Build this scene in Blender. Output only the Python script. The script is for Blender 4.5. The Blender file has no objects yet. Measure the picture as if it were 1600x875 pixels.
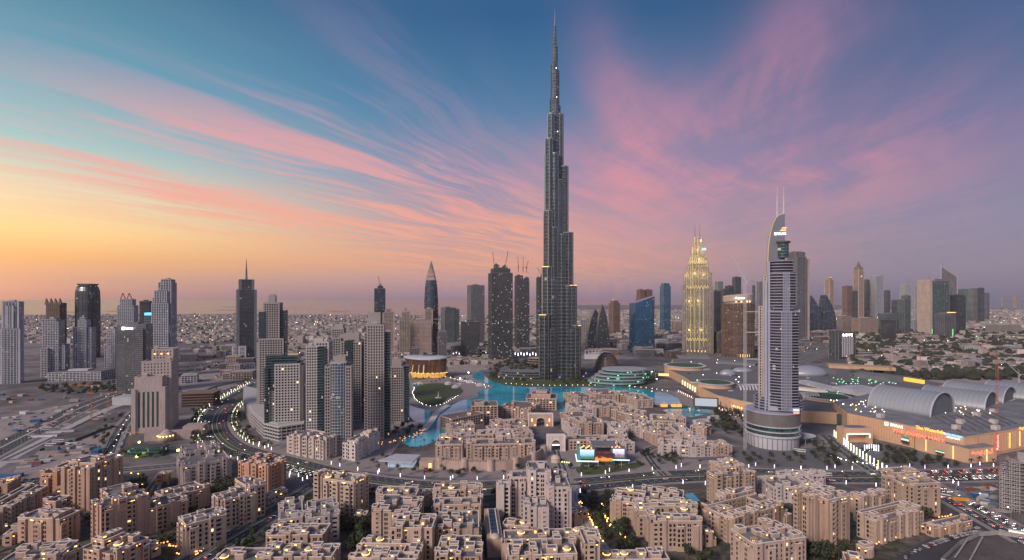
import bpy, math, random
from mathutils import Vector
R = math.radians
rnd = random.Random(11)
sc = bpy.context.scene
COL = sc.collection
CAMH, F, HY = 177.0, 823.0, 467.0      # eye height in metres, focal length and horizon row in 1600-px units

# ------------------------------------------------------------------ camera
cam_d = bpy.data.cameras.new('camera'); cam = bpy.data.objects.new('camera', cam_d); COL.objects.link(cam)
cam.location = (0, 0, CAMH); cam.rotation_euler = (R(90), 0, 0)
cam_d.sensor_width = 36; cam_d.lens = 36 * F / 1600; cam_d.shift_y = (HY - 437.5) / 1600
cam_d.clip_start = 1; cam_d.clip_end = 300000
sc.camera = cam
sc.view_settings.view_transform = 'Standard'; sc.view_settings.look = 'None'
sc.view_settings.exposure = 0.0; sc.view_settings.gamma = 1
sc.view_settings.use_curve_mapping = False
sc.cycles.max_bounces = 5; sc.cycles.diffuse_bounces = 2; sc.cycles.glossy_bounces = 3
sc.cycles.transmission_bounces = 3; sc.cycles.volume_bounces = 0
sc.cycles.sample_clamp_indirect = 3.0; sc.cycles.sample_clamp_direct = 12.0
sc.cycles.use_denoising = True
sc.cycles.volume_max_steps = 16
sc.cycles.caustics_reflective = False; sc.cycles.caustics_refractive = False

# ------------------------------------------------------------------ node helpers
class NT:
    def __init__(s, nt): s.nt = nt; s.N = nt.nodes; s.L = nt.links
    def n(s, typ, **kw):
        o = s.N.new(typ)
        for k, v in kw.items(): setattr(o, k, v)
        return o
    def put(s, sock, v):
        if hasattr(v, 'default_value') or hasattr(v, 'is_linked'): s.L.new(v, sock)
        else:
            try: sock.default_value = v
            except Exception: sock.default_value = (v[0], v[1], v[2], 1)
    def m(s, op, a, b=None, c=None, clamp=False):
        o = s.n('ShaderNodeMath', operation=op); o.use_clamp = clamp
        s.put(o.inputs[0], a)
        if b is not None: s.put(o.inputs[1], b)
        if c is not None: s.put(o.inputs[2], c)
        return o.outputs[0]
    def mix(s, f, a, b, mode='MIX'):
        o = s.n('ShaderNodeMix', data_type='RGBA', blend_type=mode)
        s.put(o.inputs[0], f)
        for sock, v in ((o.inputs[6], a), (o.inputs[7], b)):
            if isinstance(v, (tuple, list)): sock.default_value = (v[0], v[1], v[2], 1)
            else: s.L.new(v, sock)
        return o.outputs[2]
    def ramp(s, f, stops, interp='LINEAR'):
        o = s.n('ShaderNodeValToRGB'); cr = o.color_ramp; cr.interpolation = interp
        while len(cr.elements) < len(stops): cr.elements.new(0.5)
        for e, (p, c) in zip(cr.elements, stops):
            e.position = p; e.color = (c[0], c[1], c[2], 1) if isinstance(c, (tuple, list)) else (c, c, c, 1)
        s.put(o.inputs[0], f)
        return o.outputs[0]
    def noise(s, vec, scale, detail=4, rough=0.55, dist=0.0):
        o = s.n('ShaderNodeTexNoise'); s.L.new(vec, o.inputs['Vector'])
        o.inputs['Scale'].default_value = scale; o.inputs['Detail'].default_value = detail
        o.inputs['Roughness'].default_value = rough; o.inputs['Distortion'].default_value = dist
        return o.outputs['Fac']
    def xyz(s, x, y, z):
        o = s.n('ShaderNodeCombineXYZ'); s.put(o.inputs[0], x); s.put(o.inputs[1], y); s.put(o.inputs[2], z)
        return o.outputs[0]
    def smooth(s, x, a, b, lo=0.0, hi=1.0):
        o = s.n('ShaderNodeMapRange', interpolation_type='SMOOTHSTEP'); s.put(o.inputs[0], x)
        o.inputs[1].default_value = a; o.inputs[2].default_value = b
        o.inputs[3].default_value = lo; o.inputs[4].default_value = hi
        return o.outputs[0]

def lin(r, g, b):
    f = lambda c: (c/255/12.92) if c/255 <= .04045 else ((c/255+.055)/1.055)**2.4
    return (f(r), f(g), f(b))

# ------------------------------------------------------------------ sky
SUN_AZ, SUN_EL = R(-62), R(2.0)
w = bpy.data.worlds.new('World'); sc.world = w; w.use_nodes = True
t = NT(w.node_tree); t.N.clear()
tc = t.n('ShaderNodeTexCoord'); sep = t.n('ShaderNodeSeparateXYZ'); t.L.new(tc.outputs['Generated'], sep.inputs[0])
X, Y, Z = sep.outputs
az = t.m('ARCTAN2', X, Y)                                   # 0 = straight ahead, negative = west
el = t.m('ARCSINE', Z)
eln = t.m('DIVIDE', el, R(90), clamp=True)
def elev(deg): return deg/90
W_ = t.ramp(eln, [(elev(0), lin(146,130,142)), (elev(1.6), lin(176,142,142)), (elev(3.4), lin(234,166,108)), (elev(5.6), lin(250,206,136)),
                  (elev(9), lin(222,216,182)), (elev(13), lin(140,190,196)), (elev(19), lin(72,150,178)), (elev(28), lin(24,100,136)), (elev(60), lin(52,76,120))])
Cn = t.ramp(eln, [(elev(0), lin(140,125,150)), (elev(2), lin(178,142,156)), (elev(4), lin(214,150,140)), (elev(7.5), lin(176,142,160)),
                  (elev(13), lin(124,132,172)), (elev(19), lin(50,116,162)), (elev(28), lin(8,84,136)), (elev(60), lin(52,74,118))])
E_ = t.ramp(eln, [(elev(0), lin(112,112,138)), (elev(2.5), lin(130,124,155)), (elev(7), lin(126,124,162)), (elev(13), lin(96,108,158)),
                  (elev(20), lin(58,92,142)), (elev(29), lin(30,74,122)), (elev(60), lin(58,76,116))])
B_ = t.ramp(eln, [(elev(0), lin(165,150,165)), (elev(8), lin(200,180,195)), (elev(30), lin(160,165,195)), (elev(60), lin(80,105,150))])  # unseen sky behind the camera, brightened to light the facades facing it
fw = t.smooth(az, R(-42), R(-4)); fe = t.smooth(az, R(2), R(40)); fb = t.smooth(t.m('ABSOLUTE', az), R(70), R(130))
base = t.mix(fe, t.mix(fw, W_, Cn), E_)
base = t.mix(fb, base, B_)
# cirrus layer: directions cut with a high flat plane, stretched along the wind
zz = t.m('MAXIMUM', Z, 0.03)
px_ = t.m('DIVIDE', X, zz); py_ = t.m('DIVIDE', Y, zz)
pv = t.xyz(px_, py_, 0.0)
warp = t.n('ShaderNodeTexNoise'); t.L.new(pv, warp.inputs['Vector']); warp.inputs['Scale'].default_value = 0.30; warp.inputs['Detail'].default_value = 2
wv = t.n('ShaderNodeVectorMath', operation='MULTIPLY_ADD'); t.L.new(warp.outputs['Color'], wv.inputs[0]); wv.inputs[1].default_value = (1.3, 1.3, 0); t.L.new(pv, wv.inputs[2])
sp = t.n('ShaderNodeSeparateXYZ'); t.L.new(wv.outputs[0], sp.inputs[0])
def streak(ang, sa, sc_, det=5, rough=0.6, off=0.0):
    ca, sa_ = math.cos(ang), math.sin(ang)                  # along-wind unit vector
    al = t.m('ADD', t.m('MULTIPLY', sp.outputs[0], ca), t.m('MULTIPLY', sp.outputs[1], sa_))
    ac = t.m('SUBTRACT', t.m('MULTIPLY', sp.outputs[1], ca), t.m('MULTIPLY', sp.outputs[0], sa_))
    return t.noise(t.xyz(t.m('MULTIPLY', al, sa), t.m('MULTIPLY', ac, sc_), off), 1.0, det, rough, 0.15)
nL = streak(R(62), 0.16, 1.15)
nF = streak(R(64), 0.45, 3.4, 6, 0.66, 7.3)
nR = streak(R(92), 0.20, 0.80, 6, 0.62, 3.1)
nRf = streak(R(60), 0.35, 2.0, 6, 0.65, 9.1)
def blob(paz, pel, raz, rel, slope=0.0):
    dx = t.m('DIVIDE', t.m('SUBTRACT', az, R(paz)), R(raz))
    dy0 = t.m('SUBTRACT', t.m('SUBTRACT', el, R(pel)), t.m('MULTIPLY', t.m('SUBTRACT', az, R(paz)), slope))
    dy = t.m('DIVIDE', dy0, R(rel))
    q = t.m('ADD', t.m('MULTIPLY', dx, dx), t.m('MULTIPLY', dy, dy))
    return t.m('EXPONENT', t.m('MULTIPLY', q, -1.0))
def total(*bl):
    o = bl[0]
    for b in bl[1:]: o = t.m('ADD', o, b)
    return o
mL = t.m('MINIMUM', total(t.m('MULTIPLY', blob(-11, 12.5, 17, 5.6, -0.28), 1.15), t.m('MULTIPLY', blob(-30, 13, 13, 4.4, -0.2), .85), blob(-20, 8.2, 27, 3.8, -0.12), t.m('MULTIPLY', blob(-13, 25, 12, 4.5, -.5), .28)), 1.0)
mR = t.m('MINIMUM', total(t.m('MULTIPLY', blob(27, 23, 5, 7, 1.0), .5), blob(24, 15, 12, 5.5, -0.32), t.m('MULTIPLY', blob(12, 11.5, 11, 5.0, -0.1), .9), t.m('MULTIPLY', blob(11, 22, 4.5, 6, -1.1), .55), t.m('MULTIPLY', blob(36, 17, 9, 8, -.3), .35), t.m('MULTIPLY', blob(9, 5, 20, 3.0, 0), .45), t.m('MULTIPLY', blob(30, 22, 6, 5, .5), .4)), 1.0)
cL = t.smooth(t.m('ADD', t.m('MULTIPLY', nL, .50), t.m('MULTIPLY', nF, .50)), 0.42, 0.575)
cR = t.smooth(t.m('ADD', t.m('MULTIPLY', nR, .58), t.m('MULTIPLY', nRf, .42)), 0.38, 0.60)
cloudL = t.m('MULTIPLY', mL, t.m('MULTIPLY_ADD', cL, .84, .06))
cloudR = t.m('MULTIPLY', mR, t.m('MULTIPLY_ADD', cR, .78, .26))
ccol = t.ramp(eln, [(elev(0), lin(205,150,150)), (elev(3.5), lin(252,168,118)), (elev(8), lin(244,160,138)), (elev(13), lin(232,156,156)), (elev(20), lin(200,150,170)), (elev(30), lin(150,120,180))])
ccolR = t.ramp(eln, [(elev(0), lin(170,140,168)), (elev(5), lin(206,146,158)), (elev(12), lin(226,142,156)), (elev(20), lin(200,132,158)), (elev(30), lin(140,112,155))])
sky = t.mix(cloudL, base, ccol)
sky = t.mix(t.m('MULTIPLY', cloudR, .86), sky, ccolR)
# below the horizon
sky = t.mix(t.smooth(el, R(-4), R(-0.2)), lin(120,105,110), sky)
nish = t.n('ShaderNodeTexSky', sky_type='NISHITA'); nish.sun_disc = False
nish.sun_elevation = SUN_EL; nish.sun_rotation = SUN_AZ
bg1 = t.n('ShaderNodeBackground'); t.L.new(nish.outputs[0], bg1.inputs[0]); bg1.inputs[1].default_value = 0.05
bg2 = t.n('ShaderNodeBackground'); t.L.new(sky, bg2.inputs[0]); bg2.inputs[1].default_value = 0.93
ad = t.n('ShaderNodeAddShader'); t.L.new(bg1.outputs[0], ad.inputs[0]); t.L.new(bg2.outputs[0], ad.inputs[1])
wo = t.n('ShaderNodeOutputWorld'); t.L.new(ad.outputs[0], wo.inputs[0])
w.cycles.sampling_method = 'MANUAL'; w.cycles.sample_map_resolution = 512

# after-sunset glow: one very soft warm sun from the west
sd = bpy.data.lights.new('sun', 'SUN'); sun = bpy.data.objects.new('sun', sd); COL.objects.link(sun)
sd.energy = 3.3; sd.angle = R(16); sd.color = (1.0, 0.83, 0.73)
_az, _el = R(-138), R(30)
sun.rotation_euler = Vector((math.sin(_az)*math.cos(_el), math.cos(_az)*math.cos(_el), math.sin(_el))).to_track_quat('Z', 'Y').to_euler()

# ------------------------------------------------------------------ materials
MATS = {}
def pmat(name, col, rough=.8, var=.12, nscale=.25, metal=0.0, spec=.4, bump=0.0, emit=None, estr=0.0, island=0.0, worn=False):
    if name in MATS: return MATS[name]
    m = bpy.data.materials.new(name); m.use_nodes = True; n = NT(m.node_tree)
    p = n.N['Principled BSDF']
    geo = n.n('ShaderNodeNewGeometry')
    c = (col[0], col[1], col[2])
    if var > 0:
        f = n.noise(geo.outputs['Position'], nscale, 5, .6)
        a = tuple(min(1, v*(1-var)) for v in c); b = tuple(min(1, v*(1+var)) for v in c)
        cc = n.mix(n.smooth(f, .3, .7), a, b)
        if worn:                                               # rain streaks, patches and house-to-house tint
            mp = n.n('ShaderNodeMapping'); mp.inputs['Scale'].default_value = (.9, .9, .07); n.L.new(geo.outputs['Position'], mp.inputs[0])
            cc = n.mix(1.0, cc, n.ramp(n.noise(mp.outputs[0], 1.0, 4, .65), [(.28, (.70,.67,.64)), (.52, (1,1,1))]), 'MULTIPLY')
            oi = n.n('ShaderNodeObjectInfo'); cc = n.mix(1.0, cc, n.ramp(oi.outputs['Random'], [(0, (.86,.82,.78)), (.5, (.98,.96,.95)), (1, (1.06,1.07,1.08))]), 'MULTIPLY')
        if island:
            oi = n.n('ShaderNodeObjectInfo')
            rr = n.m('FRACT', n.m('ADD', geo.outputs['Random Per Island'], oi.outputs['Random']))
            cc = n.mix(1.0, cc, n.ramp(rr, [(0, 1-island), (1, 1.0)]), 'MULTIPLY')
        n.L.new(cc, p.inputs['Base Color'])
        if bump:
            bn = n.n('ShaderNodeBump'); bn.inputs['Strength'].default_value = bump; bn.inputs['Distance'].default_value = .1
            n.L.new(n.noise(geo.outputs['Position'], nscale*6, 3), bn.inputs['Height']); n.L.new(bn.outputs[0], p.inputs['Normal'])
    else: p.inputs['Base Color'].default_value = (*c, 1)
    p.inputs['Roughness'].default_value = rough; p.inputs['Metallic'].default_value = metal
    p.inputs['Specular IOR Level'].default_value = spec
    if emit: p.inputs['Emission Color'].default_value = (*emit, 1); p.inputs['Emission Strength'].default_value = estr
    MATS[name] = m
    return m
def glow(name, col, s):
    return pmat(name, (0.1, 0.1, 0.1), .5, 0, emit=col, estr=s)
def pane(name, col, lit=.06, rough=.12, lcol=(1, .72, .38), ls=1.6, spec=.6):
    """window glass: dark and reflective, a few panes lit from inside"""
    if name in MATS: return MATS[name]
    m = bpy.data.materials.new(name); m.use_nodes = True; n = NT(m.node_tree); p = n.N['Principled BSDF']
    geo = n.n('ShaderNodeNewGeometry'); oi = n.n('ShaderNodeObjectInfo')
    r = n.m('FRACT', n.m('ADD', n.m('MULTIPLY', geo.outputs['Random Per Island'], 7.31), oi.outputs['Random']))
    n.L.new(n.ramp(r, [(0, tuple(v*.5 for v in col)), (.5, col), (1, tuple(v*1.7 for v in col))]), p.inputs['Base Color'])
    p.inputs['Roughness'].default_value = rough; p.inputs['Specular IOR Level'].default_value = spec
    p.inputs['Emission Color'].default_value = (*lcol, 1)
    n.L.new(n.m('MULTIPLY', n.m('GREATER_THAN', r, 1-lit), ls), p.inputs['Emission Strength'])
    MATS[name] = m
    return m
def curtain(name, col, fl=3.6, bay=1.6, lit=.02, rough=.16, metal=.35, band=.35, line=.25, lcol=(1, .8, .55), ls=.9, bandcol=None):
    """curtain wall: floor bands, mullions, cell-by-cell tint, some lit rooms (object space, z = height)"""
    if name in MATS: return MATS[name]
    m = bpy.data.materials.new(name); m.use_nodes = True; n = NT(m.node_tree); p = n.N['Principled BSDF']
    tc = n.n('ShaderNodeTexCoord'); s = n.n('ShaderNodeSeparateXYZ'); n.L.new(tc.outputs['Object'], s.inputs[0])
    h = n.m('DIVIDE', s.outputs[2], fl); u = n.m('DIVIDE', n.m('ADD', s.outputs[0], n.m('MULTIPLY', s.outputs[1], 1.0)), bay)
    fh, fu = n.m('FRACT', h), n.m('FRACT', u)
    wn = n.n('ShaderNodeTexWhiteNoise', noise_dimensions='3D')
    n.L.new(n.xyz(n.m('FLOOR', u), n.m('FLOOR', n.m('MULTIPLY', s.outputs[1], .11)), n.m('FLOOR', h)), wn.inputs['Vector'])
    r = wn.outputs['Value']
    cc = n.ramp(r, [(0, tuple(v*.55 for v in col)), (.6, col), (1, tuple(min(1, v*1.8) for v in col))])
    big = n.noise(tc.outputs['Object'], .03, 3)
    cc = n.mix(1.0, cc, n.ramp(big, [(.3, .7), (.7, 1.25)]), 'MULTIPLY')
    bc = bandcol or tuple(min(1, v*2.2+.04) for v in col)
    isb = n.m('LESS_THAN', fh, .28); isl = n.m('LESS_THAN', fu, .16)
    cc = n.mix(n.m('MULTIPLY', isb, band), cc, bc); cc = n.mix(n.m('MULTIPLY', isl, line), cc, bc)
    n.L.new(cc, p.inputs['Base Color'])
    p.inputs['Metallic'].default_value = metal; p.inputs['Specular IOR Level'].default_value = .7
    n.L.new(n.m('MULTIPLY_ADD', isb, .25, rough), p.inputs['Roughness'])
    inb = n.m('MULTIPLY', n.m('GREATER_THAN', r, 1-lit), n.m('SUBTRACT', 1.0, isb))
    p.inputs['Emission Color'].default_value = (*lcol, 1); n.L.new(n.m("MULTIPLY", inb, ls*.6), p.inputs["Emission Strength"])
    MATS[name] = m
    return m

# ------------------------------------------------------------------ mesh helpers
class MB:
    def __init__(s): s.v = []; s.f = []
    def quad(s, a, b, c, d):
        k = len(s.v); s.v += [a, b, c, d]; s.f.append((k, k+1, k+2, k+3))
    def box(s, x0, x1, y0, y1, z0, z1):
        k = len(s.v)
        s.v += [(x0,y0,z0),(x1,y0,z0),(x1,y1,z0),(x0,y1,z0),(x0,y0,z1),(x1,y0,z1),(x1,y1,z1),(x0,y1,z1)]
        s.f += [(k,k+3,k+2,k+1),(k+4,k+5,k+6,k+7),(k,k+1,k+5,k+4),(k+1,k+2,k+6,k+5),(k+2,k+3,k+7,k+6),(k+3,k,k+4,k+7)]
    def loft(s, rings, cap0=True, cap1=True, closed=True):
        """rings: lists of equally many (x,y,z)"""
        k = len(s.v); n = len(rings[0])
        for r in rings: s.v += list(r)
        m = n if closed else n-1
        for i in range(len(rings)-1):
            for j in range(m):
                a = k+i*n+j; b = k+i*n+(j+1) % n
                s.f.append((a, b, b+n, a+n))
        if cap0: s.f.append(tuple(k+j for j in reversed(range(n))))
        if cap1: s.f.append(tuple(k+(len(rings)-1)*n+j for j in range(n)))
    def prism(s, pts, z0, z1, sc1=1.0):
        cx = sum(p[0] for p in pts)/len(pts); cy = sum(p[1] for p in pts)/len(pts)
        s.loft([[(p[0], p[1], z0) for p in pts], [(cx+(p[0]-cx)*sc1, cy+(p[1]-cy)*sc1, z1) for p in pts]])
    def cyl(s, x, y, z0, z1, r0, r1=None, n=12, sy=1.0):
        r1 = r0 if r1 is None else r1
        s.loft([[(x+r*math.cos(2*math.pi*i/n), y+r*sy*math.sin(2*math.pi*i/n), z) for i in range(n)] for z, r in ((z0, r0), (z1, max(r1, .01)))])
    def revolve(s, x, y, prof, n=16, sy=1.0):
        s.loft([[(x+r*math.cos(2*math.pi*i/n), y+r*sy*math.sin(2*math.pi*i/n), z) for i in range(n)] for z, r in prof])
    def bar(s, p, q, r=.3, n=4):
        p, q = Vector(p), Vector(q); d = (q-p)
        if d.length < 1e-6: return
        z = d.normalized(); a = z.orthogonal().normalized(); b = z.cross(a)
        s.loft([[tuple(c + a*r*math.cos(2*math.pi*(i+.5)/n) + b*r*math.sin(2*math.pi*(i+.5)/n)) for i in range(n)] for c in (p, q)])
    def mesh(s, name, mat, smooth=False):
        me = bpy.data.meshes.new(name); me.from_pydata(s.v, [], s.f)
        if mat: me.materials.append(mat)
        if smooth: me.polygons.foreach_set('use_smooth', [True]*len(me.polygons))
        me.update()
        return me
    def build(s, name, mat, parent=None, smooth=False):
        if not s.v: return None
        o = bpy.data.objects.new(name, s.mesh(name, mat, smooth)); COL.objects.link(o)
        if parent: o.parent = parent
        return o
def put(name, mesh, parent=None, loc=(0,0,0), rz=0, scale=(1,1,1)):
    o = bpy.data.objects.new(name, mesh); COL.objects.link(o)
    o.location = loc; o.rotation_euler = (0, 0, rz); o.scale = scale
    if parent: o.parent = parent
    return o
def tag(o, label=None, cat=None, group=None, kind=None):
    if label: o['label'] = label
    if cat: o['category'] = cat
    if group: o['group'] = group
    if kind: o['kind'] = kind
    return o
def thing(name, label, cat, loc=(0,0,0), rz=0, group=None):
    o = bpy.data.objects.new(name, None); COL.objects.link(o); o.location = loc; o.rotation_euler = (0, 0, rz)
    o.empty_display_size = 2
    return tag(o, label, cat, group)
def struct(name, mb, mat):
    return tag(mb.build(name, mat), kind='structure')
def clone(o, loc, rz=0, scale=None, label=None, skip=()):
    r = o.copy(); COL.objects.link(r); r.location = loc; r.rotation_euler = (0, 0, rz)
    if scale: r.scale = (scale,)*3 if not isinstance(scale, tuple) else scale
    if label: r['label'] = label
    for ch in o.children:
        if ch.name.split('.')[0] in skip: continue
        c = ch.copy(); COL.objects.link(c); c.parent = r
        for g in ch.children:
            d = g.copy(); COL.objects.link(d); d.parent = c
    return r

# picture column/row on the level z -> place in the world (used once to survey the site)
def G(px, py, z=0.0):
    y = (CAMH - z)*F/(py - HY)
    return Vector(((px-800)/F*y, y, z))
def zc(view, x, y):
    ox, oy, s = VIEWS[view]
    return ox + x/s, oy + y/s
VIEWS = dict(a=(0,690,4.73), b=(270,690,4.73), c=(540,690,4.73), d=(750,690,4.73), e=(1000,690,4.73), f=(1270,690,4.73),
             m=(600,550,5.303), n=(850,550,5.303), r=(1000,540,5.303), s=(1240,560,4.42), p=(1,1,1), o=(0,0,1))
def ztop(py, D): return CAMH + (HY-py)*D/F
def depth(py): return CAMH*F/(py-HY)
# ------------------------------------------------------------------ palette
M_sand = pmat('sand_render', (.46,.355,.29), .9, .10, .05, bump=.1, worn=True)
M_pink = pmat('pink_render', (.46,.315,.245), .9, .10, .05, worn=True)
M_orange = pmat('orange_render', (.50,.29,.19), .9, .10, .05, worn=True)
M_pale = pmat('pale_render', (.52,.46,.45), .9, .08, .05, worn=True)
M_white = pmat('white_render', (.60,.53,.51), .9, .08, .05, worn=True)
M_cop = pmat('coping', (.76,.66,.60), .9, .06, .1)
M_roof = pmat('roof_screed', (.17,.155,.155), .9, .25, .12)
M_roofp = pmat('roof_pale', (.34,.31,.31), .9, .2, .1)
M_tile = pmat('roof_tile', (.20,.14,.125), .8, .2, .4)
M_dark = pmat('dark_metal', (.05,.05,.055), .5, .1, .3)
M_steel = pmat('steel', (.35,.36,.38), .35, .1, .1, metal=.6)
M_conc = pmat('concrete', (.33,.31,.30), .9, .15, .15)
M_win = pane('window_glass', (.016,.014,.016), .03, .35, spec=.25)
M_win2 = pane('window_glass_cool', (.03,.04,.05), .035, .1, (1,.85,.6))
M_ylw = glow('warm_lamp', (1,.58,.12), 6.5)
M_yls = glow('soft_warm_lamp', (1,.60,.18), 2.0)
M_org = glow('amber_lamp', (1,.42,.10), 3.0)
M_wht = glow('white_lamp', (1,.93,.82), 7.0)
M_grn = glow('green_lamp', (.15,1,.45), 3.0)
M_red = glow('red_lamp', (1,.06,.03), 5.0)
M_dome = pmat('dome_render', (.55,.43,.36), .7, .05, .2)

def unit_box(name, mat, c=(0,0,0)):
    b = MB(); b.box(-.5+c[0], .5+c[0], -.5+c[1], .5+c[1], -.5+c[2], .5+c[2]); return b.mesh(name, mat)
UB = {}
def ub(mat):
    if mat.name not in UB: UB[mat.name] = unit_box('piece_'+mat.name, mat)
    return UB[mat.name]
def bmesh_of(fn, mat, name, smooth=False):
    b = MB(); fn(b); return b.mesh(name, mat, smooth)
DOME = bmesh_of(lambda b: b.revolve(0,0,[(0,1.0),(.12,1.0),(.35,.93),(.6,.78),(.8,.55),(.93,.3),(1.0,.02)],14), M_dome, 'dome', True)
DOME_RING = bmesh_of(lambda b: b.revolve(0,0,[(0,1.08),(.07,1.08)],14), M_ylw, 'dome_ring')
DRUM = bmesh_of(lambda b: b.cyl(0,0,0,1,1,1,12), M_dome, 'drum')
def tower_box(b):      # open-topped rooftop box
    b.box(-.5,.5,-.5,.5,0,.92)
    for x0,x1,y0,y1 in ((-.52,.52,-.52,-.42),(-.52,.52,.42,.52),(-.52,-.42,-.42,.42),(.42,.52,-.42,.42)): b.box(x0,x1,y0,y1,.9,1.0)
RBOX = {}
def rbox(mat):
    if mat.name not in RBOX:
        me = RBOX[mat.name] = bmesh_of(tower_box, mat, 'roof_box'); me.materials.append(M_cop); me.materials.append(M_roof)
        for p in me.polygons: p.material_index = 1 if p.index >= 6 else (2 if p.normal.z > .5 else 0)
    return RBOX[mat.name]
def ac_fn(b):
    b.box(-.9,.9,-.5,.5,.12,1.25); b.cyl(-.42,0,1.25,1.34,.33,.33,8); b.cyl(.42,0,1.25,1.34,.33,.33,8)
    b.box(-.8,-.6,-.45,.45,0,.12); b.box(.6,.8,-.45,.45,0,.12)
AC = bmesh_of(ac_fn, pmat('ac_grey', (.5,.5,.5), .6, .1, 1), 'air_conditioner')
def pav_fn(b):         # roof pavilion: four posts under a slab
    for x in (-.42,.42):
        for y in (-.42,.42): b.box(x-.06,x+.06,y-.06,y+.06,0,.86)
    b.box(-.55,.55,-.55,.55,.86,1.0)
PAV = {}
NWIN = [0]

class Bld:
    def __init__(s, name, label, cat, x, y, rot, group=None, wall=M_sand, win=M_win, roof=M_roof, fl=3.3, seed=0):
        s.root = thing(name, label, cat, (x, y, 0), rot, group)
        s.x, s.y, s.rot = x, y, rot; s.wallm, s.winm, s.roofm, s.fl = wall, win, roof, fl
        s.vols = []; s.w = MB(); s.roof = MB(); s.par = MB(); s.cop = MB()
        s.wins = []; s.balcs = []; s.rng = random.Random(seed or sum(ord(c)*(i+1) for i, c in enumerate(label)))
    def W(s, x, y):
        c, q = math.cos(s.rot), math.sin(s.rot); return (s.x+c*x-q*y, s.y+q*x+c*y)
    def inside(s, x, y, z, skip):
        for v in s.vols:
            if v is skip: continue
            if v[0]-.01 < x < v[1]+.01 and v[2]-.01 < y < v[3]+.01 and v[4] <= z < v[5]+.3: return True
        return False
    def vol(s, x0, x1, y0, y1, z0, z1, style='res', **kw):
        if x1 < x0: x0, x1 = x1, x0
        if y1 < y0: y0, y1 = y1, y0
        e = len(s.vols)*.013
        v = (x0-e, x1+e, y0-e, y1+e, z0, z1+e, style, kw); s.vols.append(v); return v
    def facing(s, px, py, nx, ny):
        wx, wy = s.W(px, py); c, q = math.cos(s.rot), math.sin(s.rot)
        gx, gy = c*nx-q*ny, q*nx+c*ny
        d = math.hypot(wx, wy)
        return (gx*(-wx)+gy*(-wy))/d
    def columns(s, L, style, kw):
        out = []; g = s.rng
        if style == 'res':
            m = .6; u = m; 
            while u < L-1.9:
                k = g.random()
                if k < .30: out.append((u, u+1.6, 'w')); u += g.choice([2.8, 3.2, 3.8])
                elif k < .54 and L-u > 3.6: out.append((u, u+1.1, 'w')); out.append((u+1.45, u+2.5, 'w')); u += g.choice([3.6, 4.2])
                elif k < .95 and L-u > 3.0: q_ = min(g.choice([2.4,3.0,3.4]), L-u-.5); out.append((u, u+q_, 'b')); u += q_+1.2
                else: u += 1.6
        elif style in ('grid', 'gridn'):
            sp = kw.get('sp', 3.4); ww = kw.get('ww', .66)*sp; n = max(1, int((L-.8)/sp)); o = (L-n*sp)/2
            for i in range(n): out.append((o+i*sp+(sp-ww)/2, o+i*sp+(sp+ww)/2, 'w'))
        elif style == 'arch':
            sp = kw.get('sp', 4.6); n = max(1, int((L-.8)/sp)); o = (L-n*sp)/2
            for i in range(n): out.append((o+i*sp+.8, o+(i+1)*sp-.8, 'w'))
        elif style == 'slot':
            sp = kw.get('sp', 6.0); n = max(1, int((L-3)/sp)); o = (L-n*sp)/2
            for i in range(n): out.append((o+i*sp+sp*.25, o+i*sp+sp*.75, 'w'))
        return out
    def face(s, v, p0, p1, nx, ny):
        x0,x1,y0,y1,z0,z1,style,kw = v
        L = math.hypot(p1[0]-p0[0], p1[1]-p0[1]); ux, uy = (p1[0]-p0[0])/L, (p1[1]-p0[1])/L
        P = lambda u, z, dp=0: (p0[0]+ux*u-nx*dp, p0[1]+uy*u-ny*dp, z)
        fc = s.facing((p0[0]+p1[0])/2, (p0[1]+p1[1])/2, nx, ny)
        if fc < -.12 or style == 'plain' or L < 2.5:
            s.w.quad(P(0,z0), P(L,z0), P(L,z1), P(0,z1)); return
        fl = kw.get('fl', s.fl); wh = kw.get('wh', .66)
        top = kw.get('top', .6)
        n = max(1, int((z1-z0-top)/fl)); cols = s.columns(L, style, kw)
        if style == 'slot': rows = [(z0+(z1-z0)*kw.get('a', .2), z0+(z1-z0)*kw.get('b', .85))]
        else: rows = [(z0+(z1-z0-top-n*fl)+i*fl+fl*.22, z0+(z1-z0-top-n*fl)+i*fl+fl*(.22+wh)) for i in range(n)]
        zp = z0
        for ri, (za, zb) in enumerate(rows):
            s.w.quad(P(0,zp), P(L,zp), P(L,za), P(0,za)); zp = zb; up = 0
            for (ua, ub_, ty) in cols:
                cu = (ua+ub_)/2; c = P(cu, (za+zb)/2, -.4)
                if s.inside(c[0], c[1], c[2], v): continue
                if s.inside(*P(ua-.1, zb, -.4), v) or s.inside(*P(ub_+.1, zb, -.4), v): continue
                s.w.quad(P(up,za), P(ua,za), P(ua,zb), P(up,zb)); up = ub_
                dp = .32 if ty == 'w' else 1.5
                a0,b0,b1,a1 = P(ua,za), P(ub_,za), P(ub_,zb), P(ua,zb)
                A0,B0,B1,A1 = P(ua,za,dp), P(ub_,za,dp), P(ub_,zb,dp), P(ua,zb,dp)
                s.w.quad(a0,b0,B0,A0); s.w.quad(b0,b1,B1,B0); s.w.quad(b1,a1,A1,B1); s.w.quad(a1,a0,A0,A1)
                q = P(cu, (za+zb)/2, dp-.03); wx, wy = s.W(q[0], q[1])
                dist = math.sqrt(wx*wx+wy*wy+(CAMH-q[2])**2)
                s.wins.append((-(ub_-ua)*(zb-za)*max(fc, .05)/dist**2, q, ub_-ua, zb-za, math.atan2(uy, ux)))
                if ty == 'b': s.balcs.append((dist, P(cu, za+.35, .0), ub_-ua+.3, math.atan2(uy, ux)))
            s.w.quad(P(up,za), P(L,za), P(L,zb), P(up,zb))
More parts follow.
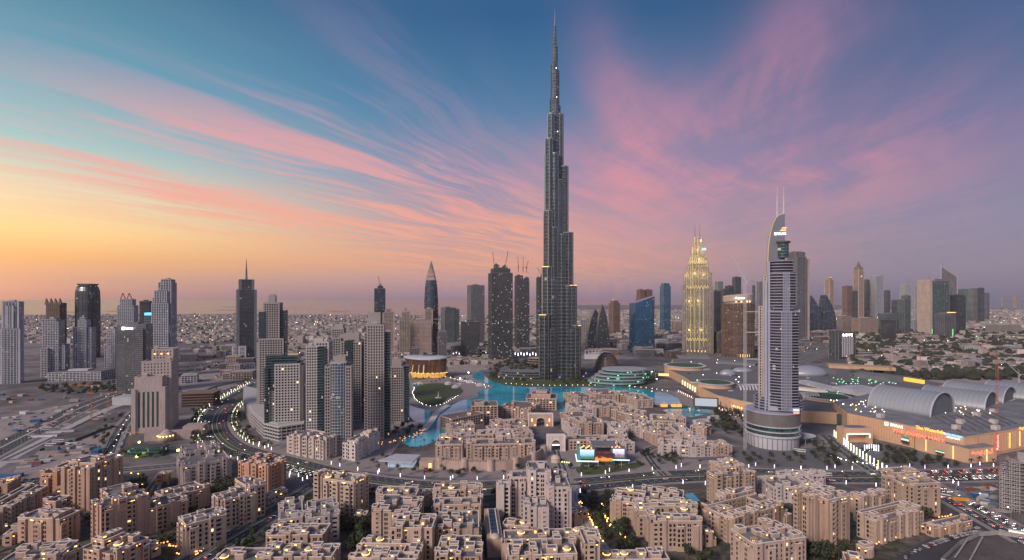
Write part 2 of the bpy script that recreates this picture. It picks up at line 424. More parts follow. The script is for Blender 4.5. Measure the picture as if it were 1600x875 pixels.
        s.w.quad(P(0,zp), P(L,zp), P(L,z1), P(0,z1))
    def finish(s, parapet=1.0, boxes=3, domes=0, acs=4, lamps=6, pavs=0, copm=M_cop, boxh=(2.6,4.2), maxwin=100, roofs=True, ylamp=None):
        g = s.rng
        for v in s.vols:
            x0,x1,y0,y1,z0,z1,style,kw = v
            s.face(v, (x0,y0), (x1,y0), 0, -1); s.face(v, (x1,y0), (x1,y1), 1, 0)
            s.face(v, (x1,y1), (x0,y1), 0, 1); s.face(v, (x0,y1), (x0,y0), -1, 0)
            s.w.quad((x0,y0,z1-.02),(x1,y0,z1-.02),(x1,y1,z1-.02),(x0,y1,z1-.02))
            if z0 > .5: s.w.quad((x0,y0,z0),(x0,y1,z0),(x1,y1,z0),(x1,y0,z0))
            if roofs: s.roof.box(x0+.35, x1-.35, y0+.35, y1-.35, z1-.02, z1+.12)
            if parapet > 0 and x1-x0 > 2 and y1-y0 > 2:
                t_ = .3
                for (a,b,c,d) in ((x0,x1,y0,y0+t_),(x0,x1,y1-t_,y1),(x0,x0+t_,y0+t_,y1-t_),(x1-t_,x1,y0+t_,y1-t_)):
                    if s.inside((a+b)/2, (c+d)/2, z1+.3, v): continue
                    s.par.box(a, b, c, d, z1, z1+parapet)
                    s.cop.box(a-.2, b+.2, c-.2, d+.2, z1+parapet, z1+parapet+.28)
        s.w.build('wall', s.wallm, s.root); s.roof.build('roof', s.roofm, s.root)
        if s.par.v: s.par.build('parapet', s.wallm, s.root); s.cop.build('coping', copm, s.root)
        s.wins.sort(key=lambda q: q[0])
        NWIN[0] += min(len(s.wins), maxwin)
        for (_, q, ww, hh, a) in s.wins[:maxwin]:
            put('window', ub(s.winm), s.root, q, a, (ww, .06, hh))
        if len(s.wins) > maxwin:
            m = MB()
            for (_, q, ww, hh, a) in s.wins[maxwin:]:
                ux, uy = math.cos(a)*ww/2, math.sin(a)*ww/2; nx, ny = math.sin(a)*.03, -math.cos(a)*.03
                k = len(m.v)
                for zz in (-hh/2, hh/2):
                    for (sa, sb) in ((-1,1),(1,1),(1,-1),(-1,-1)): m.v.append((q[0]+ux*sa+nx*sb, q[1]+uy*sa+ny*sb, q[2]+zz))
                m.f += [(k,k+1,k+5,k+4),(k+1,k+2,k+6,k+5),(k+2,k+3,k+7,k+6),(k+3,k,k+4,k+7),(k+4,k+5,k+6,k+7),(k,k+3,k+2,k+1)]
            tag(m.build('window', s.winm, s.root), kind='stuff')
        s.balcs.sort(key=lambda q: q[0])
        for (_, q, ww, a) in s.balcs[:60]:
            put('balcony', ub(s.wallm), s.root, (q[0], q[1], q[2]), a, (ww, .4, .75))
        # rooftop furniture
        big = [v for v in s.vols if (v[1]-v[0]) > 5 and (v[3]-v[2]) > 5] or s.vols
        areas = [(v[1]-v[0])*(v[3]-v[2]) for v in big]
        used = []
        def spot(hw, hd):
            for _ in range(12):
                v = g.choices(big, areas)[0]
                if v[1]-v[0] < 2*hw+1.2 or v[3]-v[2] < 2*hd+1.2: continue
                x = g.uniform(v[0]+hw+.6, v[1]-hw-.6); y = g.uniform(v[2]+hd+.6, v[3]-hd-.6)
                if s.inside(x, y, v[5]+.2, v): continue
                if any(abs(x-a) < hw+b+.2 and abs(y-c) < hd+d+.2 for a,b,c,d in used): continue
                used.append((x, hw, y, hd)); return x, y, v[5]+.12
            return None
        for i in range(domes):
            p = spot(2.3, 2.3)
            if p:
                put('drum', DRUM, s.root, p, 0, (2.1,2.1,1.8)); o = put('dome', DOME, s.root, (p[0],p[1],p[2]+1.8), 0, (2.3,2.3,2.1))
                put('dome_light', DOME_RING, o)
        for i in range(boxes):
            a, b_ = g.uniform(1.6,3.4), g.uniform(1.6,3.2); p = spot(a, b_)
            if p:
                h = g.uniform(*boxh); put('roof_box', rbox(s.wallm), s.root, p, 0, (2*a,2*b_,h))
                if g.random() < .3 and lamps: put('wall_light', ub(ylamp or M_ylw), s.root, (p[0]+g.uniform(-.5,.5)*a, p[1]-b_-.12, p[2]+h*.7), 0, (g.uniform(.6,2.0), .2, g.uniform(.25,.5)))
        for i in range(pavs):
            p = spot(1.6, 1.6)
            if p:
                if s.wallm.name not in PAV: PAV[s.wallm.name] = bmesh_of(pav_fn, s.wallm, 'pavilion')
                put('roof_pavilion', PAV[s.wallm.name], s.root, p, 0, (3.2,3.2,3.4))
                put('wall_light', ub(M_org), s.root, (p[0],p[1],p[2]+.9), 0, (1.4,1.4,1.2))
        for i in range(acs):
            p = spot(1.0, .7)
            if p: put('air_conditioner', AC, s.root, p, g.choice([0, R(90)]))
        for i in range(int(lamps*.75)):
            v = g.choices(big, areas)[0]
            if g.random() < .6: x = g.uniform(v[0]+1, v[1]-1); y = v[2]-.12; a = 0
            else: y = g.uniform(v[2]+1, v[3]-1); x = (v[0]-.12) if s.facing(v[0], y, -1, 0) > 0 else v[1]+.12; a = R(90)
            if s.inside(x, y, v[5]-.5, v): continue
            put('wall_light', ub(g.choice([ylamp or M_ylw, ylamp or M_ylw, M_yls, M_org])), s.root, (x, y, v[5]-g.uniform(.2,.9)), a, (g.uniform(.5,1.8), .18, .24))
        return s.root

def quadframe(view, N_, R_, B_, h):
    Nn, Rr, Bb = (G(*zc(view, *p), z=h) for p in (N_, R_, B_))
    u = (Rr-Nn); u.z = 0; w_ = u.length; u.normalize(); v = Vector((-u.y, u.x, 0))
    return Nn, u, v, w_, max(4.0, (Bb-Nn).dot(v)), (Bb-Nn).dot(u)

def fitbox(xl, xr, yb, rot, ratio=1.0):
    """footprint whose outline spans picture columns xl..xr and whose nearest corner stands on row yb"""
    D = depth(yb); w_ = (xr-xl)/F*D; cx = ((xl+xr)/2-800)/F*D; cy = D+w_/2
    c, q = math.cos(rot), math.sin(rot)
    for _ in range(25):
        d_ = w_*ratio
        pts = [(cx+c*a-q*b, cy+q*a+c*b) for a, b in ((-w_/2,-d_/2),(w_/2,-d_/2),(w_/2,d_/2),(-w_/2,d_/2))]
        cols = [800+F*x/y for x, y in pts]; lo, hi = min(cols), max(cols); near = min(p[1] for p in pts)
        w_ *= 1+.8*((xr-xl)/(hi-lo)-1); cy += D-near; cx += ((xl+xr)/2-(lo+hi)/2)/F*cy
    return cx, cy, w_, w_*ratio

def lattice(gl, fr, x0, x1, y0, y1, z0, z1, fl=3.8, sx=6, ring=1.1, pier=1.1, corner=0, p=.35):
    gl.box(x0, x1, y0, y1, z0, z1)
    if ring:
        n = max(1, round((z1-z0)/fl))
        for i in range(n+1):
            z = z0+i*(z1-z0)/n; fr.box(x0-p, x1+p, y0-p, y1+p, z-ring/2 if i else z, z+ring/2)
    if pier:
        for (L, fn) in ((x1-x0, 0), (y1-y0, 1)):
            n = max(1, round(L/sx))
            for i in range(n+1):
                u = i*L/n-pier/2; u = max(0, min(L-pier, u))
                if corner and (i == 0): pass
                e = p+.12
                if fn == 0:
                    fr.box(x0+u, x0+u+pier, y0-e, y0+.1, z0, z1+.3); fr.box(x0+u, x0+u+pier, y1-.1, y1+e, z0, z1+.3)
                else:
                    fr.box(x0-e, x0+.1, y0+u, y0+u+pier, z0, z1+.3); fr.box(x1-.1, x1+e, y0+u, y0+u+pier, z0, z1+.3)
    if corner:
        e = p+.2
        for a in (x0-e, x1+e-corner):
            for b in (y0-e, y1+e-corner): fr.box(a, a+corner, b, b+corner, z0, z1+.5)

def tower(label, xl, xr, yb, rot, ratio, vols, frame=None, glass=None, roofm=M_roof, fl=3.8, sx=6, ring=1.1, pier=1.1, corner=0, name='office_tower', cat='tower', p=.35, group=None, plant=True):
    """vols: (fx0, fx1, fy0, fy1, top row) in fractions of the footprint; y fraction 0 = nearest side"""
    rot = R(rot); cx, cy, w_, d_ = fitbox(xl, xr, yb, rot, ratio)
    root = thing(name, label, cat, (cx, cy, 0), rot, group)
    gl, fr, rf, pl = MB(), MB(), MB(), MB(); e = 0
    for v in vols:
        fx0, fx1, fy0, fy1, yt = v[:5]; z1 = ztop(yt, cy-d_*.3) if yt > 0 else -yt
        z0 = v[5] if len(v) > 5 else 0
        x0, x1, y0, y1 = (fx0-.5)*w_-e, (fx1-.5)*w_+e, (fy0-.5)*d_-e, (fy1-.5)*d_+e; e += .021
        lattice(gl, fr, x0, x1, y0, y1, z0, z1, fl, sx, ring, pier, corner, p)
        rf.box(x0+.3, x1-.3, y0+.3, y1-.3, z1+ring/2+.01, z1+ring/2+.9)
        if plant:
            a, b = (x1-x0), (y1-y0)
            pl.box(x0+a*.28, x0+a*.66, y0+b*.3, y0+b*.72, z1+ring/2+.9, z1+ring/2+4.2)
    gl.build('glazing', glass, root); fr.build('frame', frame, root); rf.build('roof', roofm, root); pl.build('plant_room', frame or roofm, root)
    root['dims'] = (w_, d_)
    return root, w_, d_, cy
# ------------------------------------------------------------------ old quarter: apartment blocks
FOOT = []     # world footprints, kept free of trees and cars
def block(label, wall, view, wings, name='apartment_block', cat='apartment block', group=None, fl=3.3, style='res', win=None, kw=None, roofm=M_roof, court=None, bays=True, **fin):
    Nn, u, v, w0, d0, _ = quadframe(view, *wings[0][:3], wings[0][3])
    rot = math.atan2(u.y, u.x)
    b = Bld(name, label, cat, Nn.x, Nn.y, rot, group, wall, win or M_win, roofm, fl)
    for i, wg in enumerate(wings):
        h = wg[3]; st = wg[4] if len(wg) > 4 else style
        A, Rr, Bb = (G(*zc(view, *p), z=h) for p in wg[:3])
        loc = lambda P: ((P-Nn).dot(u), (P-Nn).dot(v))
        a, r, k = loc(A), loc(Rr), loc(Bb)
        x0, x1 = (a[0], r[0]) if i == 0 else (a[0], max(r[0], a[0]+3))
        y0 = a[1]; y1 = max(k[1], y0+4)
        if court and i == 0:                                    # four wings round an open court
            W_, D_ = x1-x0, y1-y0; c0, c1, e0, e1 = court
            for (p, q, r_, t_, dh) in ((0,1,0,e0,0), (0,1,e1,1,1.4), (0,c0,e0,e1,-.6), (c1,1,e0,e1,.7)):
                b.vol(x0+p*W_, x0+q*W_, y0+r_*D_, y0+t_*D_, 0, h+dh, st, **(kw or {}))
        else: b.vol(x0, x1, y0, y1, 0, h, st, **(kw or {}))
        if bays and st == 'res':                                # projecting bays and corner turrets
            g = b.rng
            for (L, side) in ((x1-x0, 0), (y1-y0, 1), (y1-y0, 2)):
                p = g.uniform(0, 4)
                while p < L-4:
                    bw = g.choice([3.4, 4.2, 5.2]); bd = g.choice([.8, 1.2, 1.8]); bh = h+g.choice([-3.4, -3.2, -.9, .7, 1.1, 1.6, 2.2])
                    q = min(p+bw, L)
                    if side == 0: b.vol(x0+p, x0+q, y0-bd, y0+2.2, 0, bh, st)
                    elif side == 1: b.vol(x0-bd, x0+2.2, y0+p, y0+q, 0, bh, st)
                    else: b.vol(x1-2.2, x1+bd, y0+p, y0+q, 0, bh, st)
                    p = q+g.uniform(3.5, 8.5)
        for (p, q) in ((x0,y0),(x1,y0),(x1,y1),(x0,y1),((x0+x1)/2,(y0+y1)/2)): FOOT.append((Nn.x+u.x*p+v.x*q, Nn.y+u.y*p+v.y*q, max(x1-x0, y1-y0)*.5+1))
    b.finish(**fin); return b
S, K, O, Wt, Pl = M_sand, M_pink, M_orange, M_white, M_pale
# view a: west corner
block('six-storey orange-lit block beside the taller pink block by the sandy lot', O, 'a', [((305,245),(600,238),(350,165),20), ((420,190),(600,185),(430,145),23)], lamps=14, boxes=4, domes=1, ylamp=M_org)
block('ten-storey pink block with gold roof lights, just behind the low terraces at the west', K, 'a', [((655,212),(905,125),(612,150),34), ((700,170),(850,120),(690,105),37)], lamps=12, boxes=3)
block('cream terrace with yellow roof lights at the western edge of the quarter', S, 'a', [((60,500),(355,330),(0,440),17), ((-60,560),(90,470),(-120,480),15)], court=(.3,.7,.4,.7), lamps=12, boxes=6)
block('long five-storey block with a raised central roof, west of the tallest pink block', K, 'a', [((130,570),(440,585),(180,500),19), ((330,450),(520,410),(320,400),22), ((430,590),(640,510),(420,540),17)], lamps=10, boxes=6, acs=6)
block('nine-storey pink block with stacked corner balconies above the palm court', K, 'a', [((748,492),(1098,400),(640,462),29), ((800,400),(1060,370),(790,350),32)], lamps=14, boxes=5)
block('five-storey block with a lit curved roof ring, south of the nine-storey pink block', K, 'a', [((850,835),(1100,720),(590,800),20), ((770,745),(960,690),(775,690),24)], lamps=16, boxes=4, domes=1)
block('low flat-roofed block cut by the southern frame edge at the west corner', S, 'a', [((20,885),(430,850),(60,780),12)], lamps=8, boxes=6)
block('low cream wing beside the palm court with tiny lit lanterns', S, 'a', [((440,850),(620,790),(420,750),9)], lamps=6, boxes=3, acs=2)
block('mid-rise terrace with gold cornice lamps behind the street of shops', K, 'a', [((1110,510),(1385,430),(1110,440),18), ((1240,430),(1530,345),(1190,370),15)], lamps=16, boxes=7, acs=5)
block('small arcaded pavilion with gold lamps beside the quarter entrance loop', O, 'a', [((1150,262),(1232,255),(1160,232),8)], lamps=8, boxes=1, domes=1, acs=0)
block('small pink gatehouse at the western frame edge', K, 'a', [((-60,330),(55,320),(-40,280),9)], lamps=0, boxes=1, domes=1, acs=0)
# view b
block('pale lilac block with dark stair slots above the dark trees', Pl, 'b', [((72,195),(425,135),(10,130),21), ((90,95),(350,55),(60,40),24)], lamps=3, boxes=5, copm=M_white, acs=6)
block('eight-storey orange block with fairy-lit cornice at the road junction', O, 'b', [((705,190),(838,135),(522,150),28), ((640,140),(760,115),(650,98),31)], lamps=22, boxes=3, ylamp=M_org)
block('stepped pink terrace lining the dark avenue, three roof levels', S, 'b', [((560,352),(682,322),(492,275),25), ((360,450),(580,370),(290,400),22), ((100,630),(335,500),(-80,600),20)], lamps=16, boxes=9, acs=8)
block('cluster of boxy cream roofs east of the dark avenue', Pl, 'b', [((790,590),(960,565),(870,440),17), ((1000,580),(1212,480),(1000,450),18)], lamps=3, boxes=10, acs=8)
block('cream block with railed terraces east of the avenue, south of the boxy roofs', S, 'b', [((690,705),(1105,700),(720,620),18)], lamps=2, boxes=8, acs=6)
block('low block with two gold-lit drums at the southern edge beside the avenue', S, 'b', [((280,900),(700,895),(360,800),12), ((640,870),(1170,865),(800,770),18)], lamps=12, boxes=9, domes=3)
block('eight-storey cream block with domed corner tower beside the boulevard', S, 'b', [((1335,310),(1435,255),(1085,262),28), ((1100,255),(1230,250),(1110,215),31)], lamps=18, boxes=4, domes=2)
# view c
block('curved U-shaped cream block facing the planted court', S, 'c', [((205,520),(335,520),(230,400),21), ((230,400),(530,380),(260,340),18), ((340,540),(550,470),(400,420),19)], lamps=6, boxes=8, pavs=1, domes=1)
block('cream court block with three amber roof lanterns, close to the boulevard', S, 'c', [((650,480),(1000,470),(700,350),14), ((650,370),(1000,355),(680,320),16)], court=(.5,.78,.4,.75), lamps=6, boxes=8, pavs=2, domes=1)
block('seven-storey cream block with flat railed roofs in the middle of the quarter', S, 'c', [((335,650),(640,648),(410,545),24)], lamps=4, boxes=6, pavs=1)
block('cream block with grey roof decks west of the glazed arcade', S, 'c', [((668,650),(985,640),(690,530),19)], lamps=4, boxes=6, pavs=1, acs=7)
block('low block with a gold corner dome at the southern edge, beside the big trees', S, 'c', [((40,870),(520,880),(150,740),14)], court=(.5,.75,.3,.7), lamps=8, boxes=9, domes=2, acs=7)
block('cream block with a grey zig-zag roof and open stair tower, south of the arcade', S, 'c', [((665,850),(985,850),(668,705),17)], lamps=8, boxes=6, pavs=1)
# arcade with glass roof
def arcade():
    Nn, u, v, w_, d_, _ = quadframe('c', (1048,730), (1165,725), (1022,495), 12)
    rot = math.atan2(u.y, u.x); root = thing('shopping_arcade', 'narrow arcade with a ribbed glass roof and a white dome at its end', 'arcade', (Nn.x, Nn.y, 0), rot)
    b = MB(); b.box(0,w_,0,d_,0,12); b.build('wall', S, root)
    g = MB(); f = MB()
    for i in range(6):
        y = d_*.16+i*d_*.13; g.box(w_*.28, w_*.72, y, y+d_*.11, 12.05, 13.2)
    f.box(w_*.22, w_*.28, d_*.14, d_*.94, 12.05, 13.4); f.box(w_*.72, w_*.78, d_*.14, d_*.94, 12.05, 13.4)
    g.build('skylight', M_win2, root); f.build('skylight_kerb', M_cop, root)
    put('dome', DOME, root, (w_*.5, 4.5, 12), 0, (3.8,3.8,2.6))
    for i in range(5): put('wall_light', ub(M_yls), root, (w_+.15, 6+i*7, 9), R(90), (.9,.2,.4))
    FOOT.append((Nn.x+u.x*6, Nn.y+20, 22))
arcade()
# view d: pale hotel
block('tall pale hotel with stepped wings and dark-railed roofs above a blue pool', M_white, 'd', [((500,345),(668,342),(480,215),33), ((372,240),(505,235),(372,155),40), ((218,272),(380,268),(235,225),31), ((140,335),(220,333),(150,300),27), ((350,500),(505,500),(400,370),22)], lamps=2, boxes=7, acs=8, fl=3.4, copm=M_pale)
block('low cream club house with a white drum beside the hotel pool', S, 'd', [((165,620),(360,640),(180,575),9)], lamps=2, boxes=1, domes=1, acs=2)
block('broad cream block with lit roof drums at the southern edge below the hotel', S, 'd', [((180,720),(770,705),(200,665),19), ((400,850),(720,850),(420,730),21), ((215,860),(400,850),(220,770),17), ((775,760),(850,690),(700,660),25)], lamps=14, boxes=9, domes=3, acs=8, pavs=1)
block('low roofs with two gold domes beside the planted garden at the southern edge', S, 'd', [((870,885),(1400,880),(880,815),12)], lamps=6, boxes=5, domes=2, acs=4)
block('long gold-lamped terrace between the boulevard and the garden court', S, 'd', [((975,440),(1200,470),(940,350),17), ((1180,425),(1500,420),(1010,310),16)], court=(.3,.8,.4,.75), lamps=20, boxes=10, domes=1, acs=6)
# view e
block('six-storey courtyard block with a gold-lit drum beside the garden', S, 'e', [((100,600),(457,598),(95,480),20), ((-10,520),(110,600),(-40,440),18), ((200,490),(430,500),(210,445),21)], court=(.2,.62,.35,.8), lamps=5, boxes=8, domes=2, acs=6)
block('eight-storey cream block with gold eaves lamps beside the boulevard bend', S, 'e', [((560,262),(850,240),(470,225),26), ((600,200),(760,190),(590,150),29)], lamps=12, boxes=5, acs=4)
block('diamond-shaped courtyard block with a grey roof and arcaded top gallery', S, 'e', [((688,580),(1056,478),(440,475),18), ((620,420),(830,370),(580,390),21)], court=(.28,.78,.38,.78), lamps=6, boxes=10, acs=7)
block('wide cream block with scattered roof tanks in the south of the quarter', S, 'e', [((845,770),(1228,718),(562,668),20), ((940,620),(1020,640),(960,580),24)], lamps=6, boxes=9, acs=12, pavs=1)
block('tallest cream slab of the quarter with long vertical balcony stacks', S, 'e', [((1268,432),(1372,412),(1130,400),35), ((1392,442),(1630,440),(1340,345),35), ((1180,375),(1300,360),(1190,350),38)], lamps=8, boxes=7, acs=6, win=M_win)
block('pale low terrace with jagged roofs behind the tallest cream slab', Pl, 'e', [((990,345),(1350,335),(950,262),13), ((1060,260),(1390,262),(1070,225),13)], lamps=8, boxes=12, acs=4)
block('lamp-lit court block with a raised grey roof ring beside the tree belt', S, 'f', [((480,595),(822,510),(355,530),16), ((360,430),(560,400),(340,400),19)], court=(.25,.75,.35,.75), lamps=8, boxes=8, acs=6)
block('eight-storey cream block nearest the jammed crossroads', S, 'f', [((688,325),(942,312),(468,255),26), ((600,240),(760,230),(600,200),29)], lamps=10, boxes=6, acs=4)
block('long low lamp-lit service wing beside the car park', K, 'f', [((905,655),(1180,592),(1090,552),5.5)], lamps=6, boxes=0, acs=3)
block('low yellow-walled house at the southern edge near the car park', O, 'f', [((240,880),(360,900),(250,830),7)], lamps=3, boxes=1, acs=0)

# ---- lake island: palace hotel, souk and houses
M_isl = pmat('souk_render', (.45,.345,.29), .9, .12, .06, worn=True)
block('palace hotel wing with dark sloping roof beside the lake channel', M_isl, 'm', [((560,560),(830,510),(640,500),17,'arch')], roofm=M_tile, lamps=2, boxes=1, acs=2, kw=dict(sp=4.2), parapet=.5)
block('palace hotel central pavilion with tiered roof and big arched recess', M_isl, 'm', [((722,452),(945,448),(760,410),24,'grid'), ((750,420),(830,420),(760,400),29,'plain')], roofm=M_tile, lamps=2, boxes=0, acs=2, parapet=.4, kw=dict(sp=5.2))
block('palace hotel eastern wing with gold-lit garden terrace', M_isl, 'm', [((950,460),(1200,480),(975,400),15)], roofm=M_tile, lamps=8, boxes=3, acs=2, parapet=.4)
block('palace hotel lakeside pavilion with a three-tier hipped roof', M_isl, 'm', [((1175,385),(1430,390),(1210,345),18,'arch'), ((1220,350),(1380,352),(1230,325),24,'plain'), ((1260,322),(1350,322),(1262,310),28,'plain')], roofm=M_tile, lamps=8, boxes=0, acs=0, parapet=.3, kw=dict(sp=5))
block('long arched row behind the crenellated wall beside the boulevard', M_isl, 'm', [((430,775),(650,770),(470,720),17), ((690,775),(1240,745),(700,730),16)], lamps=2, boxes=10, acs=6)
block('souk row with small pointed arches east of the white gate', M_isl, 'n', [((200,735),(700,725),(210,700),11,'arch')], lamps=3, boxes=3, acs=3, kw=dict(sp=4))
isl = [  # (view, N, R, B, h, descriptor)
 ('m',(560,640),(760,620),(600,590),13,'houses packed against the palace hotel wing, with a flat terrace'),
 ('m',(470,730),(560,725),(480,690),9,'small cube house at the tip of the channel'),
 ('m',(600,700),(760,690),(620,650),14,'stepped house with roof terraces behind the arched row'),
 ('m',(770,690),(910,690),(790,650),15,'house with a dark loggia in the middle of the channel quarter'),
 ('m',(930,600),(1010,590),(940,565),15,'lilac-walled house beside the gold garden wall'),
 ('m',(1020,620),(1190,610),(1060,560),16,'house with a grey sloping roof next to the round drum tower'),
 ('m',(930,700),(1080,695),(950,640),14,'house with bleached roof boxes behind the bastion wall'),
 ('m',(1090,700),(1240,690),(1110,640),14,'corner house above the road to the palace gate'),
 ('m',(880,650),(1000,640),(900,615),13,'small house squeezed between drum tower and loggia house'),
 ('n',(145,560),(235,640),(150,505),12,'green-roofed corner house west of the lake front'),
 ('n',(290,600),(495,590),(300,540),17,'tall house with a green glazed stair strip facing the gate'),
 ('n',(270,390),(420,380),(290,335),15,'lakefront house with a pierced white parapet'),
 ('n',(430,360),(620,355),(440,310),15,'lakefront house with three lanterns on its roof'),
 ('n',(640,370),(790,365),(640,330),12,'lakefront house with a blue awning'),
 ('n',(760,400),(905,395),(740,350),13,'lakefront house with rooms above the water at the east tip'),
 ('n',(450,460),(640,455),(460,400),14,'long house with an arcaded gallery, one row back from the lake'),
 ('n',(280,480),(440,470),(290,420),13,'house with broken roof levels, one row back from the lake at the west'),
 ('n',(650,480),(760,475),(650,430),12,'house with a plain cube roof room, one row back from the lake'),
 ('n',(230,560),(420,545),(240,500),14,'wide stepped house over the green-roofed corner house'),
 ('n',(500,590),(580,640),(500,520),13,'slim house beside the sunken pool court'),
 ('n',(560,690),(690,690),(570,640),12,'house beside the brick forecourt, south of the pool court'),
 ('n',(560,780),(745,770),(590,720),10,'low arched house behind the glowing screen pavilion'),
 ('n',(400,770),(560,765),(400,715),11,'arched row house next to the souk, west half'),
 ('n',(700,520),(850,500),(700,460),13,'house at the head of the garden steps'),
 ('n',(720,560),(860,560),(730,510),12,'house with a stepped white roofline along the garden steps'),
 ('n',(820,640),(970,620),(800,560),12,'house with arched top windows half way down the garden steps'),
 ('n',(890,570),(1090,580),(900,520),15,'warmly lit curved house with a long cornice above the steps'),
 ('n',(930,700),(1110,690),(920,640),12,'house with grey roof courts beside the lower steps'),
 ('n',(1080,560),(1180,560),(1060,510),14,'corner house nearest the small lagoon'),
 ('n',(1110,670),(1235,670),(1110,600),16,'tower-like house in the eastern lane'),
 ('n',(1130,730),(1340,720),(1150,680),10,'low house over the eastern lane wall'),
 ('n',(960,770),(1210,780),(960,730),12,'southern row house with seven dark bays beside the garden'),
 ('n',(1210,790),(1400,785),(1220,740),11,'southern row house, middle of the eastern row'),
 ('n',(1400,795),(1560,785),(1390,745),10,'southern row house at the eastern end by the trees'),
 ('n',(1210,620),(1330,640),(1190,580),9,'low house above the white curved terraces')]
for (vw, N_, R_, B_, h, lab) in isl:
    block(lab, M_isl if len(lab) % 3 else M_pale, vw, [(N_, R_, B_, h)], name='old_quarter_house', cat='house', group='houses of the old quarter on the lake island', boxes=5, acs=2, lamps=1, domes=1 if len(lab) % 7 == 0 else 0, fl=3.4, maxwin=60)

# low infill wings, court houses and terraces between the tall blocks
for lab, vw, N_, R_, B_, h in (
 ('low court house west of the palm court, flat roof with four roof cubes','a',(20,700),(110,690),(30,650),7),
 ('small terrace squeezed between the orange-lit block and the western terrace','a',(370,400),(560,385),(380,355),8),
 ('low garden wing below the stepped pink terrace at the lit yard','a',(1120,800),(1190,770),(1110,740),6),
 ('low cream house beside the clipped trees at the avenue bend','b',(700,420),(850,365),(690,385),6),
 ('small roof-terrace house east of the big planted court','c',(60,560),(140,560),(70,520),8),
 ('low link house between the court block and the boulevard','c',(560,400),(640,398),(565,365),9),
 ('small cubic house at the foot of the tall pale hotel','d',(670,560),(745,540),(680,490),8),
 ('garden house with one dome at the head of the garden walk','d',(760,520),(800,515),(765,490),6),
 ('low link wing between the garden court blocks','e',(440,690),(545,690),(440,640),8),
 ('low terrace house between diamond court and tallest slab','e',(1070,560),(1125,545),(1060,500),10),
 ('small lit house behind the court block by the tree belt','f',(300,420),(360,410),(300,385),12),
 ('low lantern-lit garden house beside the southern tree belt','f',(380,800),(450,790),(380,760),6)):
    block(lab, S if 'cream' in lab or 'low' in lab else K, vw, [(N_, R_, B_, h)], name='court_house', cat='house', boxes=4, acs=2, lamps=4, domes=1 if 'dome' in lab else 0)
# ------------------------------------------------------------------ towers
C_dk = curtain('curtain_dark', (.045,.055,.065), lit=.012)
C_gr = curtain('curtain_green', (.035,.085,.085), lit=.02)
C_bl = curtain('curtain_blue', (.03,.10,.17), lit=.02, metal=.5, rough=.1)
C_nv = curtain('curtain_navy', (.035,.055,.085), lit=.03, metal=.4)
C_gy = curtain('curtain_grey', (.12,.125,.13), lit=.012)
C_br = curtain('curtain_brown', (.10,.07,.055), lit=.015)
F_wh = pmat('frame_white', (.46,.46,.50), .7, .08, .05)
F_gy = pmat('frame_grey', (.17,.175,.19), .7, .1, .05)
F_dk = pmat('frame_dark', (.07,.07,.075), .6, .1, .05)
F_bg = pmat('frame_beige', (.42,.33,.28), .8, .1, .05)
F_br = pmat('frame_brown', (.20,.13,.105), .8, .1, .05)
F_gd = pmat('frame_gilt', (.33,.305,.27), .6, .1, .05)
def mast(root, x, y, z0, z1, r=1.0, name='mast', mat=None):
    b = MB(); b.cyl(x, y, z0, z0+(z1-z0)*.5, r, r*.7, 8); b.cyl(x, y, z0+(z1-z0)*.5, z1, r*.6, r*.15, 8); b.build(name, mat or F_gy, root)
def luffing_crane(root, x, y, z, h, ang, tilt, L, mat, name='roof_crane'):
    b = MB(); b.box(x-.9, x+.9, y-.9, y+.9, z, z+h); b.box(x-2, x+2, y-1.5, y+1.5, z+h, z+h+3)
    c, s_ = math.cos(ang), math.sin(ang); tip = (x+c*L*math.cos(tilt), y+s_*L*math.cos(tilt), z+h+L*math.sin(tilt)+2)
    b.bar((x, y, z+h+2), tip, .8); b.bar((x, y, z+h+2), (x-c*7, y-s_*7, z+h+4), 1.4); b.bar((x-c*3, y-s_*3, z+h+2), (x-c*4, y-s_*4, z+h+11), .5); b.bar((x-c*4, y-s_*4, z+h+11), tip, .2)
    return b.build(name, mat, root)
M_crane = pmat('crane_red', (.35,.10,.06), .6, .1, .3)
M_crw = pmat('crane_white', (.5,.5,.52), .6, .1, .3)
M_cry = pmat('crane_yellow', (.55,.25,.04), .6, .1, .3)

# west cluster, canal side
tower('slim pale tower with dark right edge at the western frame edge', 3, 37, 600, 22, .8, [(0,1,0,1,472),(-.02,1.12,-.15,.5,514),(.3,.7,-.1,.5,478)], F_wh, C_nv, sx=5, corner=3)
tower('white-balconied tower with stepped crown in front of the brown crowned tower', 66, 109, 590, 20, .8, [(0,.75,0,1,503),(.1,.6,.1,.9,499),(.0,.3,-.2,.8,544),(.7,1.02,.1,.9,540)], F_wh, C_nv, sx=5, ring=1.4)
r_, w_, d_, cy_ = tower('brown tower with a spiked crown behind the white-balconied tower', 72, 104, 562, 10, .9, [(0,1,0,1,474)], F_br, C_br, sx=5, plant=False)
b = MB()
for i in range(4):
    x = -w_/2+i*w_/3
    b.loft([[(x-w_*.13,-d_/2,ztop(476,cy_)),(x+w_*.13,-d_/2,ztop(476,cy_)),(x+w_*.13,-d_/2+8,ztop(476,cy_)),(x-w_*.13,-d_/2+8,ztop(476,cy_))],[(x-.6,-d_/2,ztop(466,cy_)),(x+.6,-d_/2,ztop(466,cy_)),(x+.6,-d_/2+3,ztop(466,cy_)),(x-.6,-d_/2+3,ztop(466,cy_))]])
b.build('crown', F_br, r_)
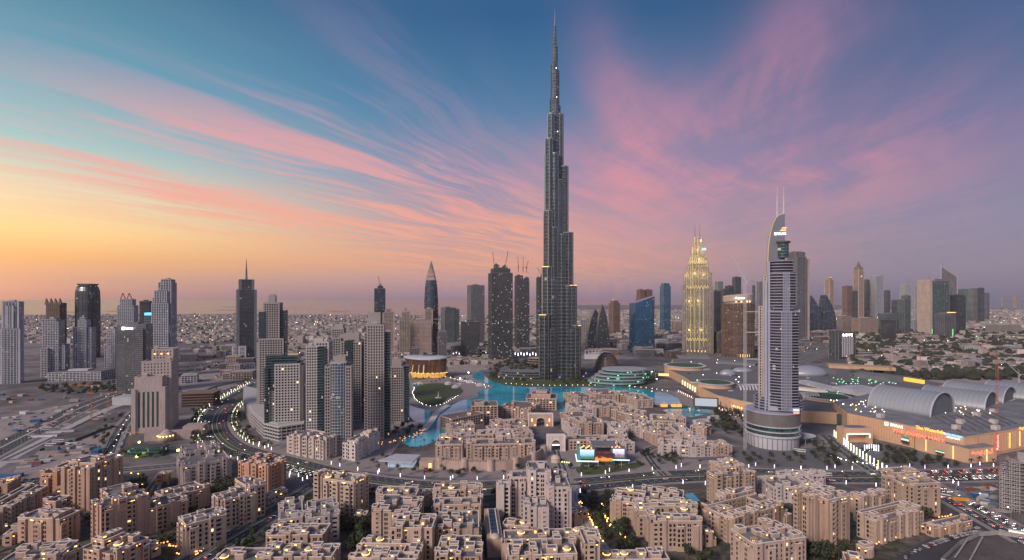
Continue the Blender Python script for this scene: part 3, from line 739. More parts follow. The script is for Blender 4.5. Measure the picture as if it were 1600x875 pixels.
# dark tower with rounded shoulders and a flared cap
def round_tower(label, xl, xr, yb, prof, mats, name='office_tower', n=28, sq=.75, fl=4, fins=14, finm=None):
    D = depth(yb); cx = ((xl+xr)/2-800)/F*D; rr = (xr-xl)/2/F*D; D += rr
    root = thing(name, label, 'tower', (cx, D, 0))
    def ring(z, k):
        out = []
        for i in range(n):
            a = 2*math.pi*i/n; c, s_ = math.cos(a), math.sin(a); e = (abs(c)**(2/sq)+abs(s_)**(2/sq))**(-sq/2) if sq != 1 else 1
            out.append((rr*k*c*e, rr*k*s_*e, z))
        return out
    P = [(ztop(y, D) if y > 0 else 0, k) for y, k in prof]
    b = MB(); b.loft([ring(z, k) for z, k in P]); b.build('glazing', mats[0], root)
    f = MB(); z = 4
    def kat(z):
        for (z0, k0), (z1, k1) in zip(P, P[1:]):
            if z0 <= z <= z1 and z1 > z0: return k0+(k1-k0)*(z-z0)/(z1-z0)
        return P[-1][1]
    while z < P[-1][0]-2:
        k = kat(z); f.loft([ring(z, k+.012), ring(z+.8, k+.012)]); z += fl
    for i in range(0, n, max(1, n//fins)) if fins else ():
        for (z0, k0), (z1, k1) in zip(P, P[1:]):
            if z1-z0 < 2: continue
            p, q = ring(z0, k0+.012)[i], ring(z1, k1+.012)[i]; f.bar(p, q, .45)
    f.build('frame', mats[1], root)
    return root, rr, D
r_, rr, D_ = round_tower('dark rounded tower with a flared flat cap', 112, 140, 560, [(0,1),(468,1),(455,.97),(449,.86),(446,.72)], (C_dk, F_dk), sq=.6)
b = MB(); z = ztop(446, D_); b.loft([[(x*k, y*k, zz) for x, y in ((-rr,-rr),(rr,-rr),(rr,rr),(-rr,rr))] for zz, k in ((z,.6),(z+4,.72),(z+5,.72))]); b.build('cap', F_gy, r_)
tower('white-balconied tower with a flat peak in front of the dark capped tower', 114, 150, 586, 20, .8, [(.0,1,0,1,512),(.3,.75,-.1,.8,500),(.36,.6,.1,.6,496)], F_wh, C_nv, sx=4.5, ring=1.4)
tower('pale slender tower half hidden by the grey office tower with a lit sign', 167, 186, 584, 10, 1, [(0,1,0,1,514),(-.3,.5,.0,.6,540)], F_wh, C_nv, sx=4)
r_, w_, d_, cy_ = tower('white lattice tower with a wire bow crown', 183, 216, 572, 15, .8, [(0,1,0,1,478),(.12,.88,.1,.9,468)], F_wh, C_nv, sx=4.5, plant=False)
b = MB(); z0, z1 = ztop(469, cy_), ztop(458, cy_)
for x0 in (-.38, .02):
    for (a, c) in (((x0, z0), (x0+.16, z1)), ((x0+.16, z1), (x0+.36, z0))): b.bar((a[0]*w_, -d_*.3, a[1]), (c[0]*w_, -d_*.3, c[1]), 1.0)
b.build('crown', F_dk, r_)
tower('plain dark slab behind the cyan-topped tower', 218, 239, 566, 10, .8, [(0,1,0,1,471)], F_dk, C_dk, sx=8, pier=.5)
tower('tall dark stepped tower with white balcony grid, highest of the canal cluster', 238, 276, 590, 12, .9, [(.28,1,.1,1,442),(.4,.95,.2,.9,437),(.1,.8,0,.9,455),(-.02,.6,.05,.8,466),(.0,.9,-.1,.3,474)], F_wh, C_nv, sx=5, ring=.9)
r_, w_, d_, cy_ = tower('curved blue-grey tower with a cyan lit roof band', 226, 257, 585, 12, .9, [(0,1,0,1,493)], F_gy, C_bl, sx=30, ring=1.6, plant=False)
b = MB(); z = ztop(493, cy_); b.box(-w_/2-.6, w_/2+.6, -d_/2-.6, d_/2, z+1, z+7); b.build('roof_light_band', glow('cyan_band', (.1,.6,1), 1.6), r_)
r_, w_, d_, cy_ = tower('grey office tower with ribbed floors and a small lit sign under its roof', 182, 238, 618, 18, .9, [(0,.92,0,1,515),(-.02,1,.12,1.02,508)], F_gy, C_gy, sx=16, ring=1.3, pier=.7)
def text_mesh(s, mat, size, name='sign_lettering', ext=.15):
    cu = bpy.data.curves.new(name, 'FONT'); cu.body = s; cu.size = size; cu.extrude = ext; cu.align_x = 'CENTER'; cu.align_y = 'CENTER'
    o = bpy.data.objects.new(name, cu); COL.objects.link(o)
    dg = bpy.context.evaluated_depsgraph_get(); me = bpy.data.meshes.new_from_object(o.evaluated_get(dg)); bpy.data.objects.remove(o)
    me.materials.clear(); me.materials.append(mat); me.name = name
    return me
def letters(root, s, mat, size, loc, rz=0, name='sign_lettering', sx=1.0):
    o = put(name, text_mesh(s, mat, size), root, loc); o.rotation_euler = (R(90), 0, rz); o.scale = (sx, 1, 1); return o
b = MB(); z = ztop(512, cy_); b.box(-w_*.3, -w_*.22, -d_/2-2, -d_/2-1.2, z-2.5, z+2.5); b.build('sign_emblem', M_wht, r_)
letters(r_, 'damac', M_wht, 6, (-w_*.08, -d_/2-1.4, z))
# beige stepped tower
def slots(label, xl, xr, yb, rot, ratio, vols, wall, win, name='residential_tower', **fin):
    rot = R(rot); cx, cy, w_, d_ = fitbox(xl, xr, yb, rot, ratio)
    b = Bld(name, label, 'tower', cx, cy, rot, None, wall, win, M_roof, 3.5)
    for v in vols:
        z1 = ztop(v[4], cy-d_*.3) if v[4] > 0 else -v[4]; kw = v[6] if len(v) > 6 else {}
        b.vol((v[0]-.5)*w_, (v[1]-.5)*w_, (v[2]-.5)*d_, (v[3]-.5)*d_, kw.get('zb', 0), z1, v[5], **kw)
    FOOT.append((cx, cy, max(w_, d_)*.6+2))
    b.finish(**fin); return b, w_, d_, cy
M_beige = pmat('beige_stone', (.44,.365,.34), .85, .06, .04, worn=True)
B_, w_, d_, cy_ = slots('beige stepped tower with tall green glass slots over its entrance garden', 210, 281, 678, 20, 1.5,
  [(.0,.80,.0,.34,588,'slot',dict(sp=5.2,a=.1,b=.74)),(.12,1,.2,.66,566,'grid',dict(sp=3.8,fl=4,wh=.55,ww=.42)),(.3,.96,.5,1,549,'grid',dict(sp=3.8,fl=4,wh=.55,ww=.42)),(-.08,.04,-.03,.2,606,'plain'),(.76,.90,-.03,.25,604,'plain')],
  M_beige, pane('slot_glass', (.03,.06,.06), .0), lamps=0, boxes=3, acs=3, boxh=(3,5), copm=M_cop)
for i in range(3):
    put('wall_light', ub(M_org), B_.root, (w_*(-.1+i*.2), d_*.0-.2, ztop(553, cy_)), 0, (2.2,.3,2))
# tower with tall spire
r_, w_, d_, cy_ = tower('grey-blue tower with a square top and a long needle spire', 369, 401, 566, 30, .9, [(.12,.88,.12,.88,437),(0,1,0,1,453)], F_gy, C_dk, sx=40, ring=.35, corner=7, plant=False)
z = ztop(437, cy_); mast(r_, 0, 0, z, ztop(404, cy_), 3.2)
tower('low office building with framed ends at the foot of the spire tower', 363, 392, 566, 6, 1, [(0,1,0,1,541)], F_wh, C_dk, sx=18, ring=1.5, pier=2.5)
# downtown residences
GL_t = curtain('teal_glazing', (.015,.045,.055), fl=3.5, bay=1.5, lit=.01, metal=.3, rough=.1)
W_t = pane('tower_window', (.02,.025,.035), .012, .12)
M_res = pmat('residence_stone', (.32,.295,.285), .8, .07, .04)
M_res2 = pmat('residence_light', (.43,.41,.405), .8, .07, .04)
def residence(label, xl, xr, yb, rot, ratio, vols, wall=M_res, strips=(), **fin):
    B_, w_, d_, cy_ = slots(label, xl, xr, yb, rot, ratio, vols, wall, W_t, lamps=0, acs=3, copm=M_res2, **fin)
    for (fx0, fx1, fy0, fy1, yt, z0) in strips:
        g = MB(); z1 = ztop(yt, cy_-d_*.3); g.box((fx0-.5)*w_, (fx1-.5)*w_, (fy0-.5)*d_, (fy1-.5)*d_, z0, z1); o = g.build('glazing', GL_t, B_.root)
        f = MB(); z = z0+3.5
        while z < z1: f.box((fx0-.5)*w_-.15, (fx1-.5)*w_+.15, (fy0-.5)*d_-.15, (fy1-.5)*d_+.15, z, z+.35); z += 3.5
        f.build('floor_edges', F_gy, B_.root)
    return B_, w_, d_, cy_
G_ = 'grid'
residence('tallest beige residence, set back crown and green glass shoulders', 401, 452, 652, 14, .9,
  [(.05,.93,.06,.95,530,G_,dict(sp=3.6)),(.2,.78,.1,.9,474,G_,dict(sp=3.3)),(.36,.6,.3,.6,463,'plain'),(-.02,.2,.1,.9,534,G_)], strips=[(.05,.3,.08,.8,487,100),(.7,.96,.2,.9,485,80)], boxes=2)
residence('broad residence with a dark glass attic above white-framed windows', 410, 477, 684, 14, .75,
  [(.3,.95,.02,.95,569,G_,dict(sp=3.6,ww=.66,wh=.66)),(.02,.3,.15,.9,577,G_,dict(sp=3,ww=.5)),(.93,1.02,.2,.9,573,G_)], wall=M_res2, strips=[(.08,.88,.1,.85,555,60),(.04,.14,.05,.5,573,4)], boxes=2)
residence('residence with bright curved balcony front between the broad one and the blue-grid one', 476, 520, 684, 8, 1.0,
  [(.05,.62,.0,.9,541,G_,dict(sp=3.0)),(.4,1,.12,1,535,G_,dict(sp=3.6)),(.3,.7,.4,.8,530,'plain')], wall=M_res2, strips=[(.55,.8,-.03,.3,541,4)], boxes=2)
residence('rear residence with red-tinted glass top behind the blue-grid tower', 519, 574, 660, 10, .9,
  [(.0,.25,.1,.9,528,G_),(.25,.9,.0,1,534,G_,dict(sp=3.4)),(.2,.8,.3,.8,523,'plain')], strips=[(.38,.62,-.03,.3,531,20),(.86,1.02,.05,.8,540,4)], boxes=2)
residence('grey-topped residence seen between the two front residences', 518, 541, 640, 5, 1, [(0,1,0,1,514,G_),(.2,.9,.2,.9,508,'plain')], boxes=0)
residence('tall narrow-windowed residence with a teal glass side', 568, 611, 688, 10, .85,
  [(.12,.78,.0,.95,508,G_,dict(sp=3.2,ww=.5)),(.02,.14,.1,.9,520,G_),(.15,.62,.3,.8,490,'plain')], strips=[(.76,1.0,.12,.92,518,4)], boxes=1)
residence('short residence beside the water with a teal glass side', 609, 640, 662, 8, .9,
  [(.08,.72,.0,.95,573,G_,dict(sp=3.2)),(.1,.6,.2,.7,562,'plain'),(.72,.8,.1,.9,580,'plain')], strips=[(.7,1.0,.1,.9,572,4)], boxes=2)
# round-fronted tower: stone flanks with a curved blue window grid
B_, w_, d_, cy_ = residence('nearest residence tower with a curved blue window grid between stone flanks', 507, 552, 712, 12, .9,
  [(.0,.22,.02,.9,573,G_,dict(sp=2.6)),(.76,1.0,.02,.9,573,G_,dict(sp=2.6)),(.2,.8,.2,1,566,G_),(.3,.75,.3,.8,558,'plain')], boxes=1)
zt = ztop(566, cy_); g = MB(); f = MB()
def arc(r0): return [(math.sin(R(-80+160*i/16))*w_*.31*r0, -d_*.36-math.cos(R(-80+160*i/16))*w_*.16*r0, 0) for i in range(17)]
for z0, z1 in ((2, zt),): g.loft([[(x, y, z) for x, y, _ in arc(1)]+[(w_*.29,-d_*.2,z),(-w_*.29,-d_*.2,z)] for z in (z0, z1)])
z = 2
while z < zt: f.loft([[(x, y, q) for x, y, _ in arc(1.03)]+[(w_*.29,-d_*.2,q),(-w_*.29,-d_*.2,q)] for q in (z, z+.7)]); z += 3.5
for i in range(0, 17, 2): x, y, _ = arc(1.03)[i]; f.bar((x, y, 2), (x, y, zt), .28)
g.build('curved_glazing', curtain('blue_bay_glazing', (.03,.09,.15), fl=3.5, bay=1.2, lit=.02, metal=.4, rough=.12), B_.root); f.build('curved_frame', M_res2, B_.root)
mast(B_.root, w_*.1, 0, ztop(558, cy_), ztop(552, cy_), .3)
# podium terraces at the tower feet
for lab, N_, R_, B__, h in (('white stepped podium terrace left of the nearest residence tower', (448,684),(506,694),(456,672),17), ('white stepped podium terrace right of the nearest residence tower', (553,694),(588,676),(553,684),17)):
    block(lab, M_white, 'o', [(N_, R_, B__, h), ((N_[0]+4,N_[1]-4),(R_[0]-4,R_[1]-4),(B__[0]+6,B__[1]-3),h+4)], name='podium_terrace', cat='podium', boxes=8, acs=2, lamps=2, copm=M_white, fl=4)
# curved podium with layered floors (west end)
def curved_podium():
    pts = [G(*p) for p in ((381,618),(380,640),(392,664),(412,684),(436,690),(475,684),(476,668),(430,650),(410,625))]
    root = thing('curved_podium', 'curved four-storey podium wrapping the foot of the broad residence', 'podium', (pts[0].x, pts[0].y, 0)); o = pts[0]
    P = [(p.x-o.x, p.y-o.y) for p in pts]; cx = sum(p[0] for p in P)/9; cy = sum(p[1] for p in P)/9
    g = MB(); f = MB()
    sh = lambda k, z: [(cx+(x-cx)*k, cy+(y-cy)*k, z) for x, y in P]
    g.loft([sh(.98, 0), sh(.98, 17)])
    for i in range(5): f.loft([sh(1.0, i*4.2-.1 if i else 0), sh(1.0, i*4.2+1.5)])
    for i in range(len(P)):
        a, b_ = Vector((*P[i], 0)), Vector((*P[(i+1) % 9], 0)); n = int((b_-a).length/5)
        for k in range(n):
            q = a.lerp(b_, (k+.5)/n); f.bar((q.x, q.y, 0), (q.x, q.y, 17), .45)
    f.loft([sh(.9, 18.3), sh(.9, 19.2)]); 
    g.build('glazing', GL_t, root); f.build('frame', M_res2, root)
    for p in pts: FOOT.append((p.x, p.y, 14))
    FOOT.append((o.x+cx, o.y+cy, 40))
curved_podium()

# middle distance
M = dict
def T(*a, **k): return tower(*a, **k)
r_, w_, d_, cy_ = T('dark tower with a roof crane, alone above the low houses', 585, 602, 552, 15, .9, [(0,1,0,1,451),(.3,.8,.2,.8,447)], F_dk, C_nv, sx=10, pier=.5, ring=.5)
luffing_crane(r_, 0, 0, ztop(448, cy_), 4, R(150), R(78), 30, M_crane)
T('beige tower with a domed roof room right of the crane-topped dark tower', 598, 616, 566, 15, .8, [(0,1,0,1,489),(.2,.8,.2,.8,484)], F_bg, C_dk, sx=4, corner=3)
T('slim residence with pinnacles left of the beige grid block', 624, 643, 556, 10, .8, [(0,1,0,1,497),(.2,.85,.2,.8,488),(.4,.6,.4,.6,482)], F_bg, C_gr, sx=5)
T('beige slab with a fine window grid beside the bullet tower', 641, 674, 562, 12, .6, [(0,1,0,1,500)], F_bg, C_dk, sx=3.6, ring=1.5, pier=1.5)
T('beige shaft joined to the fine-gridded slab', 663, 676, 558, 12, 1.3, [(0,1,0,1,483)], F_bg, C_dk, sx=4, corner=2.5)
r_, rr, D_ = round_tower('bullet-shaped dark tower with a pointed open crown', 661, 683, 556, [(0,1),(500,1),(470,.96),(450,.86),(438,.72)], (C_nv, F_dk), sq=1, fl=8, fins=14)
f = MB()
for i in range(14):
    a = 2*math.pi*i/14
    for (y0, k0), (y1, k1) in (((438,.72),(428,.52)),((428,.52),(418,.28)),((418,.28),(408,.03))):
        f.bar((rr*k0*math.cos(a), rr*k0*math.sin(a), ztop(y0, D_)), (rr*k1*math.cos(a), rr*k1*math.sin(a), ztop(y1, D_)), .7)
for y0, k in ((432,.6),(425,.45),(419,.3)):
    f.loft([[(rr*k*math.cos(2*math.pi*i/14), rr*k*math.sin(2*math.pi*i/14), z) for i in range(14)] for z in (ztop(y0, D_), ztop(y0, D_)+1.5)])
f.build('crown', F_gd, r_)
T('grey ribbed mid-rise behind the opera house', 684, 698, 564, 12, .9, [(0,1,0,1,519)], F_gy, C_dk, sx=5)
T('twin-toned slab, grey front and green glass side, right of the bullet tower', 689, 718, 545, 25, .8, [(0,.7,0,1,481),(.6,1,.05,.95,483)], F_gy, C_gr, sx=5)
T('tall plain grey slab with a thin lit roof edge', 730, 757, 545, 25, .7, [(0,1,0,1,446)], F_gy, C_gy, sx=4, ring=.4, pier=1.6)
T('short dark block in front of the plain grey slab', 720, 749, 560, 8, .7, [(0,1,0,1,503)], F_dk, C_dk, sx=6)
L_up = curtain('site_floors', (.05,.055,.055), fl=3.8, bay=2.4, lit=.035, lcol=(.85,.92,1), ls=.9, metal=0)
for lab, a, b_, y0, vols, cr in (('wide unfinished tower wrapped in dark floors with two roof cranes', 763, 801, 562, [(0,1,0,1,427),(.1,.9,.1,.9,420),(.2,.4,.3,.6,414),(.6,.8,.3,.6,416)], [(-.3,R(120),R(80),44),(.25,R(40),R(74),52)]),
                              ('narrower unfinished tower with bristling crane jibs beside the wide one', 804, 827, 548, [(0,1,0,1,438),(0,.5,.1,.9,431),(.8,1,.1,.9,434)], [(-.3,R(90),R(80),38),(.1,R(70),R(82),38),(.4,R(30),R(70),26)])):
    r_, w_, d_, cy_ = T(lab, a, b_, y0, 15, .8, vols, F_dk, L_up, sx=5, ring=.7, pier=.9, fl=3.8)
    for fx, an, ti, L in cr: luffing_crane(r_, fx*w_, 0, ztop(426, cy_), 16, an, ti, L, M_crane)
r_, w_, d_, cy_ = T('slim unfinished tower peeping out behind the supertall tower', 838, 849, 562, 10, 1, [(0,.4,0,1,434),(.5,1,0,1,433),(.2,.8,.2,.8,446)], F_dk, L_up, sx=6, ring=.6)
luffing_crane(r_, w_*.3, 0, ztop(434, cy_), 4, R(140), R(60), 26, M_crane)
# right of the supertall
def sail(label, xl, xr, yb, ytop, mat, fr, peak=.6, name='curved_tower', hz=R(5), thick=.6, flat=0):
    D = depth(yb); w_ = (xr-xl)/F*D; cx = ((xl+xr)/2-800)/F*D; root = thing(name, label, 'tower', (cx, D, 0), hz)
    zt = ztop(ytop, D); n = 14; b = MB(); e = MB(); L, Rr = [], []
    for i in range(n+1):
        f_ = i/n; z = zt*f_; k = (1-f_**2.6)
        L.append((-w_/2+(w_*peak)*(1-k)*1.0, z)); Rr.append((w_/2-(w_*(1-peak))*(1-k), z))
    rings = [[(l[0], 0, l[1]), (r[0]+.01, 0, l[1]), (r[0]+.01, w_*thick, l[1]), (l[0], w_*thick, l[1])] for l, r in zip(L, Rr)]
    b.loft(rings); b.build('glazing', mat, root)
    for i in range(n):
        e.bar((L[i][0], 0, L[i][1]), (L[i+1][0], 0, L[i+1][1]), .9); e.bar((Rr[i][0], 0, Rr[i][1]), (Rr[i+1][0], 0, Rr[i+1][1]), .9)
    e.build('frame', fr, root); return root
sail('blue domed glass tower left of the dark fin tower', 918, 946, 545, 483, C_nv, F_dk, .45)
sail('dark pointed fin tower with lit lower windows', 933, 953, 548, 476, C_dk, F_dk, .42)
r_, w_, d_, cy_ = T('brown stone tower with a pyramid top', 951, 969, 524, 20, 1, [(0,1,0,1,474),(.15,.85,.15,.85,470)], F_br, C_br, sx=6, corner=6, plant=False)
b = MB(); z = ztop(470, cy_); b.prism([(-w_*.3,-d_*.3),(w_*.3,-d_*.3),(w_*.3,d_*.3),(-w_*.3,d_*.3)], z, z+18, .1); b.build('pyramid_roof', F_bg, r_); mast(r_, 0, 0, z+17, z+26, .8)
T('brown twin-topped tower behind the slanted blue tower', 994, 1021, 530, 15, .6, [(0,1,0,1,464),(.0,.4,.1,.9,453),(.55,.95,.1,.9,453)], F_br, C_br, sx=7)
def wedge(label, xl, xr, yb, yl, yr, mat):
    D = depth(yb); w_ = (xr-xl)/F*D; root = thing('office_tower', label, 'tower', (((xl+xr)/2-800)/F*D, D+w_*.2, 0), R(8))
    zl, zr = ztop(yl, D), ztop(yr, D); b = MB(); d_ = w_*.7
    b.loft([[(-w_/2,0,0),(w_*.38,0,0),(w_/2,d_*.3,0),(w_/2,d_,0),(-w_/2,d_,0)], [(-w_/2,0,zl),(w_*.38,0,zr),(w_/2,d_*.3,zr),(w_/2,d_,zr),(-w_/2,d_,zl)]]); b.build('glazing', mat, root)
    f = MB()
    for i in range(12):
        x = -w_/2+i*w_*.88/11; f.bar((x,-.1,0), (x,-.1,zl+(zr-zl)*i/11), .28)
    z = 4
    while z < min(zl, zr): f.box(-w_/2-.05, w_*.38, -.12, .1, z, z+.4); z += 8
    f.build('frame', F_dk, root)
wedge('bright blue glass tower with a slanted roof, flat facade towards the mall', 993, 1029, 552, 474, 463, curtain('bright_blue_glazing', (.04,.16,.30), lit=.01, metal=.75, rough=.06, band=.12, line=.12))
T('slim bright blue tower with a pale band near its roof', 1031, 1048, 520, 15, .8, [(0,1,0,1,447),(.1,.9,.1,.9,443)], pmat('frame_blue', (.10,.25,.38), .5, .1, .1), C_bl, sx=14, ring=.3, pier=.5)
T('dark slab behind the gilded stepped tower', 1112, 1126, 540, 10, .8, [(0,1,0,1,455)], F_dk, C_dk, sx=8)
for lab, a, b_, yb, yt, fm, cm in (('glassy tower with a thin antenna behind the gilded tower', 1117, 1130, 516, 440, F_wh, C_gr), ('navy slab in the highway row', 1126, 1141, 520, 452, F_dk, C_nv), ('tall dark tower with a box top in the highway row', 1144, 1158, 512, 433, F_dk, C_nv),
        ('stepped navy tower in the highway row, beside the box-topped one', 1133, 1147, 524, 447, F_dk, C_nv), ('thin needle-topped tower behind the round brown tower', 1175, 1180, 500, 446, F_gy, C_nv),
        ('white and blue wing-edged tower left of the hotel tower', 1182, 1192, 512, 440, F_wh, C_nv)):
    r_, w_, d_, cy_ = T(lab, a, b_, yb, 15, .8, [(0,1,0,1,yt)], fm, cm, sx=9, ring=.5, pier=.7)
    if 'antenna' in lab or 'needle' in lab: mast(r_, 0, 0, ztop(yt, cy_), ztop(yt-9, cy_), 1.2)
# round brown tower with an oval roof
D_ = depth(560); r_, rr, D_ = round_tower('round brown tower with an oval lit roof and small roof signs', 1140, 1186, 560, [(0,1),(474,1)], (C_br, F_br), sq=.85, fins=28)
b = MB(); z = ztop(474, D_); b.cyl(0,0,z,z+5,rr*.9,rr*.9,28); b.loft([[(rr*k*math.cos(2*math.pi*i/28), rr*k*math.sin(2*math.pi*i/28), zz+4*math.cos(2*math.pi*i/28)) for i in range(28)] for zz, k in ((z+9,1.0),(z+24,1.0),(z+27,.9))]); b.build('roof_drum', F_bg, r_)
for a in (-120,-100,-75,-60): put('roof_light', ub(M_yls), r_, (rr*.93*math.cos(R(a)), rr*.93*math.sin(R(a)), z+6), R(a+90), (5,.6,6))
for i in range(14): a = -150+i*9; put('base_light', ub(M_yls), r_, (rr*1.02*math.cos(R(a)), rr*1.02*math.sin(R(a)), 8), R(a+90), (1.5,.6,9))
letters(r_, 'Boulevard', M_wht, 7, (-rr*.3, -rr*1.02, z+16)); 
# tall beige-brown slab right behind the hotel tower
r_, w_, d_, cy_ = T('tall fluted grey-brown tower with clustered turrets directly behind the hotel tower', 1230, 1266, 534, 12, .8, [(0,.72,0,1,402),(.0,.3,.1,.9,394),(.4,.7,.1,.9,394),(.7,1.0,.1,.9,405)], F_gy, C_dk, sx=6, ring=.6, pier=1.8, corner=4)
b = MB(); b.box(w_*.36, w_*.5+.8, -d_*.42, d_*.3, 0, ztop(405, cy_)); b.build('side_shaft', F_bg, r_)
sail('rounded navy glass tower, west one of the curved pair', 1264, 1286, 518, 462, C_nv, F_dk, .15)
sail('rounded navy glass tower, east one of the curved pair', 1286, 1308, 518, 461, C_nv, F_dk, .2)
r_, w_, d_, cy_ = T('slim beige tower with a lit cupola behind the curved pair', 1288, 1303, 505, 20, 1, [(0,1,0,1,438),(.2,.8,.2,.8,434)], F_bg, C_br, sx=5, corner=5, plant=False)
b = MB(); z = ztop(434, cy_); b.cyl(0,0,z,z+10,w_*.3,w_*.05,8); b.build('cupola', F_bg, r_); put('roof_light', ub(M_yls), r_, (0,-w_*.35,z+2), 0, (10,1,3))
T('plain brown tower left of the clock tower', 1316, 1332, 500, 15, .8, [(0,1,0,1,447)], F_br, C_br, sx=6)
T('teal glass slab touching the brown tower', 1331, 1343, 500, 15, .8, [(0,1,0,1,455)], F_dk, C_gr, sx=10)
# clock tower
r_, w_, d_, cy_ = T('ornate clock tower with a spired roof and lit clock storey', 1333, 1350, 500, 12, 1, [(0,1,0,1,424),(.06,.94,.06,.94,420)], F_bg, C_br, sx=5, corner=6, plant=False)
b = MB(); z = ztop(420, cy_); k = w_*.5; b.prism([(-k,-k),(k,-k),(k,k),(-k,k)], z, z+28, .35); b.prism([(-k*.4,-k*.4),(k*.4,-k*.4),(k*.4,k*.4),(-k*.4,k*.4)], z+28, z+64, .05); b.build('spire_roof', F_br, r_)
b = MB(); b.cyl(0,0,0,.8,7,7,20); o = b.build('clock_face', pmat('clock_dial', (.7,.6,.45), .6, 0, emit=(1,.75,.4), estr=.6), r_); o.location = (0, -d_/2-1.6, ztop(432, cy_)); o.rotation_euler = (R(90), 0, 0)
T('dark teal slab hugging the clock tower', 1349, 1359, 498, 15, 1, [(0,1,0,1,437)], F_dk, C_gr, sx=10)
r_, w_, d_, cy_ = T('white and glass tower with a curved notched top', 1358, 1382, 498, 15, .7, [(0,.45,0,1,432),(.4,.75,.05,.9,431),(.7,1,.1,.9,430)], F_wh, C_nv, sx=8, ring=1.2, pier=2)
T('blue stepped slab right of the notched white tower', 1381, 1391, 495, 15, 1, [(0,1,0,1,454),(.4,1.3,.2,.8,461)], F_dk, C_nv, sx=9)
T('small dark tower with a dish in the eastern row', 1393, 1402, 494, 10, 1, [(0,1,0,1,469)], F_dk, C_dk, sx=9)
r_, w_, d_, cy_ = T('green-windowed tower with a flat white frame and a short antenna', 1406, 1424, 497, 10, .7, [(0,1,0,1,444)], F_wh, C_gr, sx=8, ring=1.8); mast(r_, w_*.2, 0, ztop(444, cy_), ztop(436, cy_), .9)
T('grey-green tower with a dark side, in front of the white-framed one', 1402, 1424, 520, 15, .9, [(0,.75,0,1,468),(.6,1,.1,1,462)], F_gy, C_gr, sx=14)
T('slim grid tower left of the large beige-edged office', 1426, 1433, 512, 10, 1, [(0,1,0,1,448)], F_wh, C_nv, sx=5)
r_, w_, d_, cy_ = T('large green glass office with a beige left edge and roof lettering frame', 1433, 1483, 524, 10, .6, [(.12,1,0,1,439)], F_gy, C_gr, sx=14, ring=.3, pier=1.1, plant=False)
b = MB(); b.box(-w_/2, -w_*.38, -d_/2-1.5, d_/2, 0, ztop(437, cy_)); b.build('stone_edge', F_bg, r_)
b = MB(); z = ztop(439, cy_)
for i in range(9): b.box(-w_*.22+i*w_*.075, -w_*.22+i*w_*.075+w_*.045, -d_*.5, -d_*.45, z+1, z+9)
b.build('roof_crest', F_br, r_); mast(r_, -w_*.2, 0, z, ztop(423, cy_), 1.0)
put('facade_light', ub(glow('green_wash', (.3,1,.3), 1.2)), r_, (-w_*.4, -d_/2-1.9, 18), 0, (3,.5,26))
r_, w_, d_, cy_ = T('dark block with a yellow light strip along its roof', 1461, 1495, 528, 12, .6, [(0,.7,0,1,490),(.66,1,.1,.9,489)], F_gy, C_dk, sx=9)
put('roof_light_strip', ub(M_yls), r_, (w_*.05, -d_/2-.8, ztop(488, cy_)), 0, (w_*.7,.6,3.2)); put('facade_light', ub(glow('green_wash', (.3,1,.3), 1.2)), r_, (w_*.16, -d_/2-1.2, 22), 0, (4,.5,36))
T('black glass tower right of the dark block with the yellow strip', 1484, 1509, 524, 15, .8, [(0,1,0,1,461)], F_dk, C_dk, sx=20, ring=.3, pier=.4)
# triangular-topped tower
D = depth(505); w1 = 22/F*D; root = thing('office_tower', 'pale triangular tower with a sloping sharp top and thin mast', 'tower', ((1483-800)/F*D, D, 0), R(-10)); b = MB()
tri = [(-w1*.5,0),(w1*.5,0),(0,w1*.8)]; b.loft([[(x,y,0) for x, y in tri], [(-w1*.5,0,ztop(416,D)),(w1*.5,0,ztop(433,D)),(0,w1*.8,ztop(433,D))]]); b.build('glazing', C_gy, root)
b = MB(); b.bar((-w1*.5,-.3,0), (-w1*.5,-.3,ztop(414,D)), 2.2); b.bar((-w1*.5,-.3,ztop(416,D)), (w1*.5,-.3,ztop(433,D)), 1.5); b.bar((w1*.5,-.3,0), (w1*.5,-.3,ztop(433,D)), 1.5); b.build('frame', F_wh, root); mast(root, -w1*.4, 2, ztop(418,D), ztop(400,D), 1)
T('green-lit glass tower half hidden by the black glass tower', 1497, 1513, 505, 15, .8, [(0,1,0,1,452)], F_gy, curtain('lit_green_glazing', (.05,.16,.13), lit=.05, lcol=(.4,1,.7)), sx=9)
T('pale lilac slab in the middle of the eastern row', 1512, 1528, 503, 15, .7, [(0,1,0,1,451)], F_gy, C_gy, sx=7)
T('teal tower with a flat roof near the east end of the row', 1527, 1538, 503, 15, .8, [(0,1,0,1,450)], F_dk, C_gr, sx=9)
T('last slate tower of the eastern row', 1536, 1546, 500, 15, .8, [(0,1,0,1,458)], F_gy, C_nv, sx=6)
T('tiny twin-block tower far out on the eastern plain', 1582, 1593, 482, 10, .7, [(0,.4,0,1,463),(.5,1,0,1,463)], F_bg, C_gy, sx=9)
T('tiny tower alone on the eastern horizon', 1564, 1570, 480, 10, .7, [(0,1,0,1,464)], F_bg, C_gy, sx=9)
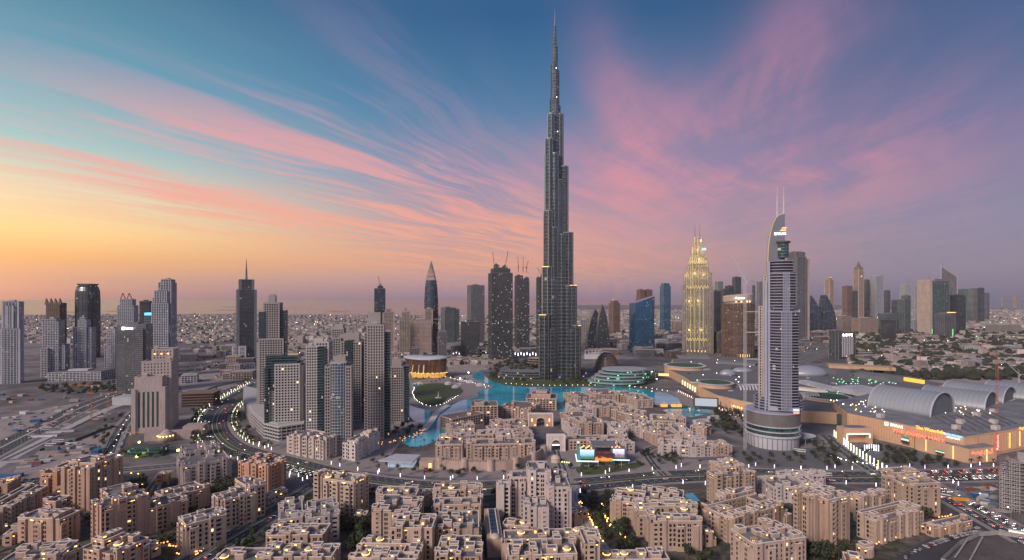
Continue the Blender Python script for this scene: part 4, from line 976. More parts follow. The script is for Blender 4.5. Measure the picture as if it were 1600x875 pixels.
for i, (a, b_, yb, yt, lab) in enumerate(((1308,1330,522,494,'low beige office right of the curved pair'), (1330,1372,524,497,'wide stone office in front of the clock tower'), (1372,1402,520,490,'low grey office with white roof steps'), (1376,1400,532,500,'long dark glass block under the white roof steps'), (1424,1434,520,500,'small pale block beside the large green office'),
        (1540,1596,523,508,'long low warehouse on the eastern plain'), (905,920,540,500,'pale low tower wedged beside the supertall base'), (1050,1070,520,503,'small pink office between blue tower and gilded tower'), (1115,1142,552,520,'brown low office behind the mall roofs'), (640,655,570,545,'low grey apartment row behind the opera'), (600,626,575,553,'long low apartment row behind the short teal residence'),
        (0,20,600,588,'low white podium block at the western frame edge'), (75,180,596,581,'long white low podium joining the canal towers'))):
    T(lab, a, b_, yb, 8, .5, [(0,1,0,1,yt)], F_dk if 'dark' in lab else F_br if 'brown' in lab else F_gy if 'grey' in lab else F_wh if ('pale' in lab or 'white' in lab) else F_bg, (C_dk, C_br, C_gr)[i % 3], sx=7, name='office_building', cat='building')
# hotel with lit letters on white fins
r_, w_, d_, cy_ = T('grey hotel with white vertical fins and letters along its top', 1295, 1338, 562, 16, .5, [(0,.96,0,1,519),(-.02,.4,.3,.95,517)], F_gy, C_dk, sx=12, ring=.6, pier=1, name='hotel', cat='hotel')
b = MB()
for i in range(7): x = -w_*.3+i*w_*.095; b.box(x, x+2.2, -d_/2-1.6, -d_/2, 8, ztop(526, cy_))
b.build('fins', F_wh, r_); letters(r_, 'R O V E', M_wht, 11, (-w_*.02, -d_/2-2, ztop(523, cy_)), 0)
# ------------------------------------------------------------------ ground, water, roads
def gmat(name, stops, sc1, sc2, rough=.95, mixn=.5):
    m = bpy.data.materials.new(name); m.use_nodes = True; n = NT(m.node_tree); p = n.N['Principled BSDF']
    geo = n.n('ShaderNodeNewGeometry'); P = geo.outputs['Position']
    f = n.m('ADD', n.m('MULTIPLY', n.noise(P, sc1, 6, .6), 1-mixn), n.m('MULTIPLY', n.noise(P, sc2, 5, .65, .6), mixn))
    n.L.new(n.ramp(f, stops), p.inputs['Base Color']); p.inputs['Roughness'].default_value = rough
    MATS[name] = m; return m
G_city = gmat('city_ground', [(.34,(.045,.042,.04)),(.44,(.09,.08,.08)),(.53,(.17,.15,.15)),(.64,(.29,.265,.265))], .0035, .02)
G_lot = gmat('sand_lot', [(.3,(.20,.165,.155)),(.5,(.30,.25,.235)),(.7,(.38,.32,.30))], .02, .11)
G_garden = gmat('garden_ground', [(.3,(.018,.026,.013)),(.46,(.04,.045,.028)),(.55,(.12,.10,.085)),(.66,(.22,.185,.165))], .03, .16)
G_pave = gmat('paving', [(.3,(.21,.18,.175)),(.6,(.29,.25,.24)),(.8,(.35,.31,.30))], .08, .6)
G_lawn = gmat('lawn_turf', [(.3,(.045,.06,.02)),(.6,(.075,.085,.03)),(.8,(.10,.10,.045))], .03, .3)
G_asph = gmat('asphalt', [(.3,(.038,.040,.045)),(.6,(.058,.060,.066)),(.8,(.085,.085,.09))], .03, .5)
G_asl = gmat('asphalt_light', [(.3,(.10,.10,.105)),(.6,(.15,.145,.15)),(.8,(.2,.19,.19))], .03, .4)
M_mark = pmat('road_paint', (.75,.75,.72), .6, 0)
M_kerb = pmat('kerb_stone', (.42,.39,.38), .9, .1, .3)
SEAD = 5900.0
g = MB()
nx = 60
for i in range(nx):                                  # one land sheet out to the shore
    xa, xb = -9000+18000*i/nx, -9000+18000*(i+1)/nx
    sh = lambda x: SEAD+160*math.sin(x/700.)+110*math.sin(x/260.+1)+60*math.sin(x/90.)+ (9000*max(0, min(1, (x-500)/900)) if x > 500 else 0)
    g.quad((xa,-600,0),(xb,-600,0),(xb,sh(xb),0),(xa,sh(xa),0))
struct('ground', g, G_city)
m = bpy.data.materials.new('sea_water'); m.use_nodes = True; n = NT(m.node_tree); p = n.N['Principled BSDF']
p.inputs['Base Color'].default_value = (.07,.085,.11,1); p.inputs['Roughness'].default_value = .22
geo = n.n('ShaderNodeNewGeometry'); bn = n.n('ShaderNodeBump'); bn.inputs['Strength'].default_value = .25; bn.inputs['Distance'].default_value = 3
n.L.new(n.noise(geo.outputs['Position'], .02, 4), bn.inputs['Height']); n.L.new(bn.outputs[0], p.inputs['Normal'])
g = MB(); g.quad((-80000,5000,-2),(80000,5000,-2),(80000,120000,-2),(-80000,120000,-2)); struct('sea', g, m)
g = MB()                                             # offshore sand bars and breakwaters
for (xa, xb, yy, wd) in ((330,420,484,120),(395,470,481,60),(90,150,487,80),(345,372,479,110),(500,560,486,60),(155,215,486,60),(400,500,479,40)):
    a, b_ = G(xa, yy), G(xb, yy+1.2); k = 12
    for i in range(k):
        p0, p1 = a.lerp(b_, i/k), a.lerp(b_, (i+1)/k); w0 = wd*math.sin(math.pi*(i+.2)/(k+.4)); w1 = wd*math.sin(math.pi*(i+1.2)/(k+.4))
        g.quad((p0.x,p0.y-w0,1.0),(p1.x,p1.y-w1,1.0),(p1.x,p1.y+w1,1.0),(p0.x,p0.y+w0,1.0))
tag(g.build('land', G_lot), kind='structure')

def patch(name, pts, z, mat, smooth=0):
    P = [G(*q) for q in pts]
    if smooth:
        out = []; k = len(P)
        for i in range(k):
            a, b_, c, d = P[i-1], P[i], P[(i+1) % k], P[(i+2) % k]
            for j in range(smooth):
                t_ = j/smooth; out.append(.5*((2*b_)+(c-a)*t_+(2*a-5*b_+4*c-d)*t_*t_+(3*b_-a-3*c+d)*t_**3))
        P = out
    g = MB(); g.v = [(q.x, q.y, z) for q in P]; g.f = [tuple(range(len(P)))]
    # orientation up
    ar = sum(P[i].x*P[(i+1) % len(P)].y-P[(i+1) % len(P)].x*P[i].y for i in range(len(P)))
    if ar < 0: g.f = [tuple(reversed(range(len(P))))]
    return struct(name, g, mat)
def spline(P, k=8):
    out = []; P = [P[0]*2-P[1]]+P+[P[-1]*2-P[-2]]
    for i in range(1, len(P)-2):
        a, b_, c, d = P[i-1:i+3]
        for j in range(k):
            t_ = j/k; out.append(.5*((2*b_)+(c-a)*t_+(2*a-5*b_+4*c-d)*t_*t_+(3*b_-a-3*c+d)*t_**3))
    out.append(P[-2]); return out
def offs(L, o):
    out = []
    for i, q in enumerate(L):
        t_ = (L[min(i+1, len(L)-1)]-L[max(i-1, 0)]); t_.z = 0; t_.normalize(); out.append(q+Vector((-t_.y, t_.x, 0))*o)
    return out
def ribbon(g, L, o0, o1, z, z1=None):
    A, B_ = offs(L, o0), offs(L, o1)
    for i in range(len(L)-1):
        if z1 is None: g.quad((A[i].x,A[i].y,z),(A[i+1].x,A[i+1].y,z),(B_[i+1].x,B_[i+1].y,z),(B_[i].x,B_[i].y,z))
    if z1 is not None: g.loft([[(a.x,a.y,z),(b_.x,b_.y,z),(b_.x,b_.y,z1),(a.x,a.y,z1)] for a, b_ in zip(A, B_)])
def walk(L, step, start=0):
    d = start; acc = 0
    for a, b_ in zip(L, L[1:]):
        s_ = (b_-a).length
        while d <= acc+s_:
            yield a.lerp(b_, (d-acc)/s_), (b_-a).normalized(); d += step
        acc += s_
marks = MB()
def road(pts, wd, lanes=3, median=0, z=.10, mat=None, mark=True, pave=3.5, name='road', mmat=None):
    L = spline([G(*p) for p in pts]); g = MB(); ribbon(g, L, wd/2, -wd/2, z); struct(name, g, mat or G_asph)
    if pave:
        g = MB(); ribbon(g, L, wd/2+pave, wd/2, z-.1, z+.13); struct('pavement', g, G_pave)
        g = MB(); ribbon(g, L, -wd/2, -wd/2-pave, z-.1, z+.13); struct('pavement', g, G_pave)
    if median:
        g = MB(); ribbon(g, L, median/2, -median/2, z-.05, z+.18); struct('median', g, mmat or G_lawn)
        g = MB(); ribbon(g, L, median/2+.5, median/2, z-.05, z+.2); ribbon(g, L, -median/2, -median/2-.5, z-.05, z+.2); struct('kerb', g, M_kerb)
    if mark:
        half = (wd-median)/2; step = half/lanes
        for sd in (1, -1):
            for k in range(0, lanes+1):
                o = sd*(median/2+(.6 if k == 0 else (half-.5 if k == lanes else k*step)))
                if k in (0, lanes): ribbon(marks, L, o+.14, o-.14, z+.03)
                else:
                    O_ = offs(L, o)
                    for q, dr in walk(O_, 9):
                        n_ = Vector((-dr.y, dr.x, 0))*.14; e = q+dr*3.2
                        marks.quad((q.x-n_.x,q.y-n_.y,z+.03),(e.x-n_.x,e.y-n_.y,z+.03),(e.x+n_.x,e.y+n_.y,z+.03),(q.x+n_.x,q.y+n_.y,z+.03))
    return L
# surfaces under things
patch('garden', [(-140,900),(-140,790),(-60,772),(60,775),(150,760),(262,748),(300,735),(410,760),(500,765),(620,770),(800,775),(960,768),(1200,762),(1320,770),(1440,778),(1480,810),(1400,875),(1370,905)], .02, G_garden)
patch('sand_lot', [(20,738),(60,705),(120,690),(170,672),(196,668),(160,705),(140,742),(60,748)], .02, G_lot)
patch('sand_lot', [(0,655),(60,640),(130,628),(150,636),(60,668),(0,690),(-80,720),(-80,680)], .02, G_lot)
patch('sand_lot', [(275,590),(330,575),(420,572),(405,588),(395,600),(330,612),(285,612)], .02, G_lot)
patch('sand_lot', [(1330,590),(1480,575),(1600,570),(1640,600),(1600,606),(1480,600),(1400,596)], .02, G_lot)
patch('sand_lot', [(700,560),(740,552),(800,556),(760,572),(735,590),(700,585)], .02, G_lot)
patch('plaza', [(365,705),(450,716),(560,735),(640,744),(720,748),(850,745),(905,748),(1000,738),(1180,728),(1300,735),(1400,735),(1400,722),(1250,716),(1180,712),(1080,712),(900,700),(700,722),(600,712),(560,700),(460,700),(380,690)], .02, G_pave)
patch('plaza', [(1060,690),(1170,700),(1290,700),(1330,690),(1330,735),(1180,728),(1060,715)], .05, G_asl)
patch('plaza', [(1340,690),(1420,700),(1560,728),(1600,728),(1600,740),(1440,738),(1330,725)], .05, G_asl)
patch('plaza', [(640,598),(700,585),(735,588),(770,604),(750,612),(748,620),(700,632),(680,645),(655,640),(640,628)], .03, G_pave)
patch('plaza', [(600,660),(660,655),(680,646),(668,672),(640,684),(625,692),(610,712),(560,712),(580,690)], .04, G_pave)
patch('plaza', [(1060,610),(1090,622),(1120,640),(1180,655),(1180,668),(1115,648),(1068,632),(1050,614)], .04, G_pave)
patch('lawn', [(646,612),(652,604),(672,599),(700,600),(722,608),(720,616),(700,622),(690,632),(672,634),(652,628)], .07, G_lawn, 5)
patch('lawn', [(900,735),(915,742),(960,738),(1005,728),(1000,722),(960,728),(910,728)], .07, G_lawn, 3)
patch('lawn', [(760,590),(780,600),(830,604),(930,603),(960,598),(900,592),(820,594),(790,580)], .05, G_lawn, 3)
patch('lawn', [(195,705),(262,702),(264,712),(194,714)], .06, G_lawn)
lake_m = bpy.data.materials.new('lake_water'); lake_m.use_nodes = True; n = NT(lake_m.node_tree); p = n.N['Principled BSDF']
geo = n.n('ShaderNodeNewGeometry')
n.L.new(n.ramp(n.noise(geo.outputs['Position'], .012, 3, .5), [(.36,(.004,.22,.33)),(.5,(.008,.40,.55)),(.65,(.02,.54,.68))]), p.inputs['Base Color'])
p.inputs['Roughness'].default_value = .05; p.inputs['Specular IOR Level'].default_value = .9; bn = n.n('ShaderNodeBump'); bn.inputs['Strength'].default_value = .08; bn.inputs['Distance'].default_value = .15
n.L.new(n.noise(geo.outputs['Position'], .5, 3), bn.inputs['Height']); n.L.new(bn.outputs[0], p.inputs['Normal'])
patch('water', [(626,690),(638,681),(658,675),(668,668),(681,646),(697,638),(720,626),(740,622),(748,619),(746,612),(771,605),(764,600),(750,595),(737,590),(740,584),(753,579),(758,588),(768,595),(790,602),(826,605),(900,605),(960,605),(1000,608),(1030,612),(1050,617),(1061,624),(1064,631),(1030,634),(1000,628),(960,624),(912,622),(900,630),(893,640),(882,644),(870,641),(872,630),(862,626),(824,628),(785,632),(745,640),(720,648),(702,657),(699,680),(674,692),(658,698),(640,698)], .12, lake_m)
patch('water', [(640,633),(655,638),(672,642),(674,646),(664,661),(646,657),(638,648)], .12, lake_m)
patch('water', [(640,601),(655,596),(661,600),(646,606)], .12, lake_m)
patch('water', [(1035,641),(1060,636),(1110,640),(1113,644),(1082,652),(1050,648)], .12, lake_m)
for q in ([(787,800),(800,799),(800,812),(790,814)], [(1068,773),(1082,770),(1094,783),(1080,786)]):
    patch('pool_water', q, .2, lake_m)
# footbridge over the channel
b = MB(); A, B2 = G(682,646), G(664,676)
L = spline([G(*q) for q in ((700,634),(690,641),(681,648),(672,662),(662,674))]); ribbon(b, L, 5, -5, .3, 1.4)
for o in (5, -5.3): ribbon(b, L, o+.3, o, 1.4, 2.3)
tag(b.build('footbridge', M_cop), 'long curved stone footbridge between the round lawn and the promenade', 'bridge')
# roads
R1 = road([(408,598),(394,606),(365,624),(343,642),(335,662),(341,681),(359,697),(384,707),(440,721),(500,737),(560,750),(640,760),(720,763),(800,760),(900,757),(980,750),(1060,744),(1180,741),(1300,745),(1450,744),(1640,738)], 34, 3, 5)
R2 = road([(500,757),(470,776),(440,795),(370,835),(310,872),(270,900)], 22, 2, 1.5)
R3 = road([(420,545),(330,572),(240,598),(165,622),(120,640),(60,670),(0,700),(-80,742)], 34, 4, 2, mmat=M_kerb)
R3b = road([(260,612),(180,635),(120,662),(50,698),(0,725),(-60,760)], 14, 2, 0, mat=M_kerb, z=.07, pave=0, mark=False)
R4 = road([(212,642),(196,660),(182,680),(168,712),(150,748)], 13, 2, 0)
R4b = road([(-60,770),(40,752),(120,742),(200,734),(300,724),(380,712)], 14, 2, 0, z=.16)
R5 = road([(1430,748),(1460,765),(1500,785),(1550,812),(1620,850)], 26, 3, 2, z=.13)
R6 = road([(1150,610),(1225,575),(1265,558),(1310,545),(1400,532),(1560,520),(1700,512)], 60, 5, 6, z=.1, mat=G_asl, pave=0)
R7 = road([(1490,540),(1475,556),(1462,572),(1450,592)], 26, 3, 2, z=.08, mat=G_asl, pave=0)
R8 = road([(1290,680),(1312,700),(1340,720),(1375,742)], 14, 2, 0, z=.18)
R9 = road([(905,752),(895,775),(905,800),(930,840),(960,880)], 8, 1, 0, z=.12, pave=1, mat=G_pave)
R10 = road([(262,735),(240,760),(225,790),(215,830)], 9, 1, 0, z=.13, pave=2)
R11 = road([(1040,745),(1020,725),(1010,705),(1035,695)], 9, 1, 0, z=.14)
R12 = road([(885,755),(880,735),(872,715),(869,704)], 9, 1, 0, z=.14)
R13 = road([(1700,495),(1400,507),(1150,512),(900,520),(700,516),(480,522),(300,540),(150,575),(-100,610)], 46, 4, 6, z=.07, mat=G_asl, pave=0)
patch('car_park', [(1350,900),(1405,868),(1450,842),(1500,818),(1535,812),(1560,830),(1600,850),(1640,870),(1640,910)], .05, G_asph)
patch('car_park', [(20,748),(62,746),(78,756),(40,766),(5,764)], .2, G_asph)
struct('road_marking', marks, M_mark)
# excavation with concrete liner at the south-east corner
pit = MB(); P = [G(*q) for q in ((1470,880),(1500,852),(1530,838),(1560,836),(1600,842),(1660,852),(1660,900),(1560,910))]
pit.loft([[(q.x, q.y, 3.5) for q in P], [(q.x, q.y, .1) for q in P]], False, False)
for (a, b_) in (((1492,875),(1512,848)), ((1515,880),(1535,845))): pit.bar(tuple(G(*a)+Vector((0,0,2))), tuple(G(*b_)+Vector((0,0,3))), .6)
tag(pit.build('retaining_wall', M_conc), 'curved concrete retaining wall with props round the excavation', 'retaining wall')
patch('excavated_ground', [(1475,882),(1502,854),(1530,840),(1560,838),(1600,844),(1660,854),(1660,905),(1560,915)], .12, gmat('pit_floor', [(.3,(.05,.045,.045)),(.7,(.16,.13,.12))], .05, .4))

# ------------------------------------------------------------------ low city out to the shore
M_vil = pmat('villa_render', (.50,.43,.40), .9, .15, .02, island=.55)
rr = random.Random(5)
def far_ok(x, y):
    px = 800+F*x/y; py = HY+CAMH*F/y
    if px < -15 or px > 1640: return False
    if y < (1420 if 430 < px < 760 else 1750) and not (1330 < px): return False
    if px < 300 and y < 1900: return False
    if px < 430 and y < 2300 and math.sin(x/90.)*math.sin(y/130.) < .3: return False
    if y > SEAD-150+160*math.sin(x/700.) and x < 700: return False
    if 900 < px < 1330 and y < 2400: return False
    for L in (R13, R6):
        for q in L[::3]:
            if abs(q.x-x) < 70 and abs(q.y-y) < 45: return False
    return True
villas = []
tries = 0
while len(villas) < 24000 and tries < 200000:
    tries += 1; u = rr.random(); y = 1250+(SEAD+2600-1250)*u**1.5; x = rr.uniform(-1.02, 1.02)*y
    if not far_ok(x, y): continue
    px = 800+F*x/y
    if 1290 < px and y < 2300 and rr.random() < .35: continue
    c = math.sin(x/330.+1.3)*math.sin(y/290.)+math.sin(x/120.)*math.sin(y/150.+2)*.6
    if c < -.5 and rr.random() < .6: continue
    villas.append((y, x))
villas.sort()
def villa_mesh(k):
    b = MB(); a = 1; b.box(-.5,.5,-.5,.5,0,1); 
    if k % 2: b.box(-.2,.45,-.4,.3,1,1.35)
    if k % 3 == 0: b.box(.5,.8,-.3,.35,0,.6)
    if k % 4 == 1: b.box(-.75,-.5,-.45,.1,0,.55)
    return b.mesh('villa', M_vil)
VM = [villa_mesh(k) for k in range(6)]
vs = MB(); VLAB = 'low pale flat-roofed villa in the district between towers and sea'
for i, (y, x) in enumerate(villas):
    a = rr.choice([R(15), R(15), R(105), R(-30)]); w_, d_, h = rr.uniform(11, 24), rr.uniform(10, 20), rr.choice([5, 7.5, 8, 9, 11])
    if rr.random() < .03: h *= 2.2; w_ *= 1.3
    if i < 300: put('villa', VM[i % 6], None, (x, y, 0), a, (w_, d_, h))
    else:
        c, s_ = math.cos(a), math.sin(a); k = len(vs.v)
        for zz in (0, h):
            for p_, q_ in ((-.5,-.5),(.5,-.5),(.5,.5),(-.5,.5)): vs.v.append((x+c*p_*w_-s_*q_*d_, y+s_*p_*w_+c*q_*d_, zz))
        vs.f += [(k,k+1,k+5,k+4),(k+1,k+2,k+6,k+5),(k+2,k+3,k+7,k+6),(k+3,k,k+4,k+7),(k+4,k+5,k+6,k+7)]
for o in COL.objects:
    if o.name.split('.')[0] == 'villa': tag(o, VLAB, 'villa', 'villas of the low district')
tag(vs.build('villa', M_vil), 'dense low pale villas of the district reaching to the sea', 'villas', kind='stuff')
# far canopy: dark green clumps between the villas, denser to the east
M_can = pmat('far_canopy', (.045,.055,.035), .95, .3, .02, island=.4)
cb = MB(); rr = random.Random(8); k = 0; tries = 0
while k < 5200 and tries < 60000:
    tries += 1; y = 1150+4600*rr.random()**1.3; x = rr.uniform(-1.0, 1.02)*y; px = 800+F*x/y
    if not far_ok(x, y): continue
    east = 1320 < px and y < 2900
    if not east and rr.random() < .6: continue
    r = rr.uniform(4, 9)*(1.5 if east else 1); h = r*rr.uniform(.8, 1.2); n_ = 6
    rings = []
    for zf, rf in ((.05,.7),(.45,1.0),(.8,.7),(1.0,.12)):
        rings.append([(x+r*rf*rr.uniform(.75,1.2)*math.cos(2*math.pi*i/n_), y+r*rf*rr.uniform(.75,1.2)*math.sin(2*math.pi*i/n_), h*zf*1.4) for i in range(n_)])
    cb.loft(rings, False, True); k += 1
tag(cb.build('treetops', M_can), 'dark green treetops scattered through the low district and the eastern parks', 'trees', kind='stuff')
# scattered street lights of the low district
lm = MB(); lm.box(-.5,.5,-.5,.5,0,1); LML = [lm.mesh('light_head', glow('city_light_%d' % i, c, s_)) for i, (c, s_) in enumerate((((1,.85,.6),14), ((1,.95,.85),14), ((1,.6,.25),10), ((.4,1,.7),8)))]
pl = MB(); pl.box(-.15,.15,-.15,.15,0,12); PLM = pl.mesh('light_pole', F_gy)
spots = []; tries = 0; rr = random.Random(21)
while len(spots) < 290 and tries < 9000:
    tries += 1; y = 1200+4300*rr.random()**1.4; x = rr.uniform(-1, 1.0)*y
    if far_ok(x, y) or (y < 2400 and 900 < 800+F*x/y < 1330 and rr.random() < .3 and y > 1500): spots.append((x, y))
for i, (x, y) in enumerate(spots):
    t_ = thing('street_light', 'lit street light among the low houses towards the sea', 'street light', (x, y, 0), 0, 'street lights of the low district')
    put('light_pole', PLM, t_); s_ = y/1800*1.1; put('light_head', LML[rr.choice([0,0,1,1,2,2,3])], t_, (0,0,12), 0, (s_, s_, s_*.6))
# ------------------------------------------------------------------ supertall tower
DB = 1190.0; XB = (867-800)/F*DB
zb = lambda py: ztop(py, DB)
M_bkG = curtain('supertall_glazing', (.05,.07,.08), fl=8, bay=2.0, lit=.003, metal=.75, rough=.22, band=.28, line=.35, bandcol=(.16,.18,.19))
M_bkF = pmat('supertall_fins', (.30,.34,.36), .28, .05, .05, metal=.8)
M_bkD = pmat('supertall_plant_band', (.05,.055,.06), .6, .1, .1)
bk = thing('skyscraper', 'silver supertall tower with stepped setbacks and a long spire, tallest in the city', 'skyscraper', (XB, DB, 0), 0)
gl, fn, bd, hl = MB(), MB(), MB(), MB(); edge = []
def lobe(ang, rad, wd, z0, z1, fins=True):
    """one tube of a wing: from the core out to rad, rounded nose"""
    c, s_ = math.cos(R(ang)), math.sin(R(ang)); h = wd/2; pts = [(-2, h), ]
    n_ = 10
    pts = [(0, -h)]+[(rad-h+h*math.cos(R(-90+180*i/n_)), h*math.sin(R(-90+180*i/n_))) for i in range(n_+1)]+[(0, h)]
    P = [(c*x-s_*y, s_*x+c*y) for x, y in pts]
    gl.loft([[(x, y, z) for x, y in P] for z in (z0, z1)])
    o = [(c*x-s_*y, s_*x+c*y) for x, y in [(x+.35*(1 if x > rad-h else 0), y*1.035) for x, y in pts]]
    z = z0+8 if z0 < 5 else z0
    while z < min(z1, 230): fn.loft([[(x, y, q) for x, y in o] for q in (z, z+.55)]); z += 8
    for i in (1, 4, len(o)-5, len(o)-2): hl.bar((o[i][0], o[i][1], z0), (o[i][0], o[i][1], z1+1.5), .75)  # bright strips added to stand for vertical highlights on the tubes
    if fins:
        for i in range(0, len(o)):
            fn.bar((o[i][0], o[i][1], z0), (o[i][0], o[i][1], z1+1), .38)
        for k in (.25, .5, .75):
            for sgn in (-1, 1):
                x, y = (rad-h)*k, sgn*h*1.03; fn.bar((c*x-s_*y, s_*x+c*y, z0), (c*x-s_*y, s_*x+c*y, z1), .38)
    fn.loft([[(x, y, q) for x, y in o] for q in (z1, z1+2.2)])
    edge.append((P, z1))
    for zz in (zb(398), zb(522), zb(226), zb(300)):
        if z0 < zz-4 and zz+3 < z1: bd.loft([[(x*1.006, y*1.006, q) for x, y in o] for q in (zz-3.5, zz+3.5)])
# wings: right, back-left, front-left; lists of (radius, top row)
for ang, steps in ((-10, ((58,509,21),(49,447,20),(41,365,19),(30,262,17),(19,180,15))), (112, ((50,540,21),(44,470,20),(36,390,19),(28,300,17),(20,200,15))), (231, ((52,492,22),(40,419,21),(36,333,20),(31,222,18),(22,182,15)))):
    for i, (rad, yt, wd) in enumerate(steps):
        lobe(ang, rad, wd, 0, zb(yt))
    # flanking shorter tubes
    for sgn in (-1, 1):
        c, s_ = math.cos(R(ang)), math.sin(R(ang)); ox, oy = -s_*sgn*9.5, c*sgn*9.5
        for rad, yt in ((steps[1][0]-3, steps[0][1]+14+sgn*8), (steps[2][0]-4, steps[1][1]+10+sgn*9), (steps[3][0]-5, steps[2][1]+14+sgn*11), (steps[4][0], steps[3][1]+22)):
            cx, cy = ox+c*(rad-8), oy+s_*(rad-8); zt = zb(yt)
            gl.cyl(cx, cy, 0, zt, 8, 8, 14); fn.cyl(cx, cy, zt, zt+1.6, 8.4, 8.4, 14)
            for k in range(14): a = 2*math.pi*k/14; fn.bar((cx+8.1*math.cos(a), cy+8.1*math.sin(a), 0), (cx+8.1*math.cos(a), cy+8.1*math.sin(a), zt), .33)
            z = 8
            while z < min(zt, 230): fn.cyl(cx, cy, z, z+.9, 8.3, 8.3, 14); z += 8
            for k in (8, 10, 13): a = 2*math.pi*k/14; hl.bar((cx+8.3*math.cos(a), cy+8.3*math.sin(a), 0), (cx+8.3*math.cos(a), cy+8.3*math.sin(a), zt), .6)  # added highlight strips on the flanking tubes
        gl.box(min(0, ox)-6, max(0, ox)+6, min(0, oy)-6, max(0, oy)+6, 0, zb(steps[3][1]+25))
# core, tapering in offset cylinders
for cx, r0, y0, y1 in ((-1,13.5,300,222),(0,12,222,182),(2,10.5,182,166),(-3,8.4,260,155),(1,8.6,182,111),(-2.2,7.0,160,100),(.6,5.6,111,73),(-1.2,4.4,100,62),(0,3.0,73,41)):
    z0, z1 = zb(y0), zb(y1); gl.cyl(cx, 0, z0-30, z1, r0, r0*.98, 16)
    for k in range(16): a = 2*math.pi*k/16; fn.bar((cx+r0*1.02*math.cos(a), r0*1.02*math.sin(a), z0-30), (cx+r0*1.02*math.cos(a), r0*1.02*math.sin(a), z1), .3)
    z = z0
    while z < z1: fn.cyl(cx, 0, z, z+.8, r0*1.03, r0*1.03, 16); z += 8
gl.build('glazing', M_bkG, bk); fn.build('steel_fins', M_bkF, bk); bd.build('plant_floor_band', M_bkD, bk); hl.build('highlight_strip', pmat('highlight_steel', (.72,.72,.70), .25, 0, metal=.85), bk)
b = MB(); b.revolve(0, 0, [(zb(43),2.2),(zb(30),1.5),(zb(30),1.1),(zb(14),.35)], 10); b.build('spire', M_bkF, bk)
for ang, rad, yt in ((-10,58,509),(-10,49,447),(231,52,492),(231,40,419),(231,30,560),(-10,52,556),(231,44,558)):
    c, s_ = math.cos(R(ang)), math.sin(R(ang)); put('terrace_light', ub(M_yls), bk, (c*(rad-8)-(0 if ang < 0 else 3), s_*(rad-8)-9.5, zb(yt)+1.4), R(0), (15,.8,1.4))
for (x, y, z) in ((12,-10,zb(500)),(14,-12,zb(430)),(6,-14,zb(470)),(16,-9,zb(385)),(3,-13,zb(155)),(2,-12,zb(110)),(5,-12,zb(208))):
    put('aircraft_light', ub(M_wht), bk, (x, y, z), 0, (1.2,1.2,1.2))
# podium of the supertall
def disc_building(label, cx, cy, rx, ry, n_fl, fh, matg, matf, name='podium_building', cat='building', rot=0, shrink=0.0, top=None, rib=.9, seg=36, lights=None, shift=0.0):
    root = thing(name, label, cat, (cx, cy, 0), rot); g, f = MB(), MB()
    ell = lambda k, z, sh=0: [(rx*k*math.cos(2*math.pi*i/seg)+sh, ry*k*math.sin(2*math.pi*i/seg), z) for i in range(seg)]
    for i in range(n_fl):
        k = 1-shrink*i; g.loft([ell(k*.94, i*fh, shift*i), ell(k*.94, (i+1)*fh, shift*i)]); f.loft([ell(k, (i+1)*fh-rib*.5, shift*i), ell(k, (i+1)*fh+rib*.5, shift*i)])
    g.build('glazing', matg, root); f.build('floor_slabs', matf, root)
    if lights:
        for q in range(lights[1]):
            a = R(-165+150*q/max(1, lights[1]-1)); i = q % n_fl; k = (1-shrink*i)*.96
            put('wall_light', ub(lights[0]), root, (rx*k*math.cos(a)+shift*i, ry*k*math.sin(a), i*fh+fh*.5), 0, (2.6,1.2,1.0))
    return root
p = G(820,592); disc_building('layered curved podium west of the supertall foot', p.x, p.y+12, 62, 26, 3, 5.5, C_dk, F_gy, rot=R(-6), shrink=.06, lights=(M_yls, 6))
p = G(880,590); disc_building('low curved entry podium directly under the supertall', p.x, p.y+10, 58, 24, 3, 6, C_br, F_br, rot=R(4), shrink=.03, lights=(glow('blue_lamp', (.15,.3,1), 3), 8))
p = G(843,574); disc_building('small layered rotunda between podium and supertall wing', p.x, p.y+6, 34, 18, 4, 6, C_dk, F_bg, shrink=.05, lights=(M_yls, 4))
p = G(805,588); b = MB()
for i in range(6): b.box(-48+i*3, 40-i*2, -10+i*4, 14, i*2.2, i*2.2+1.2)
o = b.build('terraced_canopy', F_gy); o.location = (p.x, p.y, 0); tag(o, 'low terraced canopy of pale steps beside the dark garden', 'canopy')
M_slab = pmat('deck_slab', (.30,.34,.35), .6, .1, .1)
# lakeside layered building and ribbed dome
p = G(965,606); disc_building('rounded lakeside building with five green-lit layered decks', p.x+8, p.y+52, 60, 46, 5, 6.2, curtain('green_lit_glazing', (.05,.12,.11), lit=.07, lcol=(.5,1,.75), ls=.8, fl=6.2, bay=3), M_slab, shrink=.055, shift=4, lights=(M_grn, 9), rib=1.8)
p = G(1000,600); disc_building('lower layered wing joining lakeside building and mall', p.x+8, p.y+60, 44, 34, 4, 6, curtain('green_lit_glazing', (.05,.12,.11)), F_gy, lights=(M_wht, 5))
p = G(953,585); root = thing('ribbed_pavilion', 'dark ribbed shell building right of the supertall foot', 'pavilion', (p.x, p.y+40, 0)); f, g = MB(), MB()
for i in range(14):
    z = i*3.3; k = math.sqrt(max(.02, 1-(z/50)**2)); f.revolve(0, 0, [(z, 30*k), (z+1.5, 30*k)], 28); 
g.revolve(0, 0, [(z_, 28.6*math.sqrt(max(.02, 1-(z_/50)**2))) for z_ in (0,8,16,24,32,40,45,48)], 28)
g.build('shell', C_dk, root); f.build('ribs', F_br, root)
root = thing('portal_row', 'row of white square portals behind the supertall base', 'portal', tuple(G(930,561))); b = MB()
for k in range(5): x = -30+k*10; b.box(x, x+1.5, 0, 3, 14, 27); b.box(x+1.5, x+9.9, 0, 3, 25.5, 27)
